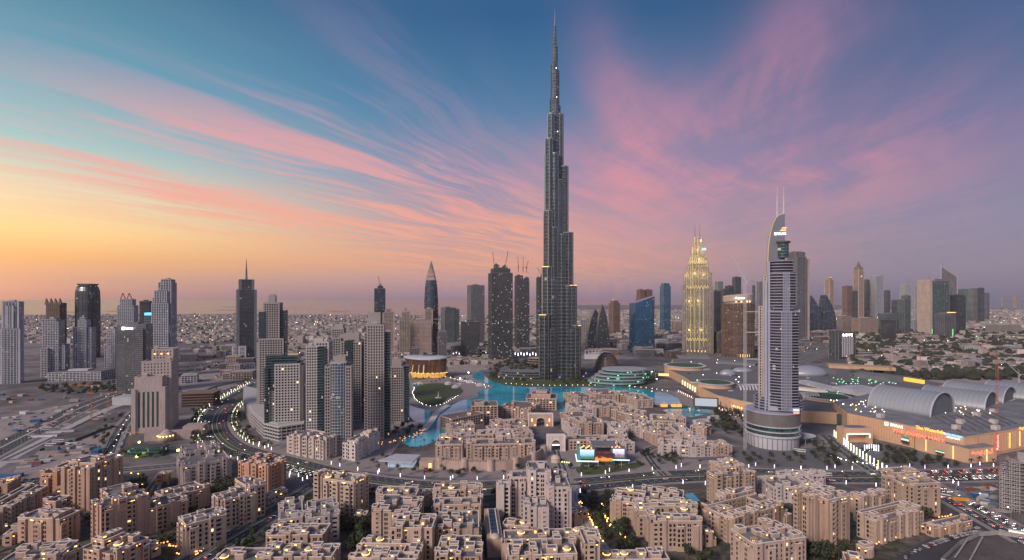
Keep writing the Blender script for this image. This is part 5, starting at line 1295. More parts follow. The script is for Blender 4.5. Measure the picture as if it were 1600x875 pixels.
b.box(-31, 24, 1, 9, 0, 14); b.build('portal_frame', F_wh, root)

# ------------------------------------------------------------------ gilded stepped tower
r_, w_, d_, cy_ = T('gold-lit stepped tower with bronze zigzag bands and twin masts', 1067, 1114, 553, -16, .9,
   [(.02,.98,.05,.95,427),(.10,.88,0.02,.9,417),(.2,.80,.08,.8,402),(.28,.72,.14,.7,386),(.38,.64,.2,.6,372),(-.02,.1,.1,.9,446),(.9,1.02,.1,.9,449)], F_gd, curtain('gilt_glazing', (.09,.085,.072), fl=3.6, lit=.05, lcol=(1,.8,.3), ls=.7), sx=5.5, ring=.7, pier=1.7, name='stepped_tower', plant=False)
zt = ztop(372, cy_); mast(r_, -w_*.09, 0, zt, ztop(346, cy_), 1.1); mast(r_, w_*.08, 0, zt, ztop(346, cy_), 1.1)
gild = glow('gilt_light', (1,.70,.2), .8)
for (yy, a, c, n_) in ((411,-.34,.2,7),(449,-.42,.36,8),(529,-.42,.3,8)):
    z = ztop(yy, cy_); b = MB()
    for i in range(n_):
        x0 = w_*(a+(c-a)*i/n_); x1 = w_*(a+(c-a)*(i+1)/n_); y = -d_*.5-1.3
        b.bar((x0,y,z-5),((x0+x1)/2,y,z+5),.8); b.bar(((x0+x1)/2,y,z+5),(x1,y,z-5),.8)
    b.build('zigzag_light', gild, r_)
for fx, y0, y1 in ((-.12,372,415),(-.22,386,447),(.02,386,447),(-.3,402,545),(-.14,449,545),(.04,449,545),(.2,449,540),(-.02,374,400),(.14,388,420)):
    put('light_strip', ub(glow('gilt_strip', (1,.72,.25), .7)), r_, (fx*w_*.9, -d_*(.5 if y1 > 440 else .36)-1.1, (ztop(y0,cy_)+ztop(y1,cy_))/2), 0, (1.1,.5,ztop(y0,cy_)-ztop(y1,cy_)))
for (fx, yy, pw) in ((-.2,376,1),(.12,376,.8),(-.3,392,1),(0,390,1),(.25,394,.8),(-.35,408,1),(.05,406,1),(.32,410,.7),(-.4,430,.9),(-.1,428,.9),(.2,430,.6),(-.3,470,.5),(0,470,.4),(-.3,515,.4),(.1,515,.35)):
    ld = bpy.data.lights.new('facade_lamp', 'POINT'); ld.energy = 34000*pw; ld.color = (1,.68,.27); ld.shadow_soft_size = 2
    lo = bpy.data.objects.new('facade_lamp', ld); COL.objects.link(lo); lo.parent = r_; lo.location = (fx*w_, -d_*.5-13, ztop(yy, cy_))
for i in range(6): put('base_light', ub(M_yls), r_, (w_*(-.36+i*.12), -d_*.5-1.4, 8), 0, (2,.6,5))
put('roof_sign', ub(glow('teal_sign', (.2,.9,.8), 1.5)), r_, (w_*.2, -d_*.42, ztop(391,cy_)), 0, (12,.8,6))

# ------------------------------------------------------------------ hotel tower with the curved blade crown
DH = 640.0; hx = lambda px: (px-1216)/F*DH; zh = lambda py: ztop(py, DH)
ht = thing('hotel_tower', 'tall hotel tower with white balcony rings, curved blade crown and twin masts', 'hotel', ((1216-800)/F*DH, DH, 0), R(-20))
M_lil = pmat('hotel_lilac_frame', (.34,.35,.44), .55, .06, .05); M_cream = pmat('hotel_cream_wall', (.44,.38,.36), .7, .06, .05)
C_h = curtain('hotel_glazing', (.012,.014,.022), fl=3.4, bay=1.7, lit=.02, metal=.2)
g, f, c_, e = MB(), MB(), MB(), MB()
def bow(x0, x1, z0, z1, depth_, y0=-14, back=2, fl=3.4, ring=.75, grid=None, bulge=1.0):
    """volume with a bowed balcony front between x0 and x1"""
    n_ = 12; fr = lambda k: [(x0+(x1-x0)*i/n_, y0-depth_*k*math.sin(math.pi*(.15+.7*i/n_))) for i in range(n_+1)]
    g.loft([[(x, y+1.2, z) for x, y in fr(1)]+[(x1-.5, back, z), (x0+.5, back, z)] for z in (z0, z1)])
    z = z0
    while z < z1: f.loft([[(x, y, q) for x, y in fr(1)]+[(x1, back+.2, q), (x0, back+.2, q)] for q in (z, z+ring)]); z += fl
    if grid:
        P = fr(1.02)
        for i in range(grid[0], grid[1]+1):
            x, y = P[i]; f.bar((x, y, z0), (x, y, z1), .42)
            if i < grid[1]: x2, y2 = P[i+1]; f.bar(((x+x2)/2, (y+y2)/2, z0), ((x+x2)/2, (y+y2)/2, z1), .3)
bow(hx(1200), hx(1241), zh(636), zh(486), 9, grid=(5,9))
bow(hx(1202), hx(1237), zh(486), zh(427), 8, back=0, grid=(6,9))
bow(hx(1203), hx(1234), zh(427), zh(408), 6, back=-1, y0=-12, grid=None)
c_.box(hx(1199), hx(1243), -17, -12, zh(487), zh(483)); c_.box(hx(1199), hx(1242), -21, -13, zh(637), zh(631))
# dark break band
bnd = MB(); bnd.box(hx(1203), hx(1240), -19, -10, zh(483), zh(477)); bnd.build('dark_band', F_dk, ht)
# west slabs
B1 = Bld('side_wing', 'x y z w', 'wing', 0, 0, 0, None, M_cream, W_t, M_roof, 3.4); COL.objects.unlink(B1.root); bpy.data.objects.remove(B1.root); B1.root = ht; B1.x, B1.y = ht.location.x, ht.location.y
B1.vol(hx(1187), hx(1193), -8, 0, zh(660), zh(478), 'grid', sp=2.6, ww=.5); B1.vol(hx(1193.5), hx(1199.5), -9, 0, zh(660), zh(430), 'grid', sp=2.9, ww=.32); B1.finish(parapet=0, boxes=0, acs=0, lamps=0, roofs=False, maxwin=90)
c_.box(hx(1195), hx(1198.5), -15, -8, zh(640), zh(440)); c_.box(hx(1199.5), hx(1202), -18, -8, zh(640), zh(410))
f2 = MB(); f2.box(hx(1198.5), hx(1199.5), -14, -8, zh(640), zh(445)); f2.build('blue_pilaster', pmat('blue_pilaster', (.12,.13,.35), .5, .05, .1), ht)
# crown blade: extruded curved profile
prof = [(1200,430),(1200,405),(1201,385),(1203.5,366),(1207,352),(1211,343),(1216,338),(1222.5,336.5),(1223.5,338),(1223.5,430)]
bl = MB(); bl.loft([[(hx(x), yy, zh(y)) for x, y in prof] for yy in (-11, -6)]); bl.build('crown_blade', pmat('crown_slate', (.15,.16,.21), .5, .06, .05), ht)
bl = MB()
for (a, b_) in zip(prof[:7], prof[1:8]): bl.bar((hx(a[0])-.2, -11.4, zh(a[1])), (hx(b_[0])-.2, -11.4, zh(b_[1])), .5)
bl.build('crown_light_edge', glow('crown_gold', (1,.75,.3), .5), ht)
bl = MB()
for (a, b_) in zip(prof[:7], prof[1:8]): bl.loft([[(hx(q[0])-1.0, -5, zh(q[1])), (hx(q[0])+.6, -5, zh(q[1])), (hx(q[0])+.6, -11.2, zh(q[1])), (hx(q[0])-1.0, -11.2, zh(q[1]))] for q in (a, b_)])
bl.build('crown_rim', F_bg, ht)
bl = MB(); bl.cyl(hx(1221), -8, zh(404), zh(381), 6.6, 6.6, 20); bl.build('lift_drum', C_gr, ht)
bl = MB(); bl.cyl(hx(1221), -8, zh(381), zh(378.5), 8.4, 8.4, 20); bl.build('drum_cap', F_dk, ht)
mast(ht, hx(1213.5), -7, zh(342), zh(293), 1.3, mat=M_crw); mast(ht, hx(1222.6), -7, zh(338), zh(293), 1.3, mat=M_crw)
for i in range(3): put('crown_light_bar', ub(M_yls), ht, (hx(1220.5)+i*.8, -11.7, zh(361)+i*1.7-1), 0, (6-i*.6,.3,.7))
letters(ht, 'EMAAR', M_wht, 3.9, (hx(1217), -11.8, zh(367)))
put('screen', ub(glow('screen_cool', (.5,.8,1), 1.5)), ht, (hx(1237), -21, zh(634)), 0, (6,.4,2)); put('screen', ub(glow('screen_red', (1,.35,.3), 1.5)), ht, (hx(1237), -22, zh(638)), 0, (6,.4,1.6))
g.build('glazing', C_h, ht); f.build('balcony_rings', M_lil, ht); c_.build('wall', M_lil, ht)
# round podium
pod = thing('hotel_podium', 'round banded podium at the foot of the balcony-ringed hotel tower', 'podium', (ht.location.x-6, DH+2, 0))
def cylp(nm, z0, z1, r0, mat, r1=None): b = MB(); b.cyl(0,0,z0,z1,r0,r1 or r0,40); b.build(nm, mat, pod)
cylp('base_wall', 0, zh(676)+2, 28, F_wh, 29.5); cylp('glass_band', zh(676)+2, zh(660), 30, C_gr); cylp('wall', zh(660)+.6, zh(641), 30.2, pmat('podium_taupe', (.15,.14,.145), .6, .1, .1)); cylp('roof', zh(641), zh(639), 31, M_lil)
for i, yy in enumerate((676, 668, 660.5)): cylp('band', zh(yy)-.5, zh(yy)+.7, 31, F_wh)
b = MB(); b.cyl(9,4,zh(640),zh(620),27,26,40); b.build('upper_tier', C_nv, pod)
b = MB()
for i in range(5): b.cyl(9,4,zh(640)+i*3.4,zh(640)+i*3.4+.8,27.8,27.8,40)
b.build('tier_rings', M_lil, pod)
b = MB()
for i in range(18):
    a = R(180+180*i/17); b.bar((28.6*math.cos(a), 28.6*math.sin(a), 0), (29.6*math.cos(a), 29.6*math.sin(a), 15), .35)
b.build('fins', F_gy, pod)
p = G(1246,694); cn = thing('entrance_canopy', 'fan-shaped ribbed canopy curling round the hotel podium', 'canopy', (p.x, p.y, 0)); b, q = MB(), MB()
for i in range(16):
    a0, a1 = R(-100+9*i), R(-100+9*(i+1))
    b.loft([[(4*math.cos(a),4*math.sin(a)+10,13) , (26*math.cos(a),16*math.sin(a)+10,8.2), (26*math.cos(a),16*math.sin(a)+10,7.6), (4*math.cos(a),4*math.sin(a)+10,12.4)] for a in (a0, a1)])
    q.bar((4*math.cos(a0),4*math.sin(a0)+10,13.3),(27*math.cos(a0),16.6*math.sin(a0)+10,8.5),.3)
    if i % 3 == 0: q.bar((25*math.cos(a0),15.4*math.sin(a0)+10,0),(25*math.cos(a0),15.4*math.sin(a0)+10,8),.3)
b.build('roof', F_gy, cn); q.build('ribs', F_wh, cn)

# ------------------------------------------------------------------ opera house
p = G(670,592); DO = p.y+26; op = thing('opera_house', 'boat-shaped opera house with a curved pale roof and gold-lit glass', 'opera house', ((667-800)/F*DO, DO, 0), R(-4))
sc_ = DO/F; n_ = 40
def hull(k, z, sh=0): return [((33*k*math.cos(2*math.pi*i/n_)**1 if math.cos(2*math.pi*i/n_) > 0 else 36*k*math.cos(2*math.pi*i/n_))*sc_+sh, 17*k*sc_*math.sin(2*math.pi*i/n_), z) for i in range(n_)]
b = MB(); b.loft([hull(.80,0,3),hull(.86,14,2),hull(.95,41,0)]); b.build('timber_glazing', curtain('opera_brown', (.16,.075,.045), fl=30, bay=1.2, lit=.02, band=0, line=.6, bandcol=(.30,.16,.10)), op)
b = MB(); b.loft([hull(.825,1,3),hull(.872,12,2.2)], False, False); b.build('lobby_glass', pmat('opera_lobby', (.4,.25,.1), .3, .5, .12, emit=(1,.52,.10), estr=.55), op)
b = MB(); b.loft([hull(1.0,40.5),hull(1.04,42),hull(1.0,44.5),hull(.7,48),hull(.3,49.5)]); o = b.build('roof', pmat('opera_roof', (.40,.42,.45), .5, .08, .03), op, True)
for q in o.data.vertices: q.co.z += (q.co.x/(36*sc_))**2*3.2
b = MB(); b.loft([[(x*.3+6, y*.25, 50.2) for x, y, _ in hull(1,0)],[(x*.3+6, y*.25, 51.4) for x, y, _ in hull(1,0)]]); b.build('skylight', C_dk, op)
f = MB()
for i in range(n_):
    a, c = hull(.845,0,3)[i], hull(.965,41,0)[i]; f.bar(a, c, .22)
f.build('mullions', F_br, op)
for i in range(12): a = R(-165+150*i/11); put('canopy_light', ub(M_yls), op, (32*sc_*math.cos(a)+2, 16*sc_*math.sin(a), 12), 0, (5,.8,.9))
for i in range(3): put('facade_light', ub(M_yls), op, (10+i*9, -19+i*2.4, 16), 0, (1,.8,13))

# ------------------------------------------------------------------ shopping mall
M_mall = pmat('mall_tan', (.56,.36,.23), .85, .08, .05); M_mroof = pmat('mall_roof', (.20,.20,.215), .8, .25, .06); M_vault = pmat('vault_metal', (.34,.36,.40), .45, .06, .03, metal=.25)
mall = thing('shopping_mall', 'tan mall hall with ribbed walls, barrel vaults and lit shop signs', 'shopping mall', (0,0,0))
wall = [(445,699),(497,579),(521,587),(655,640),(760,760),(600,860),(470,770)]
b = MB(); b.prism(wall, 0, 25); b.build('wall', M_mall, mall)
b = MB(); b.prism([(x*.0+x+(2 if x < 500 else -2), y+2) for x, y in wall], 25, 25.7); b.build('roof', M_mroof, mall)
def along(a, b_, s_, o=0):
    d = Vector((b_[0]-a[0], b_[1]-a[1], 0)); L = d.length; d.normalize(); n_ = Vector((d.y, -d.x, 0)); q = Vector((a[0], a[1], 0))+d*s_+n_*o; return q, math.atan2(d.y, d.x), L
b = MB()
for a, c in ((wall[0], wall[1]), (wall[1], wall[2]), (wall[2], wall[3])):
    _, _, L = along(a, c, 0)
    for i in range(int(L/3.2)):
        q, an, _ = along(a, c, 1.6+i*3.2, .35); u = Vector((math.cos(an), math.sin(an), 0)); 
        b.loft([[tuple(q+u*x+Vector((math.sin(an), -math.cos(an), 0))*y+Vector((0,0,z))) for x, y in ((-.45,-.4),(.45,-.4),(.45,.45),(-.45,.45))] for z in (3, 23.5)])
b.build('wall_ribs', M_mall, mall)
def sign(txt, a, c, s_, z, size, mat, o=1.2, sx=1.0, rise=0):
    q, an, _ = along(a, c, s_, o); m_ = put('sign_lettering', text_mesh(txt, mat, size), mall, (q.x, q.y, z)); m_.rotation_euler = (R(90), 0, an); m_.scale = (sx, 1, 1); return m_
A, B_ = wall[0], wall[1]
red = glow('sign_red', (1,.09,.04), 4.5); blue = glow('sign_blue', (.15,.6,1), 2.6); oran = glow('sign_orange', (1,.42,.03), 3.2); wsg = glow('sign_white', (1,1,.95), 2.4)
sign('EMAAR', A, B_, 62, 22, 4.6, wsg); q, an, _ = along(A, B_, 50, 1.3); put('sign_emblem', ub(wsg), mall, (q.x, q.y, 22.2), an, (4,.4,4))
sign('The Waterfalls', A, B_, 98, 25.5, 5.2, oran, sx=.95); sign('RETRO REPUBLIC', A, B_, 121, 24.6, 3.2, blue, sx=.72); sign('CASUAL DINING', A, B_, 121, 21.6, 2.2, wsg, sx=.8)
# lower front hall carrying the big name
h0, h1, h2 = (473,618), (491,566), (528,574)
b = MB(); b.prism([h0, h1, h2, (530,590), (486,640)], 0, 15.5); b.build('front_hall', M_mall, mall)
b = MB(); b.prism([(474,619),(491.5,567),(527,575),(528,588),(486,638)], 15.5, 16); b.build('front_hall_roof', M_mroof, mall)
q, an, _ = along(A, B_, 88, 6); m_ = put('sign_lettering', text_mesh('THE DUBAI MALL', red, 4.8), mall, (q.x, q.y, 17.2)); m_.rotation_euler = (R(90), 0, an); m_.scale = (1.5, 1, 1)
m_ = put('sign_lettering', text_mesh('دبي مول', red, 5.5), mall, (508, 569.4, 12)); m_.rotation_euler = (R(90), 0, math.atan2(8, 37)); m_.scale = (1.3, 1, 1)
for (p0, p1, s_, z0, z1, mt) in ((h0,h1,12,2,15,M_yls),(h0,h1,40,1,15,M_yls),(h1,h2,24,1,14,M_yls)):
    q, an, _ = along(p0, p1, s_, .4); put('light_strip', ub(mt), mall, (q.x, q.y, (z0+z1)/2), an, (.8,.4,z1-z0))
C_, D2 = wall[2], wall[3]
m_ = put('sign_lettering', text_mesh('Reebok', glow('sign_redwhite', (1,.25,.2), 3.5), 5.6), mall, (551, 597.5, 14)); m_.rotation_euler = (R(90), R(-90), math.atan2(53, 134))
q, an, _ = along(C_, D2, 31, .9); put('sign_panel', ub(glow('sign_deep_red', (.7,.02,.02), 1.2)), mall, (q.x, q.y, 14), an, (7,.4,19))
for s_ in (56, 76): q, an, _ = along(C_, D2, s_, .9); put('light_strip', ub(oran if s_ < 60 else M_yls), mall, (q.x, q.y, 14), an, (1.6,.4,17))
q, an, _ = along(C_, D2, 86, 1.5); m_ = put('sign_lettering', text_mesh('Magic Planet', glow('sign_ember', (1,.25,.03), 3), 5), mall, (q.x, q.y, 26)); m_.rotation_euler = (R(90), 0, an)
# flag panels
for s_, z, hh in ((0,9,7),(30,5,4)):
    q, an, _ = along((466,640) if s_ == 0 else h0, h0 if s_ == 0 else h1, 12 if s_ == 0 else 27, .8)
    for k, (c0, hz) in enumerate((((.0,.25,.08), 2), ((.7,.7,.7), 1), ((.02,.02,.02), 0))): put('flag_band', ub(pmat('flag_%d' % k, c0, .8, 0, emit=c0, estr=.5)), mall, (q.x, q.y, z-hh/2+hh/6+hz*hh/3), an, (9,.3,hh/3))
# roof: ducts, units and lamps
rr = random.Random(4); b = MB()
for i in range(9):
    t0 = .05+i*.085; x0, y0 = 500+t0*150, 590+t0*60; b.bar((x0,y0,26.4),(x0+34,y0+80,26.4),1.0)
for i, (x, y) in enumerate(((470,672),(516,612),(545,640),(585,640),(600,680),(640,700),(560,610))):
    put('plant_room', ub(pmat('plant_pale', (.5,.45,.42), .8, .1, .2)), mall, (x, y, 28.2), R(20), (7,6,5))
b.build('roof_duct', F_gy, mall)
for i in range(90):
    t_, s_ = rr.random(), rr.random(); x = 455+t_*170+s_*20; y = 700-t_*95+s_*90+t_*70
    put('roof_light', ub(M_wht if rr.random() < .6 else M_ylw), mall, (x, y, 26.6), 0, (.75,.75,.75))
# barrel vaults
def vault(p0, p1, rad, hgt, base):
    a = Vector((p0[0], p0[1], 0)); c = Vector((p1[0], p1[1], 0)); d = (c-a).normalized(); n_ = Vector((-d.y, d.x, 0)); root = mall
    prof_ = [(rad*math.cos(R(180*i/20)), hgt*math.sin(R(180*i/20))) for i in range(21)]
    b = MB(); b.loft([[tuple(q+n_*x+Vector((0,0,base+z))) for x, z in prof_] for q in (a, c)], False, False); o = b.build('barrel_vault', M_vault, root, True)
    sm = MB(); Lv = (c-a).length; k = 5.0
    while k < Lv-4:
        for i in range(20):
            x, z = prof_[i]; x2, z2 = prof_[i+1]; sm.bar(a+d*k+n_*x*1.002+Vector((0,0,base+z*1.002)), a+d*k+n_*x2*1.002+Vector((0,0,base+z2*1.002)), .16)
        k += 5.5
    sm.build('roof_seams', F_gy, o)
    for q0 in (a+d*3, c-d*3.3):
        e = MB(); e.loft([[tuple(q+n_*x*.97+Vector((0,0,base+z*.97))) for x, z in prof_] for q in (q0, q0+d*.3)]); e.build('end_wall', pmat('vault_end', (.13,.15,.175), .7, .1, .05), o)
    for q in (a, c-d*1.2):
        r2 = MB()
        for i in range(20):
            x, z = prof_[i]; x2, z2 = prof_[i+1]; r2.bar(q+n_*x*1.01+Vector((0,0,base+z*1.01)), q+n_*x2*1.01+Vector((0,0,base+z2*1.01)), .7)
        r2.build('rim', F_wh, o)
def rz(px, py, z): return tuple(G(px, py, z))[:2]
vault(rz(1376,601,54), rz(1475,614,54), 33, 29, 25); vault(rz(1448,602,46), rz(1550,613,46), 34, 21, 25); vault(rz(1482,595,46), rz(1579,605,46), 34, 21, 25); vault(rz(1545,594,46), rz(1640,603,46), 36, 21, 25)
# west parts of the mall: long flat roofs, drums with planted roofs, glazed arcade
def inpoly0(q, P):
    r_ = False; j = len(P)-1
    for i in range(len(P)):
        if (P[i].y > q.y) != (P[j].y > q.y) and q.x < (P[j].x-P[i].x)*(q.y-P[i].y)/(P[j].y-P[i].y)+P[i].x: r_ = not r_
        j = i
    return r_
mw = thing('mall_west_wing', 'sprawling low mall wing with grey roofs and planted roof discs', 'shopping mall', (0,0,0))
P = [G(x, y, 16) for x, y in ((1045,578),(1066,588),(1090,604),(1120,618),(1165,628),(1250,642),(1322,646),(1350,632),(1420,622),(1480,600),(1420,588),(1300,574),(1180,560),(1100,556),(1050,562))]
b = MB(); b.prism([(q.x, q.y) for q in P], 0, 16); b.build('wall', M_mall, mw)
c0 = sum(P, Vector())/len(P); b = MB(); b.prism([(c0.x+(q.x-c0.x)*.985, c0.y+(q.y-c0.y)*.985) for q in P], 16, 16.6); b.build('roof', G_asl, mw)
G_rf = pmat('planted_roof', (.05,.10,.055), .95, .25, .1)
for px, py, rpx, h in ((1070,571,31,23),(1117,598,27,23),(1292,620,34,20)):
    q = G(px, py, h); r0 = rpx*q.y/F
    b = MB(); b.cyl(q.x, q.y, 0, h, r0, r0, 36); b.build('drum_wall', M_mall, mw); b = MB(); b.cyl(q.x, q.y, h, h+1.2, r0+1.5, r0+1.5, 36); b.build('drum_rim', F_wh, mw); b = MB(); b.cyl(q.x, q.y, h+1.2, h+1.6, r0*.86, r0*.86, 30); b.build('planted_roof', G_rf, mw)
def shell(px, py, rxp, h, base=16, ky=.7, mat=None):
    q = G(px, py, base); rx = rxp*q.y/F; b = MB(); n_ = 24
    b.loft([[(q.x+rx*k*math.cos(2*math.pi*i/n_), q.y+rx*ky*k*math.sin(2*math.pi*i/n_), base+z) for i in range(n_)] for k, z in ((1,0),(.93,h*.4),(.75,h*.7),(.5,h*.9),(.2,h),(.02,h*1.02))]); b.build('dome', mat or M_vault, mw, True)
shell(1262,586,30,20); shell(1137,586,13,12); shell(1160,580,16,8); shell(1100,578,12,5)
def roofbox(x0, y0, x1, y1, dpx, h, nm, mat, base=16.6):
    a, c = G(x0, y0, base), G(x1, y1, base); d = (c-a); L = d.length; an = math.atan2(d.y, d.x); o = put(nm, ub(mat), mw, ((a.x+c.x)/2-math.sin(an)*dpx/2, (a.y+c.y)/2+math.cos(an)*dpx/2, base+h/2), an, (L, dpx, h)); return o
M_wr = pmat('roof_white', (.48,.47,.49), .7, .2, .05)
roofbox(1245,578,1288,586,30,9,'roof_shed',F_gy); roofbox(1335,589,1388,598,36,9,'roof_shed',F_gy); roofbox(1300,610,1372,626,60,8,'roof_hall',M_wr); roofbox(1295,575,1400,580,40,7,'roof_hall',pmat('tan_hall', (.48,.33,.2), .8, .1, .1)); roofbox(1186,604,1290,614,18,4,'roof_walk',M_cop)
roofbox(1240,597,1300,612,26,4,'roof_walk',M_wr); roofbox(1120,568,1180,572,44,5,'roof_hall',F_gy); roofbox(1060,560,1110,561,60,4,'roof_hall',F_gy)
sg = roofbox(1412,595,1443,600,3,7,'roof_sign',glow('amber_sign', (1,.5,.03), 1.4))
for (cx, cy, L0) in ((1168,608,34),(1262,622,28)):
    q = G(cx, cy, 16); b = MB(); L0 = L0*q.y/F
    for i in range(7):
        x = -L0/2+i*L0/7; b.loft([[(q.x+x+w0, q.y+14*math.cos(R(t0)), 16.6+9*math.sin(R(t0))) for t0 in range(0, 181, 20)] for w0 in (0, L0/7*.6)], False, False, closed=False)
    b.build('ribbed_arcade', M_wr, mw)
for i in range(75):
    px, py = rr.uniform(1300,1400), rr.uniform(590,600); 
    if i > 40: px, py = rr.uniform(1245,1320), rr.uniform(607,622)
    if i > 60: px, py = rr.uniform(1060,1180), rr.uniform(562,600)
    q = G(px, py, 18); put('roof_light', ub(M_grn if i <= 60 else M_wht), mw, tuple(q), 0, (1.2,1.2,.8))
for i in range(60):
    px, py = rr.uniform(1075,1420), rr.uniform(568,622); q = G(px, py, 17)
    if inpoly0(q, P): put('roof_unit', ub(rr.choice([F_gy, F_wh, M_conc, F_dk])), mw, (q.x, q.y, 17.6), R(rr.choice([10,-20,35])), (rr.uniform(3,12), rr.uniform(2,6), rr.uniform(1.2,2.8)))
# wall slots and glass corner facing the hotel
for k in range(13):
    q = G(1254+k*3.6, 646, 10); put('wall_slot', ub(M_win2), mw, (q.x, q.y-3.2, 8.5), R(-6), (1.0,.5,11))
q = G(1315,655,10); put('glass_corner', ub(C_gr), mw, (q.x, q.y-3, 8.5), R(-20), (14,6,17))
q = G(1278,650,10); 
# tan curved frontage towards the lake
for px, py, n0 in ((1130,618,9),):
    for k in range(n0): q = G(1105+k*6.2, 626+k*2.0, 6); put('facade_fin', ub(M_mall), mw, (q.x, q.y-6, 8), R(-25), (1.3,3,16))
for k in range(6): q = G(1067+k*3.9, 595+k*2.2, 14); put('lit_window', ub(glow('lit_hall', (1,.78,.42), 1.6)), mw, (q.x-2.5, q.y-6, 12), R(-45), (2.6,.6,9))
for k in range(3): q = G(1144+k*6, 632+k*1.6, 8); put('lit_window', ub(M_yls), mw, (q.x-1.5, q.y-7, 7), R(-30), (4.2,.6,3.4))
q = G(1036,585,10); put('lit_window', ub(M_yls), mw, (q.x, q.y-5, 10), R(-15), (22,.6,5))
# screen on the promenade
q = G(1103,641); scr = thing('outdoor_screen', 'large pale screen in a dark frame beside the lagoon', 'screen', (q.x, q.y, 0), R(-14))
b = MB(); b.box(-19,19,0,2.5,5,20); b.box(-17,-14,.5,2,0,5); b.box(14,17,.5,2,0,5); b.build('frame', F_dk, scr); put('display', ub(glow('screen_pale', (.75,.85,1), .55)), scr, (0,-.1,12.6), 0, (33,.3,12))
# portal block with a lit rectangular outline
pt = thing('mall_entrance', 'tan entrance block with a glowing rectangular outline beside a round planter', 'entrance', (421,640,0), R(3)); b = MB(); b.box(-18,-14.5,0,14,0,20); b.box(14.5,18,0,14,0,20); b.box(-14.5,14.5,0,14,13,20); b.box(-14.5,14.5,10,14,0,13); b.build('wall', M_mall, pt)
b = MB(); b.cyl(0,7,20,20.6,13,13,24,.5); b.build('roof_disc', F_gy, pt)
for (x, z, a, c) in ((-14.2,6.5,.6,13),(0,12.8,28.5,.6),(14.2,10.5,.6,4)): put('light_line', ub(M_wht), pt, (x,-.3,z), 0, (a,.4,c))
# sunken crescent gate, city gates, bastion wall
def arch_gate(label, px, py, w0, h, aw, ah, mat, lights, rot=0, dp=7):
    q = G(px, py); root = thing('arched_gate', label, 'gate', (q.x, q.y+2, 0), rot); b = MB(); n_ = 14
    arcp = [(-aw/2, 0)]+[(-aw/2*math.cos(R(90*i/7))**.9 if i < 7 else 0, ah*.55+ah*.45*math.sin(R(90*i/7))) for i in range(8)]
    arcp += [(-x, z) for x, z in reversed(arcp[:-1])]
    outer = [(-w0/2, 0)]+[(-w0/2+w0*i/(len(arcp)-3), h) for i in range(len(arcp)-2)]+[(w0/2, 0)]
    for y in (0, dp):
        for i in range(len(arcp)-1):
            A_, B0, C0, D0 = outer[i], outer[i+1], arcp[i+1], arcp[i]; b.quad((A_[0],y,A_[1]),(D0[0],y,D0[1]),(C0[0],y,C0[1]),(B0[0],y,B0[1]))
    for L in (arcp, outer):
        for i in range(len(L)-1): b.quad((L[i][0],0,L[i][1]),(L[i+1][0],0,L[i+1][1]),(L[i+1][0],dp,L[i+1][1]),(L[i][0],dp,L[i][1]))
    b.build('wall', mat, root); t_ = MB()
    for i in range(len(arcp)-1): t_.bar((arcp[i][0]*1.03,-.2,arcp[i][1]*1.02),(arcp[i+1][0]*1.03,-.2,arcp[i+1][1]*1.02),.4)
    t_.box(-w0/2-.4,w0/2+.4,-.4,dp+.4,h,h+.8); t_.box(-w0/2-.3,-w0/2+1,-.5,dp,0,h); t_.box(w0/2-1,w0/2+.3,-.5,dp,0,h); t_.build('trim', M_cop, root)
    bb = MB(); bb.box(-aw/2-.5,aw/2+.5,dp*.75,dp*.8,ah*.45,ah); bb.build('inner_screen', M_tile, root)
    for (x, y, z, a, c, mt) in lights: put('gate_light', ub(mt), root, (x, y, z), 0, (a,.4,c))
arch_gate('white city gate with a tall pointed arch and glowing lintel', 869, 706, 21, 18, 11, 13, M_white, [(0,3.5,6.4,8,.8,M_wht)])
arch_gate('palace entrance gate with a lit pointed arch and lamps at its foot', 845, 667, 34, 17, 12, 12, M_isl, [(-12,-.4,9,1.6,4,M_org),(12,-.4,9,1.6,4,M_org),(-8,-.5,2,2,1.5,M_org),(9,-.5,2,1.6,2,M_org)])
bw = MB(); L = [G(*q) for q in ((682,731),(720,734),(760,735),(800,733),(835,722),(850,712))]
ribbon(bw, spline(L, 4), .8, -.8, 0, 9)
for q, dr in walk(spline(L, 4), 2.6): bw.bar((q.x,q.y,9),(q.x,q.y,10.3),.8)
bo = bw.build('bastion_wall', M_isl); tag(bo, 'crenellated bastion wall with round towers below the arched row', 'wall')
b = MB()
for q, dr in walk(spline(L, 4), 27, 4): b.cyl(q.x, q.y, 0, 12, 4.2, 3.8, 16)
b.build('bastion', M_isl, bo)
# screens pavilion
q = G(935,730); sp_ = thing('screen_pavilion', 'glowing pavilion with huge picture screens under a flat grey roof', 'pavilion', (q.x, q.y, 0), R(-4)); D_ = q.y; k = D_/F
b = MB(); b.box(-16,18,6,28,0,13); b.build('wall', F_dk, sp_); b = MB(); b.box(-6,20,8,28,19.6,20.6); b.box(-4,-3,10,11,13,19.6); b.box(17,18,10,11,13,19.6); b.box(-4,-3,26,27,13,19.6); b.box(17,18,26,27,13,19.6); b.build('roof', F_gy, sp_)
def picture(nm, stops, sc0, blot):
    m_ = bpy.data.materials.new(nm); m_.use_nodes = True; n = NT(m_.node_tree); p = n.N['Principled BSDF']; tc = n.n('ShaderNodeTexCoord'); s_ = n.n('ShaderNodeSeparateXYZ'); n.L.new(tc.outputs['Object'], s_.inputs[0])
    f_ = n.m('ADD', n.m('ADD', s_.outputs[2], .5), n.m('MULTIPLY', n.m('SUBTRACT', n.noise(tc.outputs['Object'], sc0, 3), .5), blot), clamp=True)
    c = n.ramp(f_, stops); n.L.new(c, p.inputs['Emission Color']); p.inputs['Emission Strength'].default_value = 1.3; p.inputs['Base Color'].default_value = (.02,.02,.02,1); return m_
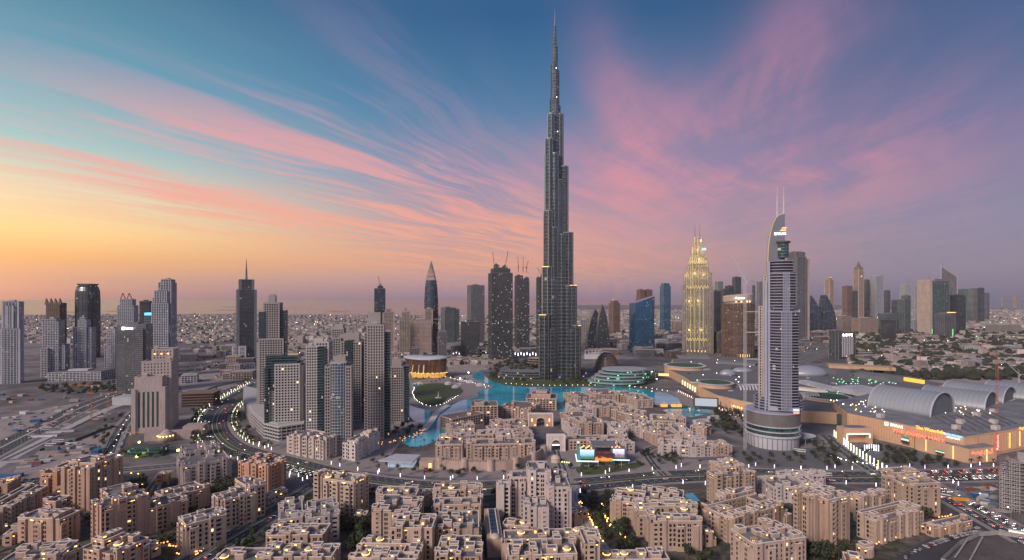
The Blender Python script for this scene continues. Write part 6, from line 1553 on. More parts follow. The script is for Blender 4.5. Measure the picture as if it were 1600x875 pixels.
pic1 = picture('city_picture', [(0,(.03,.16,.03)),(.2,(.05,.22,.06)),(.3,(.12,.30,.55)),(.5,(.35,.6,.9)),(1,(.75,.88,1))], 6, .35)
pic2 = picture('crowd_picture', [(0,(.5,.2,.02)),(.3,(.9,.32,.03)),(.45,(.10,.01,.02)),(.8,(.03,.005,.01)),(1,(.12,.04,.05))], 5, .8)
pic3 = picture('portrait_picture', [(0,(.05,.22,.05)),(.25,(.3,.15,.25)),(.5,(.7,.5,.75)),(1,(.85,.9,1))], 4, .7)
def scr_(nm, mt, x, y, z, a, c, rz_=0): put(nm, unit_box('display', mt), sp_, (x, y, z), rz_, (a,.5,c))
scr_('display', pic1, -11.5, 4.6, 12, 15, 10); scr_('display', pic2, 6, 5.6, 9.5, 18, 10); scr_('display', pic3, 22, 7.2, 13, 12, 9)
b = MB(); b.box(14.5,30,9,22,4,17); b.build('side_block', F_gy, sp_); b = MB(); b.box(-22,0,-1,0,5.6,6.6); b.box(15,33,3,4,6.6,7.4); b.box(-23,-22,-1,24,5.6,6.6); b.build('light_edge', glow('cool_edge', (.7,.95,1), 1.6), sp_)
b = MB(); b.box(-20.5,-19,2,20,6,17); b.build('side_poster', pmat('poster_teal', (.02,.2,.25), .5, 0, emit=(.02,.25,.3), estr=.5), sp_)
for i in range(7): put('roof_brazier', ub(M_org), sp_, (-18+i*1.9, 9+(i % 3)*4, 17.4), 0, (1.6,1,.8))
for i in range(5): put('roof_brazier', ub(M_org), sp_, (16+i*1.9, 14+(i % 2)*4, 17.6), 0, (1.6,1,.8))
b = MB()
for x in (-20,-10,0,12,24,32): b.bar((x,1,0),(x,1,6.6),.25)
b.build('column', F_wh, sp_)
# white pavilion west of it
q = G(622,730); wp = thing('glass_pavilion', 'white flat-roofed glass pavilion beside the palm-lined plaza', 'pavilion', (q.x, q.y, 0), R(-3)); b = MB(); b.prism([(-20,-4),(17,-8),(20,18),(-8,20)], 7, 8.2); b.build('roof', F_wh, wp); b = MB(); b.box(-11,16,0,16,0,7); b.build('glazing', pmat('lit_glass', (.3,.35,.4), .2, .1, .2, emit=(.6,.8,1), estr=.35), wp); b = MB()
for x in (-17,-8,0,8,15): b.bar((x,-4.5,0),(x,-4.5,7),.3)
b.build('column', F_wh, wp)
q = G(672,735); sp2 = thing('garden_restaurant', 'low restaurant with a golden arch and red outdoor steps by the plaza', 'restaurant', (q.x, q.y, 0)); b = MB(); b.box(-12,20,4,18,0,8); b.box(-4,3,3,4,0,10); b.build('wall', M_isl, sp2); b = MB(); b.box(-2,1,2.8,3,0,6.5); b.build('arch_light', M_yls, sp2); b = MB()
for i in range(6): b.box(-6+i*1.4,-3+i*1.4,-6+i*.4,0,0,3-i*.45)
b.build('steps', pmat('red_step', (.25,.06,.05), .8, .1, .3), sp2)
# white dome fountain court by the gate
q = G(868,722); fc = thing('domed_kiosk', 'small white domed kiosk with gold lights on the gate forecourt', 'kiosk', (q.x, q.y, 0)); put('drum', DRUM, fc, (0,0,0), 0, (5,5,4)); put('dome', DOME, fc, (0,0,4), 0, (5.2,5.2,4)); 
for i in range(4): put('lamp', ub(M_ylw), fc, (7+i*2.4,-2-i,1), 0, (1,.6,.8))
# lagoon island with lit pavilion
q = G(1050,637); lg = thing('lagoon_pavilion', 'gold-lit pavilions on the bridge between lake and lagoon', 'pavilion', (q.x, q.y, 0)); b = MB(); b.box(-24,24,-4,4,0,1.6); b.build('deck', M_dark, lg)
for x in (-13, 4, 10):
    b = MB(); b.box(x-5,x+5,-3,3,1.6,6.5); b.build('wall', pmat('gold_wall', (.6,.35,.1), .6, .1, .4, emit=(1,.5,.08), estr=.7), lg); b = MB(); b.prism([(x-5.6,-3.6),(x+5.6,-3.6),(x+5.6,3.6),(x-5.6,3.6)],6.5,9.5,.2); b.build('roof', M_isl, lg)
# terraces right of the lagoon: white curved decks
for i, (px, py, a, lab) in enumerate(((1085,668,34,'white curved pool deck, the longest of the three stepped decks'), (1100,660,24,'white curved deck in the middle of the stepped decks'), (1118,655,18,'short white curved deck nearest the dark trees'))):
    q = G(px, py); b = MB(); L = [q+Vector((-a*.6+a*1.2*t_/8, 9*math.sin(t_/8*2.2)-i*2, 0)) for t_ in range(9)]; ribbon(b, L, 3, -3, 0, 2.5+i); tag(b.build('pool_deck', F_wh), lab, 'deck')
# tan / pale structures by the lit construction court and the left edge
q = G(160,637); b = MB(); 
bb = thing('hoarding_shed', 'blank pale grey shed wall under the ribbed office tower', 'shed', tuple(G(191,633))); b = MB(); b.box(-17,18,0,30,0,13); b.build('wall', pmat('shed_grey', (.38,.39,.42), .7, .05, .05), bb)
q = G(1068,640)
# unfinished frame building on the right edge
DU = 440.0; ux = (1564-800)/F*DU; uf = thing('unfinished_building', 'unfinished concrete frame with scaffolding at the eastern frame edge', 'building', (ux, DU, 0), R(-32)); uf.scale = (.8,.55,.85); b, c_, s_ = MB(), MB(), MB()
for i in range(14):
    z = 3.5*(i+1); w0 = 30 if i < 11 else 26
    b.box((i % 2)*.2+(0 if i < 9 else 6), 40, 0, 26, z-.3, z)
for i in range(6):
    for j in range(4): c_.box(1+i*6.6, 1.7+i*6.6, .6+j*7.6, 1.3+j*7.6, 0, 38 if i == 0 else 52)
b.box(14,22,9,17,0,58)
for i in range(9):
    x = -1.2+i*1.9; s_.bar((x,-1.2,0),(x,-1.2,40 if i < 4 else 50),.12)
for z in range(2, 50, 2): s_.bar((-1.2,-1.2,z),(15,-1.2,z),.12)
for z in range(4, 46, 4): s_.bar((-1.2,-1.2,z),(4,-1.2,z+4),.1); s_.bar((8,-1.2,z),(13,-1.2,z+4),.1)
b.build('floor_slabs', M_conc, uf); c_.build('columns', pmat('raw_brick', (.30,.19,.15), .9, .1, .2), uf); s_.build('scaffold', M_crw, uf)
# dark red low building by the boulevard curve
q = G(310,636); db = thing('unfinished_hall', 'dark red-brown unfinished hall inside the boulevard curve', 'building', (q.x-4, q.y, 0), R(12)); b = MB(); g = MB()
for i in range(5): b.box(-24,26,0,40,i*4.4+3.6,i*4.4+4.4)
g.box(-22,24,2,38,0,21); b.build('floor_slabs', F_br, db); g.build('wall', pmat('raw_dark', (.07,.05,.05), .9, .2, .1), db)
# entrance court of the beige tower
q = G(262,688); ec = thing('tower_podium', 'low beige podium with a round domed entrance beside the beige stepped tower', 'podium', (q.x, q.y, 0), R(14)); b = MB(); b.box(-26,26,0,18,0,9); b.box(12,36,14,34,0,13); b.build('wall', M_beige, ec); b = MB(); b.revolve(0,-3,[(0,9),(8,9),(10,7),(13,4),(15,.5)],18); b.build('dome', M_isl, ec, True)
for i in range(7): a = R(200+i*22); put('lamp', ub(M_ylw), ec, (9.6*math.cos(a), -3+9.6*math.sin(a), 7.5), 0, (1,1,1))
# green garden building
q = G(228,712); gb = thing('garden_house', 'dark glazed garden house lit green inside the fenced lot', 'house', (q.x, q.y, 0), R(4)); b = MB(); b.box(-20,18,0,12,0,9); b.build('glazing', C_gr, gb); b = MB(); b.box(-21,19,-1,13,9,9.8); b.build('roof', F_dk, gb); put('lamp', ub(glow('lime_lamp', (.75,1,.15), 8)), gb, (-6,-6,1.5), 0, (2,2,2)); put('lamp', ub(glow('lime_lamp', (.75,1,.15), 8)), gb, (-6,-2,16), 0, (1.6,1.6,1.6)); put('lamp', ub(glow('lime_lamp', (.75,1,.15), 8)), gb, (36,-2,6), 0, (2,2,2)); put('lamp', ub(M_wht), gb, (-24,-8,3), 0, (1.6,1.6,1.6))
# ------------------------------------------------------------------ cranes
def tower_crane(label, px, py, ytop, ang, L, mat, luff=0, group=None, w0=1.6):
    q = G(px, py); D = q.y; H = ztop(ytop, D); root = thing('tower_crane', label, 'crane', (q.x, q.y, 0)); b = MB(); s_ = w0/2
    for sx in (-s_, s_):
        for sy in (-s_, s_): b.bar((sx,sy,0),(sx,sy,H),.16)
    z = 0
    while z < H-3:
        b.bar((-s_,-s_,z),(s_,-s_,z+3),.09); b.bar((s_,-s_,z+3),(s_,s_,z+6 if z+6 < H else H),.09); b.bar((-s_,-s_,z+3),(-s_,s_,z+3),.09); b.bar((-s_,-s_,z),(s_,-s_,z),.09); b.bar((-s_,s_,z),(-s_,-s_,z+3),.09); z += 3
    b.build('mast', mat, root); c, s2 = math.cos(ang), math.sin(ang); b = MB()
    if luff: tip = (c*L*math.cos(luff), s2*L*math.cos(luff), H+2+L*math.sin(luff))
    else: tip = (c*L, s2*L, H+2)
    for o in (-.6,.6): b.bar((-s2*o, c*o, H+1.2), tip, .16)
    b.bar((0,0,H+2.4), (tip[0],tip[1],tip[2]+(.9 if not luff else .3)), .16)
    n_ = int(L/3)
    for i in range(n_):
        a = Vector((0,0,H+1.2)).lerp(Vector(tip), i/n_); d = Vector((0,0,H+2.4)).lerp(Vector(tip), (i+.5)/n_); b.bar(a, d, .1)
    b.build('jib', mat, root); b = MB(); b.bar((0,0,H+1.6),(-c*9,-s2*9,H+1.6),.5); b.box(-c*9-1.3,-c*9+1.3,-s2*9-1,-s2*9+1,H-.8,H+2); b.build('counterweight', M_conc, root)
    b = MB(); b.bar((0,0,H),(0,0,H+9),.3); b.bar((0,0,H+9),tip if luff else (c*L*.7,s2*L*.7,H+2.6),.07); b.bar((0,0,H+9),(-c*9,-s2*9,H+2),.07); b.build('apex', mat, root); b = MB(); b.box(.9,2.4,-1.6,0,H-1,H+1.4); b.build('cab', M_crw, root); return root, H
tc, H = tower_crane('tall white crane tied to the hotel tower side', 1164, 703, 441, R(155), 34, M_crw, R(66), w0=2.2)
for py in (487, 519, 561, 601): z = ztop(py, G(1164,703).y); put('tie_beam', ub(M_crw), tc, (9,0,z), 0, (16,.9,.8))
tower_crane('red crane standing on the cleared site behind the mall roofs', 1391, 592, 556, R(175), 46, M_crane)
tower_crane('red crane with a long level jib, east of the white-roofed halls', 1438, 586, 548, R(15), 60, M_crane)
tower_crane('red crane with a raised jib beside the park road', 1495, 578, 552, R(160), 42, M_crane, R(48))
tower_crane('tall rust crane rising over the vaulted roofs', 1558, 680, 560, R(110), 34, M_crane, R(35), w0=2.2)
tower_crane('pale crane near the eastern frame edge behind the vaults', 1592, 620, 586, R(130), 30, M_crw, R(50))
tower_crane('yellow crane on the canal-side site with lamps at its head', 143, 657, 604, R(200), 26, M_cry)
tower_crane('small yellow crane by the blank shed wall', 169, 640, 616, R(20), 20, M_cry)
tower_crane('small green-lit crane over the garden lot', 203, 706, 678, R(-10), 16, M_cry)

# ------------------------------------------------------------------ trees
M_bark = pmat('bark', (.10,.075,.055), .95, .2, 1)
M_leaf = pmat('leaf_dark', (.055,.072,.035), .9, .35, .4, island=.55); M_leaf2 = pmat('leaf_olive', (.085,.09,.045), .9, .35, .4, island=.55); M_frond = pmat('palm_frond', (.085,.095,.045), .8, .3, .5, island=.4)
def tree_parts(k, mat):
    g = random.Random(100+k); t_, c = MB(), MB(); H = 1.0
    t_.cyl(0,0,0,.45,.035,.022,6)
    for i in range(5):
        a = g.uniform(0,6.28); t_.bar((0,0,.3+i*.03),(.25*math.cos(a),.25*math.sin(a),.55+g.random()*.15),.012)
    lob = [(g.uniform(-.26,.26), g.uniform(-.26,.26), g.uniform(.42,.82), g.uniform(.14,.26)) for _ in range(9)]+[(0,0,.6,.28)]
    for i in range(330):
        lx, ly, lz, lr = g.choice(lob); v = Vector((g.gauss(0,1), g.gauss(0,1), g.gauss(0,1))).normalized()*lr*g.uniform(.75,1.05)
        p = Vector((lx, ly, lz))+v*Vector((1,1,.8)).length/1.6; s_ = g.uniform(.03,.06); a = v.orthogonal().normalized(); b_ = v.cross(a).normalized(); ro = g.uniform(0,3.14)
        a, b_ = a*math.cos(ro)+b_*math.sin(ro), b_*math.cos(ro)-a*math.sin(ro); a = (a+Vector((g.uniform(-.4,.4),)*3)*.5).normalized()
        c.quad(tuple(p-a*s_-b_*s_), tuple(p+a*s_-b_*s_*.8), tuple(p+a*s_*.9+b_*s_), tuple(p-a*s_*.8+b_*s_*1.1))
    return t_.mesh('trunk', M_bark), c.mesh('crown', mat), c
TREES = [tree_parts(k, M_leaf if k % 3 else M_leaf2) for k in range(7)]
def palm_parts(k):
    g = random.Random(200+k); t_, c = MB(), MB()
    t_.cyl(0,0,0,.8,.034,.024,7)
    for i in range(22):
        a = 6.283*i/22+g.uniform(-.12,.12); el_ = g.choice([.9,.5,.2,-.1])+g.uniform(-.1,.1); pr = Vector((0,0,.8)); d = Vector((math.cos(a)*math.cos(el_), math.sin(a)*math.cos(el_), math.sin(el_)))
        sd = Vector((-math.sin(a), math.cos(a), 0)); w_ = .035
        for j in range(4):
            q = pr+d*.095; d = (d+Vector((0,0,-.38))).normalized(); w2 = w_*(.95 if j < 2 else .45)
            c.quad(tuple(pr-sd*w_), tuple(q-sd*w2), tuple(q+sd*w2), tuple(pr+sd*w_)); pr, w_ = q, w2
    return t_.mesh('trunk', M_bark), c.mesh('crown', M_frond)
PALMS = [palm_parts(k) for k in range(4)]
M_wrap = glow('trunk_light', (1,.88,.70), 3.2); M_wrapg = glow('trunk_light_green', (.75,1,.35), 2.5); M_wrapv = glow('trunk_light_violet', (.8,.7,1), 3.0)
wm = MB(); wm.cyl(0,0,0,1,.5,.42,8)
WRAP = {m_.name: wm.mesh('trunk_light', m_) for m_ in (M_wrap, M_wrapg, M_wrapv)}
rt = random.Random(77); TN = [0]
def put_tree(x, y, h, lab, grp):
    TODO.append((h/math.hypot(x, y), x, y, h, lab, grp))
TODO = []
def plant_trees(most=290):
    TODO.sort(key=lambda q: -q[0]); m_ = MB()
    for i, (_, x, y, h, lab, grp) in enumerate(TODO):
        a, c, mb = rt.choice(TREES)
        if i < most: t_ = thing('tree', lab, 'tree', (x, y, 0), rt.uniform(0,6.28), grp); put('trunk', a, t_, scale=(h,h,h)); put('crown', c, t_, scale=(h*rt.uniform(.9,1.25),h*rt.uniform(.9,1.25),h))
        else:
            k = len(m_.v); n_ = 640; m_.v += [(x+vx*h*1.15, y+vy*h*1.15, vz*h) for vx, vy, vz in mb.v[:n_]]; m_.f += [(k+4*j, k+4*j+1, k+4*j+2, k+4*j+3) for j in range(n_//4)]
    if m_.v: tag(m_.build('woodland', M_leaf), 'distant dark trees of the canal belt, lake garden and villa park', 'trees', kind='stuff')
def put_palm(x, y, h, lab, grp, wrap=None):
    t_ = thing('palm_tree', lab, 'palm tree', (x, y, 0), rt.uniform(0,6.28), grp); a, c = rt.choice(PALMS); tr = put('trunk', a, t_, scale=(h,h,h)); put('crown', c, t_, scale=(h*1.1,h*1.1,h))
    if wrap: o = bpy.data.objects.new('trunk_light', WRAP[wrap.name]); COL.objects.link(o); o.parent = t_; o.scale = (.75,.75,h*.36); o.location = (0,0,.3)
    TN[0] += 1
def inpoly(x, y, P):
    r_ = False; j = len(P)-1
    for i in range(len(P)):
        if (P[i].y > y) != (P[j].y > y) and x < (P[j].x-P[i].x)*(y-P[i].y)/(P[j].y-P[i].y)+P[i].x: r_ = not r_
        j = i
    return r_
ROADS = [(R1,20),(R2,14),(R3,19),(R4,8),(R5,16),(R8,8),(R9,6),(R10,6),(R11,6),(R12,6),(R4b,9)]
def clear(x, y, m_=0, roads=True):
    for fx, fy, fr in FOOT:
        if (fx-x)**2+(fy-y)**2 < (fr*.75+m_)**2: return False
    if roads:
        for L, w_ in ROADS:
            for q in L[::2]:
                if (q.x-x)**2+(q.y-y)**2 < w_*w_: return False
    return True
def grove(pts, n_, hmin, hmax, lab, grp, sp=5, palms=0, wrap=None, chk=True):
    P = [G(*q) for q in pts]; x0, x1 = min(q.x for q in P), max(q.x for q in P); y0, y1 = min(q.y for q in P), max(q.y for q in P); done = []; k = 0
    while len(done) < n_ and k < n_*60:
        k += 1; x, y = rt.uniform(x0, x1), rt.uniform(y0, y1)
        if not inpoly(x, y, P) or any((a-x)**2+(c-y)**2 < sp*sp for a, c in done) or (chk and not clear(x, y)): continue
        done.append((x, y))
        if rt.random() < palms: put_palm(x, y, rt.uniform(hmin, hmax), lab+', a palm', grp+', palms', wrap)
        else: put_tree(x, y, rt.uniform(hmin, hmax), lab, grp)
grove([(505,800),(572,796),(585,830),(575,858),(520,862),(500,840)], 26, 9, 13, 'broad dark tree in the big planted court east of the avenue', 'trees of the big planted court', 5.5)
grove([(335,765),(380,752),(395,762),(360,790),(325,790)], 14, 8, 12, 'dark tree between the pale lilac block and the stepped terrace', 'trees below the pale lilac block', 4.5)
grove([(905,790),(960,775),(1000,790),(1010,850),(985,865),(930,850)], 26, 7, 10, 'dense tree along the garden walk', 'trees of the garden walk', 4.5, .35)
grove([(1095,800),(1130,790),(1120,830),(1125,880),(1090,880),(1098,840)], 20, 8, 12, 'dark tree between the two courtyard blocks', 'trees between the courtyard blocks', 4.5, .2)
grove([(1225,845),(1290,840),(1340,850),(1330,880),(1220,880)], 30, 8, 12, 'dark tree below the tallest cream slab', 'trees below the tallest cream slab', 4.5, .2)
grove([(1425,795),(1455,790),(1475,815),(1440,830),(1405,835),(1400,850),(1370,850)], 16, 8, 12, 'round dark tree between court block and car park wing', 'trees by the car park wing', 5)
grove([(1180,755),(1235,755),(1240,785),(1185,790)], 12, 7, 11, 'dark tree behind the cream block at the boulevard bend', 'trees at the boulevard bend', 5)
grove([(1118,645),(1165,650),(1175,668),(1165,690),(1125,680),(1110,660)], 30, 9, 13, 'dense dark tree between lagoon and hotel podium', 'trees between lagoon and hotel', 5.5)
grove([(1275,690),(1300,690),(1330,705),(1345,728),(1290,730),(1265,712)], 24, 7, 10, 'small tree on the hotel forecourt', 'trees on the hotel forecourt', 6, .4)
grove([(1385,700),(1430,712),(1500,726),(1500,735),(1380,726)], 24, 7, 10, 'tree in front of the mall name wall', 'trees before the mall name wall', 6)
grove([(1346,698),(1376,698),(1380,706),(1350,710)], 12, 4, 6, 'low tree in the round planter before the lit mall portal', 'trees of the round planter', 4)
grove([(762,580),(790,566),(842,566),(845,580),(800,590),(820,598),(850,602),(790,600),(768,592)], 60, 9, 15, 'dark tree in the lakeside garden west of the supertall', 'trees of the supertall garden', 7)
grove([(895,592),(930,590),(932,602),(880,603),(850,600)], 20, 7, 10, 'small tree on the lake edge in front of the supertall', 'trees on the supertall lake edge', 8)
grove([(60,606),(180,600),(182,615),(110,620),(60,612)], 50, 8, 12, 'dark tree in the belt below the canal towers', 'trees below the canal towers', 9)
grove([(195,704),(265,700),(262,716),(192,718)], 14, 6, 8, 'green-lit tree in the fenced garden lot', 'trees of the fenced garden lot', 6)
grove([(300,640),(330,628),(325,690),(300,700)], 24, 6, 9, 'tree on the outer side of the boulevard curve', 'trees outside the boulevard curve', 6)
grove([(352,650),(378,648),(400,695),(440,708),(420,712),(375,695)], 24, 6, 9, 'tree on the inner side of the boulevard curve', 'trees inside the boulevard curve', 6)
grove([(155,660),(190,650),(160,700),(140,730)], 16, 5, 8, 'dark tree along the side street by the sand lot', 'trees along the side street', 6)
grove([(60,790),(110,785),(130,800),(110,830),(60,850),(20,830)], 20, 7, 10, 'palm court tree among the western blocks', 'trees of the western court', 5, .5)
grove([(200,760),(225,750),(232,775),(215,790)], 7, 7, 9, 'round tree at the quarter entrance loop', 'trees at the entrance loop', 5)
grove([(690,700),(610,712),(600,700),(650,690)], 12, 6, 9, 'palm by the promenade end of the channel', 'palms by the channel end', 7, 1)
grove([(610,668),(650,664),(660,672),(620,690)], 12, 7, 10, 'promenade tree beside the short teal residence', 'trees of the promenade', 7, .5)
grove([(1370,560),(1480,548),(1600,545),(1600,575),(1480,580),(1370,580)], 50, 9, 14, 'dark tree of the eastern villa park', 'trees of the eastern villa park', 20)
grove([(1000,705),(1060,712),(1055,722),(1000,716)], 10, 7, 9, 'dark tree under the souk row wall', 'trees under the souk row', 6)
grove([(720,765),(760,765),(890,770),(900,800),(880,800),(880,775),(740,775)], 8, 5, 7, 'small tree beside the hotel driveway', 'trees beside the hotel driveway', 6)
# avenue trees
for q, dr in walk(offs(R2, 14.5), 17, 8):
    if clear(q.x, q.y, 0, False): put_tree(q.x, q.y, rt.uniform(6,8.5), 'clipped street tree on the terrace side of the dark avenue', 'street trees, terrace side of the avenue')
for q, dr in walk(offs(R2, -14.5), 17, 12):
    if clear(q.x, q.y, 0, False): put_tree(q.x, q.y, rt.uniform(6,8.5), 'clipped street tree on the boxy-roof side of the dark avenue', 'street trees, boxy-roof side of the avenue')
grove([(-60,790),(60,775),(262,755),(480,770),(560,770),(900,775),(1440,780),(1470,815),(1390,872),(-60,872)], 230, 5.5, 9, 'small garden tree between the blocks of the quarter', 'garden trees of the quarter', 5)
grove([(560,712),(700,722),(850,735),(1000,722),(1180,712),(1300,712),(1300,728),(1180,724),(1000,730),(850,742),(700,744),(560,732)], 46, 5, 8, 'tree on the paved strip beside the boulevard', 'trees of the boulevard strip', 9)
grove([(290,560),(400,545),(410,600),(330,612),(285,612)], 40, 5, 9, 'scrubby tree on the waste ground west of the residences', 'trees of the waste ground', 12)
grove([(640,600),(650,592),(700,588),(735,592),(728,600),(660,603)], 14, 5, 8, 'small tree round the opera plaza', 'trees of the opera plaza', 8)
for Z in ([(1050,525),(1235,525),(1235,556),(1050,556)], [(900,522),(1060,522),(1040,560),(900,560)], [(690,528),(840,528),(840,556),(690,556)], [(1345,520),(1600,512),(1600,545),(1345,545)]):
    grove(Z, 45, 9, 14, 'dark tree between the low offices beyond the lake', 'trees of the office belt', 22)
plant_trees()
# light-wrapped boulevard palms
for side, lab in ((1, 'outer'), (-1, 'inner')):
    for row, st in ((21.5, 13), (27, 20)):
        for i, (q, dr) in enumerate(walk(offs(R1, side*row), st, 5)):
            px = 800+F*q.x/q.y
            if not clear(q.x, q.y, -3, False) or q.y < 470: continue
            if px > 520 and (side < 0 or row > 25) and i % 4: continue
            if px > 520 and side > 0 and row < 25 and i % 2: continue
            wrap = M_wrap if i % 4 else (M_wrapg if px < 460 else M_wrapv)
            put_palm(q.x, q.y, rt.uniform(8.5,11), 'date palm with a light-wrapped trunk along the %s side of the boulevard' % ('mall and tower' if side < 0 else 'old quarter'), 'light-wrapped palms, %s' % lab, wrap)
for q, dr in walk(spline([G(*k) for k in ((1060,612),(1090,626),(1130,642),(1175,655))]), 9): put_palm(q.x, q.y, 8, 'glowing palm on the lagoon promenade', 'glowing promenade palms', M_wrap)
# glowing posts of the mall drive
pm = MB(); pm.cyl(0,0,0,1,.5,.5,8); PW = [pm.mesh('light_post', m_) for m_ in (glow('post_white', (.9,.92,1), 3.5), glow('post_yellow', (1,.85,.2), 3.5))]
for i, (q, dr) in enumerate(walk(offs(R8, 9), 8.2, 4)):
    o = put('light_post', PW[1 if i % 3 == 1 else 0], None, (q.x, q.y, .1), 0, (1.0,1.0,8)); tag(o, 'glowing %s light column along the mall drive' % ('yellow' if i % 3 == 1 else 'white'), 'light post', 'glowing %s columns of the mall drive' % ('yellow' if i % 3 == 1 else 'white'))
for i, (px, py) in enumerate([(1351+k*3.6, 705+abs(k-3)*.4) for k in range(7)]):
    q = G(px, py); tag(put('light_post', PW[0], None, (q.x, q.y, 1), 0, (.8,.8,7)), 'glowing white column in the round planter', 'light post', 'glowing columns of the round planter')
# far light-column rows behind opera
for i in range(34):
    q = G(690+i*4.6, 556-(i % 2)*1.5); tag(put('light_post', PW[0], None, (q.x, q.y, 0), 0, (2.0,2.0,rt.uniform(7,10))), 'white light column in the row behind the opera house', 'light post', 'light columns behind the opera house')

# ------------------------------------------------------------------ street lamps
M_pole = pmat('lamp_pole', (.30,.30,.31), .5, .1, .3)
pb = MB(); pb.cyl(0,0,0,10,.13,.09,6); pb.bar((0,0,10),(2.2,0,10.6),.08); POLE = pb.mesh('pole', M_pole); hb = MB(); hb.box(1.7,2.6,-.2,.2,10.45,10.65); HEAD = hb.mesh('lamp_head', glow('street_lamp_glow', (1,.9,.72), 9)); HEAD2 = hb.mesh('lamp_head', M_pole)
def lamps_on(L, o, st, lab, grp, lit=True, s0=6):
    for q, dr in walk(offs(L, o), st, s0):
        if q.y < 340: continue
        t_ = thing('street_lamp', lab, 'street lamp', (q.x, q.y, 0), math.atan2(dr.y, dr.x)+(R(-90) if o > 0 else R(90)), grp); put('pole', POLE, t_); put('lamp_head', HEAD if lit else HEAD2, t_)
lamps_on(R2, 12.2, 34, 'unlit grey street lamp on the avenue kerb', 'unlit lamps of the avenue', False)
lamps_on(R3, 18.5, 42, 'unlit grey lamp along the canal-side highway', 'lamps of the canal-side highway', False)
lamps_on(R1, -18, 46, 'lit grey street lamp on the boulevard kerb', 'lamps of the boulevard', True)
lamps_on(R5, 14, 30, 'lit street lamp beside the jammed crossroads', 'lamps of the jammed road', True)
lamps_on(R4, 8, 30, 'lit lamp on the side street by the sand lot', 'lamps of the side street', True)
lamps_on(R6, 30, 90, 'lit lamp on the far highway behind the hotel', 'lamps of the far highway', True)
# little garden lanterns
lb = MB(); lb.box(-.1,.1,-.1,.1,0,1.0); LPM = lb.mesh('post', F_dk); lb = MB(); lb.box(-.28,.28,-.28,.28,1.0,1.5); LHM = {c.name: lb.mesh('lantern_head', c) for c in (M_ylw, M_org, M_wht)}
def lantern(x, y, lab, grp, mt, z=0, s_=1.3):
    t_ = thing('garden_lantern', lab, 'lantern', (x, y, z), 0, grp); t_.scale = (s_,)*3; put('post', LPM, t_); put('lantern_head', LHM[mt.name], t_)
def lanterns(pts, n_, lab, grp, mt, jit=3.0):
    L = spline([G(*q) for q in pts]); tot = sum((b_-a).length for a, b_ in zip(L, L[1:]))
    for q, dr in walk(L, tot/n_, 1): lantern(q.x+rt.uniform(-jit, jit), q.y+rt.uniform(-jit, jit), lab, grp, mt)
lanterns([(300,845),(335,820),(370,800),(388,790)], 26, 'yellow lantern along the stepped terrace pavement', 'lanterns along the stepped terrace', M_ylw, 1.5)
lanterns([(230,855),(260,850),(290,868),(320,860)], 24, 'amber lantern in the lit café yard at the western corner', 'lanterns of the café yard', M_org, 5)
lanterns([(905,785),(925,815),(940,850)], 26, 'yellow lantern on the west edge of the garden walk', 'lanterns, west edge of the garden walk', M_ylw, 1.5)
lanterns([(940,790),(955,825),(985,850)], 22, 'yellow lantern on the east edge of the garden walk', 'lanterns, east edge of the garden walk', M_ylw, 1.5)
lanterns([(1330,870),(1380,848),(1430,832),(1462,815)], 30, 'amber lantern on the long wall by the car park', 'lanterns of the car park wall', M_org, .8)
lanterns([(1468,812),(1490,806)], 6, 'amber lantern at the tree corner by the crossroads', 'lanterns of the tree corner', M_org, .8)
lanterns([(648,606),(645,616),(652,627),(668,635),(690,633),(718,618)], 30, 'white lamp round the edge of the round lawn', 'lamps round the lawn', M_wht, 1)
lanterns([(790,600),(850,603),(930,603),(1000,606),(1050,613)], 30, 'white lamp on the far shore of the blue lake', 'lamps of the far lake shore', M_wht, 1)
lanterns([(560,705),(590,695),(620,690),(640,684),(665,672)], 34, 'amber lamp of the restaurant promenade by the residences', 'lamps of the restaurant promenade', M_org, 5)
lanterns([(1060,614),(1100,632),(1140,648),(1180,660)], 26, 'amber lamp on the mall lagoon promenade', 'lamps of the lagoon promenade', M_org, 4)
lanterns([(756,578),(775,568),(790,562),(800,557)], 22, 'red-amber lamp along the curved jetty north of the lawn', 'lamps of the curved jetty', M_org, 1)
lanterns([(690,588),(715,594),(750,600),(765,606)], 26, 'white lamp of the event stage by the round lawn', 'lamps of the event stage', M_wht, 6)
lanterns([(205,742),(222,748),(222,765),(232,780)], 14, 'yellow lantern round the quarter entrance loop', 'lanterns of the entrance loop', M_ylw, 2)
lanterns([(1290,712),(1330,722),(1370,728)], 14, 'white lamp on the hotel forecourt edge', 'lamps of the hotel forecourt', M_wht, 4)
# event stage tents
for i, (px, py, s_, lab) in enumerate(((700,601,7,'pale round tent, west end of the event ground'), (712,606,8,'pale round tent in the middle of the event ground'), (735,598,9,'white long tent under the floodlights'), (750,603,8,'white long tent at the lake tip'), (722,596,6,'small white tent behind the floodlights'))):
    q = G(px, py); b = MB(); b.cyl(q.x,q.y,0,3.5,s_,s_,12,.6); b.cyl(q.x,q.y,3.5,6.5,s_*1.05,.4,12,.6); tag(b.build('tent', F_wh), lab, 'tent')
for i, (px, py, lab) in enumerate(((732,590,'blazing white floodlight by the channel mouth'), (719,600,'blazing white floodlight amid the tents'))):
    q = G(px, py); t_ = thing('floodlight', lab, 'floodlight', tuple(q)); b = MB(); b.bar((0,0,0),(0,0,11),.25); b.build('pole', M_pole, t_); put('lamp_head', ub(glow('flood_glow', (1,1,.85), 40)), t_, (0,0,11.5), 0, (2.6,.8,1.6))
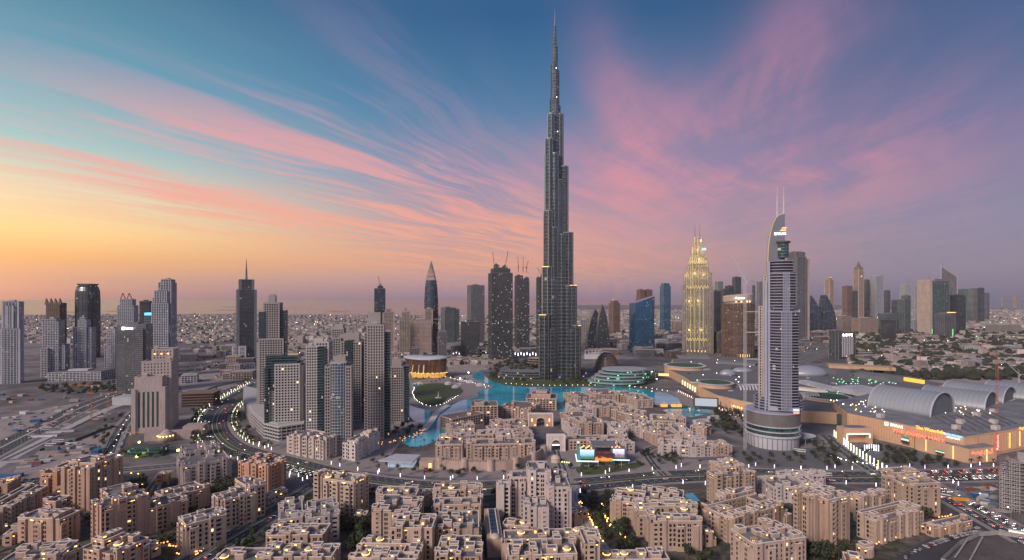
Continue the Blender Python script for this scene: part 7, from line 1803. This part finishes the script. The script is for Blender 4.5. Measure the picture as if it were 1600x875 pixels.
# ------------------------------------------------------------------ cars
def car_kit(col, nm):
    paint = pmat('car_paint_'+nm, col, .3, 0, spec=.6); b = MB()
    pr = [(-2.2,.35),(-2.2,.85),(-1.5,.98),(1.1,.98),(2.1,.8),(2.25,.35)]
    b.loft([[(x, y, z) for x, z in pr] for y in (-.88, .88)]); b.loft([[(-1.2,-.72,1.36),(-1.2,.72,1.36),(.45,.72,1.36),(.45,-.72,1.36)],[(-1.1,-.70,1.42),(-1.1,.70,1.42),(.35,.70,1.42),(.35,-.70,1.42)]])
    g = MB(); g.loft([[(-1.75,-.82,.97),(-1.75,.82,.97),(1.15,.82,.97),(1.15,-.82,.97)],[(-1.2,-.7,1.37),(-1.2,.7,1.37),(.45,.7,1.37),(.45,-.7,1.37)]])
    return b.mesh('body', paint), g.mesh('cabin_glass', M_win2)
KITS = [car_kit(c, n_) for c, n_ in (((.65,.65,.65),'white'), ((.03,.03,.035),'black'), ((.35,.36,.38),'silver'), ((.16,.17,.19),'grey'), ((.3,.04,.03),'red'), ((.65,.65,.62),'cream'))]
CN = ['white','black','silver','grey','dark red','cream']
wb = MB(); wb.loft([[(.33*math.cos(6.283*i/10), y, .33+.33*math.sin(6.283*i/10)) for i in range(10)] for y in (-.11,.11)]); WHEEL = wb.mesh('wheel', M_dark)
hd = MB(); hd.box(-.08,.08,-.22,.22,-.1,.1); HL = hd.mesh('headlight', glow('headlight_glow', (1,.93,.8), 6)); HLo = hd.mesh('headlight', M_crw); TL = hd.mesh('tail_light', glow('tail_glow', (1,.04,.02), 9)); TLo = hd.mesh('tail_light', pmat('tail_off', (.2,.01,.01), .4, 0))
def car(x, y, a, where, on=True, z=.14, s_=1.0, k=None):
    k = rt.choices(range(6), (5,3,3,2,1,2))[0] if k is None else k
    t_ = thing('car', '%s car %s' % (CN[k], where), 'car', (x, y, z), a, '%s cars %s' % (CN[k], where)); t_.scale = (s_,)*3
    put('body', KITS[k][0], t_); put('cabin_glass', KITS[k][1], t_)
    for sy in (-.62,.62): put('headlight', HL if on else HLo, t_, (2.2,sy,.66)); put('tail_light', TL if on else TLo, t_, (-2.2,sy,.74))
    for sx in (-1.35,1.4):
        for sy in (-.8,.8): put('wheel', WHEEL, t_, (sx,sy,0))
def traffic(L, o, st, where, on=True, rev=False, r0=0, r1=1, z=.14):
    O_ = offs(L, o); tot = sum((b_-a).length for a, b_ in zip(O_, O_[1:]))
    d = r0*tot; P = list(walk(O_, .5)); 
    while d < r1*tot:
        i = min(len(P)-1, int(d/.5)); q, dr = P[i]; a = math.atan2(dr.y, dr.x)+(math.pi if rev else 0)
        if q.y > 345 and abs(q.x/q.y) < 1.0: car(q.x, q.y, a, where, on, z)
        d += st*rt.uniform(.8, 1.5)
def frac(L, px):
    acc = [0]; 
    for a, b_ in zip(L, L[1:]): acc.append(acc[-1]+(b_-a).length)
    i = min(range(len(L)), key=lambda i: abs(800+F*L[i].x/L[i].y-px)+(1000 if L[i].y > 640 and px > 420 else 0)); return acc[i]/acc[-1]
fa, fb_ = frac(R1, 440), frac(R1, 520)
for o in (5, 9, 13): traffic(R1, -o if False else -o, 7.0, 'in the red-lit queue on the boulevard below the residences', r0=fa, r1=fb_)
fa, fb_ = frac(R1, 1420), frac(R1, 1590)
for o in (4.5, 8.5, 12.5): traffic(R1, -o, 7.5, 'in the jam before the mall', r0=fa, r1=fb_, rev=True); traffic(R1, o, 14, 'leaving the mall jam on the near lanes', r0=fa, r1=fb_)
for o in (3.5, 6.8, 10.2): traffic(R5, o, 8, 'queueing on the crossroads road', z=.17)
for o in (-5, -9): traffic(R5, o, 14, 'oncoming on the crossroads road', rev=True, z=.17)
for o in (6, -7, 11, -12): traffic(R1, o, 75, 'driving alone on the boulevard', rev=o > 0)
for o in (5, -5): traffic(R2, o, 60, 'on the dark avenue', rev=o > 0)
for o in (6, -6, 12, -12): traffic(R3, o, 110, 'on the canal-side highway', rev=o > 0)
# parked
L = [G(*q) for q in ((1448,868),(1470,852),(1500,838),(1540,830))]; L = [G(1440,872), G(1465,856), G(1500,842), G(1535,832)]
for q, dr in walk(spline([G(1447,855), G(1475,845), G(1505,836), G(1535,831)]), 2.9): car(q.x, q.y, math.atan2(dr.y, dr.x)+R(78), 'in the packed row of the corner car park', False, .1)
for q, dr in walk(spline([G(1415,872), G(1430,862), G(1446,858)]), 5.5): car(q.x, q.y, math.atan2(dr.y, dr.x)+R(20), 'parked loosely at the corner car park entrance', False, .1)
car(*tuple(G(1527,826))[:2], R(10), 'parked alone beside the long service wing', False, .1, k=0)
for r_ in range(3):
    for q, dr in walk([G(12+r_*2,752+r_*4.5), G(62,749+r_*4)], 3.4):
        if rt.random() < .8: car(q.x, q.y, R(80), 'in the small western car park', False, .25)
for q, dr in walk(offs(R4, 10), 6.5, 3): 
    if rt.random() < .7: car(q.x, q.y, math.atan2(dr.y, dr.x), 'parked along the side street by the sand lot', False, .1)
# buses
def bus(px, py, a, lab, s_=1.0):
    q = G(px, py); t_ = thing('bus', lab, 'bus', (q.x, q.y, .2), a); b = MB(); b.box(-6,6,-1.25,1.25,.35,3.1); b.build('body', KITS[0][0].materials[0], t_); b = MB(); b.box(-5.7,6.04,-1.29,1.29,1.5,2.5); b.build('window_band', M_win2, t_)
    for sx in (-3.8,3.9):
        for sy in (-1.15,1.15): put('wheel', WHEEL, t_, (sx,sy,.02), 0, (1.4,1.4,1.4))
bus(1250,706, R(-28), 'white coach on the hotel forecourt'); bus(91,691, R(15), 'white bus parked on the sand lot, upper of three'); bus(80,697, R(8), 'white bus parked on the sand lot, lower west one'); bus(107,696, R(-30), 'white bus parked askew on the sand lot'); bus(72,672, R(28), 'pale bus on the canal-side highway shoulder')
bus(1478,778, R(-38), 'long white bus in the crossroads queue'); bus(1290,744, R(2), 'white bus with lit windows on the boulevard'); bus(1592,836, R(-35), 'cream bus at the eastern frame edge')
# site clutter on the sand lot
rr = random.Random(31)
for i, (x, y, a, c, lab) in enumerate(((70,683,R(10),M_crw,'pale container row on the sand lot beside the highway'), (55,726,R(18),pmat('rust', (.22,.07,.05), .8, .2, .2),'rust red stack of shuttering on the sand lot'), (30,722,R(25),F_wh,'long white cabin at the west end of the sand lot'), (38,731,R(30),M_crw,'white open trailer beside the red stack'), (110,690,R(8),F_gy,'grey site hut amid building material'),
        (130,700,R(12),F_wh,'white site hut near the side street'), (120,709,R(10),F_bg,'beige stack of boards near the side street'), (10,745,R(3),pmat('blue_hoard', (.03,.10,.28), .6, .1, .2),'blue hoarding wall at the western edge'), (95,676,R(20),F_wh,'white cabin row on the lot behind the hedge'), (30,645,R(5),F_gy,'grey hut cluster by the western canal site'), (1500,782,R(-20),M_cry,'yellow tipper body on the dug-up plot'), (1530,775,R(-10),F_wh,'white site cabin on the dug-up plot'), (1545,790,R(-30),F_wh,'white material bay beside the dug-up plot'))):
    q = G(x, y); t_ = thing('site_cabin', lab, 'cabin', (q.x, q.y, 0), a); w_ = (30 if 'row' in lab or 'long' in lab or 'wall' in lab else 12); b = MB(); b.box(-w_/2,w_/2,-2,2,.3,3.4); b.build('body', c, t_); b = MB(); b.box(-w_/2-.2,w_/2+.2,-2.2,2.2,3.4,3.6); b.box(-w_/2+.5,-w_/2+1,-1.5,1.5,0,.3); b.box(w_/2-1,w_/2-.5,-1.5,1.5,0,.3); b.build('roof', F_gy, t_)
# heaps on the dug plots
b = MB(); rr = random.Random(3)
for P_, n_ in ((((1490,765),(1560,760),(1560,800),(1520,795)), 40), (((60,655),(140,640),(120,665),(50,680)), 40), (((1400,580),(1560,575),(1600,590),(1420,598)), 90), (((700,566),(740,558),(735,580),(705,582)), 25)):
    Q = [G(*q) for q in P_]; x0, x1 = min(q.x for q in Q), max(q.x for q in Q); y0, y1 = min(q.y for q in Q), max(q.y for q in Q)
    for i in range(n_):
        x, y = rr.uniform(x0, x1), rr.uniform(y0, y1); r_ = rr.uniform(2, 7)*(y/500)**.4; b.revolve(x, y, [(0,r_),(r_*.12,r_*.7),(r_*.24,.2)], 7, rr.uniform(.4,1))
tag(b.build('rubble', G_lot), 'sandy earth heaps on the dug-up building plots', 'rubble', kind='stuff')
# palm-court planter statue on the lawn
q = G(685,622); b = MB(); b.cyl(q.x,q.y,0,1.5,6,6,16,.5); b.cyl(q.x,q.y,1.5,12,1.6,.2,8); tag(b.build('monument', M_crw), 'white spiked monument standing on the round lawn', 'monument')

# low buildings that fill the belt behind opera, supertall and mall
rr = random.Random(55); k = 0
for (x0, x1, y0, y1, n_) in ((1050,1235,520,556,44),(900,1060,520,562,34),(700,930,525,552,26),(290,400,545,600,18),(1240,1340,520,548,14),(1345,1600,535,575,30),(1400,1600,505,535,14),(480,640,560,600,10)):
    for i in range(n_):
        px, py = rr.uniform(x0, x1), rr.uniform(y0, y1); q = G(px, py)
        if not all((a.x-q.x)**2+(a.y-q.y)**2 > 55**2 for L_ in (R13, R6, R3, R1) for a in L_[::2]) or not clear(q.x, q.y, 12, False): continue
        w_, d_, h = rr.uniform(24,60), rr.uniform(18,40), rr.choice([8,12,12,16,20]); g, f, r_ = MB(), MB(), MB(); lattice(g, f, -w_/2, w_/2, 0, d_, 0, h, 4, 6, 1.2, 1.2); r_.box(-w_/2+.4,w_/2-.4,.4,d_-.4,h+.6,h+1.2)
        t_ = thing('low_building', 'low flat-roofed office or warehouse in the belt beyond the landmark towers', 'building', (q.x, q.y, 0), rr.choice([R(10), R(-12), R(25)]), 'low buildings of the belt'); g.build('glazing', (C_dk, C_br, C_gy)[i % 3], t_); f.build('frame', (F_bg, F_gy, F_br, F_wh)[i % 4], t_); r_.build('roof', M_roofp, t_)
# clutter of the open lots in the west: huts, containers, trucks
kinds = [('container', 'steel container', (6,2.4,2.6)), ('site_hut', 'site hut', (9,5,3)), ('material_stack', 'stack of building material', (7,4,1.4))]
cols = [('pale', M_crw), ('rust red', pmat('rust', (.22,.07,.05), .8, .2, .2)), ('white', F_wh), ('light grey', M_conc), ('grey', F_gy), ('beige', F_bg), ('blue', pmat('site_blue', (.04,.12,.25), .6, .1, .3))]
zones = [('on the walled sand lot', [(30,730),(60,706),(120,690),(165,676),(190,672),(160,702),(138,735),(60,744)], 30), ('on the canal-side lot', [(0,655),(60,640),(130,630),(146,636),(60,664),(0,686)], 18), ('on the ground beyond the canal-side highway', [(0,612),(60,618),(170,618),(205,625),(150,632),(40,632),(0,640)], 10), ('on the waste ground by the boulevard', [(290,566),(400,560),(395,590),(330,606),(290,606)], 24), ('on the dug-up plot by the crossroads', [(1480,766),(1560,764),(1565,795),(1520,788)], 18)]
UBm = {}
for zl, pts, n_ in zones:
    P = [G(*q) for q in pts]; x0, x1 = min(q.x for q in P), max(q.x for q in P); y0, y1 = min(q.y for q in P), max(q.y for q in P); c = 0; tr = 0
    while c < n_ and tr < 4000:
        tr += 1; x, y = rr.uniform(x0, x1), rr.uniform(y0, y1)
        if not inpoly(x, y, P) or not clear(x, y, 0): continue
        c += 1; nm, lb, dm = rr.choice(kinds); cn, mt = rr.choice(cols); b = MB()
        if (nm, cn) not in UBm:
            b.box(-.5,.5,-.5,.5,.06,.9); b.box(-.54,.54,-.54,.54,.9,1); UBm[(nm, cn)] = b.mesh(nm, mt)
        s_ = rr.uniform(.8,1.5); o = put(nm, UBm[(nm, cn)], None, (x, y, .1), rr.choice([R(20), R(20), R(110), R(-15)]), (dm[0]*s_, dm[1]*s_, dm[2]*s_)); tag(o, cn+' '+lb+' '+zl, lb, cn+' '+lb+'s '+zl)
# lot walls and fences
for lab, pts, h, mt in (('dark hedge-like wall round the sand lot', ((62,705),(120,688),(168,670),(196,668)), 2.6, F_dk), ('pale boundary wall along the canal-side highway', ((0,722),(60,694),(115,668),(160,646)), 1.6, M_cop), ('low fence between sand lot and side street', ((150,738),(160,716),(178,690),(194,668)), 2.2, F_dk), ('hoarding along the waste ground west of the boulevard', ((300,618),(340,604),(385,594)), 2.4, F_gy)):
    b = MB(); ribbon(b, spline([G(*q) for q in pts], 6), .25, -.25, 0, h); tag(b.build('boundary_wall', mt), lab, 'wall')
# ------------------------------------------------------------------ evening haze
b = MB(); b.box(-9500, 9500, -700, 9300, -3.5, 860); hz = b.build('haze', None)
m = bpy.data.materials.new('haze_air'); m.use_nodes = True; n = NT(m.node_tree); n.N.clear()
v = n.n('ShaderNodeVolumePrincipled'); v.inputs['Color'].default_value = (.74,.74,.84,1); v.inputs['Density'].default_value = .000024; v.inputs['Anisotropy'].default_value = 0.0
o = n.n('ShaderNodeOutputMaterial'); n.L.new(v.outputs[0], o.inputs['Volume']); hz.data.materials.append(m); tag(hz, 'pale evening haze over the city', 'haze', kind='stuff')
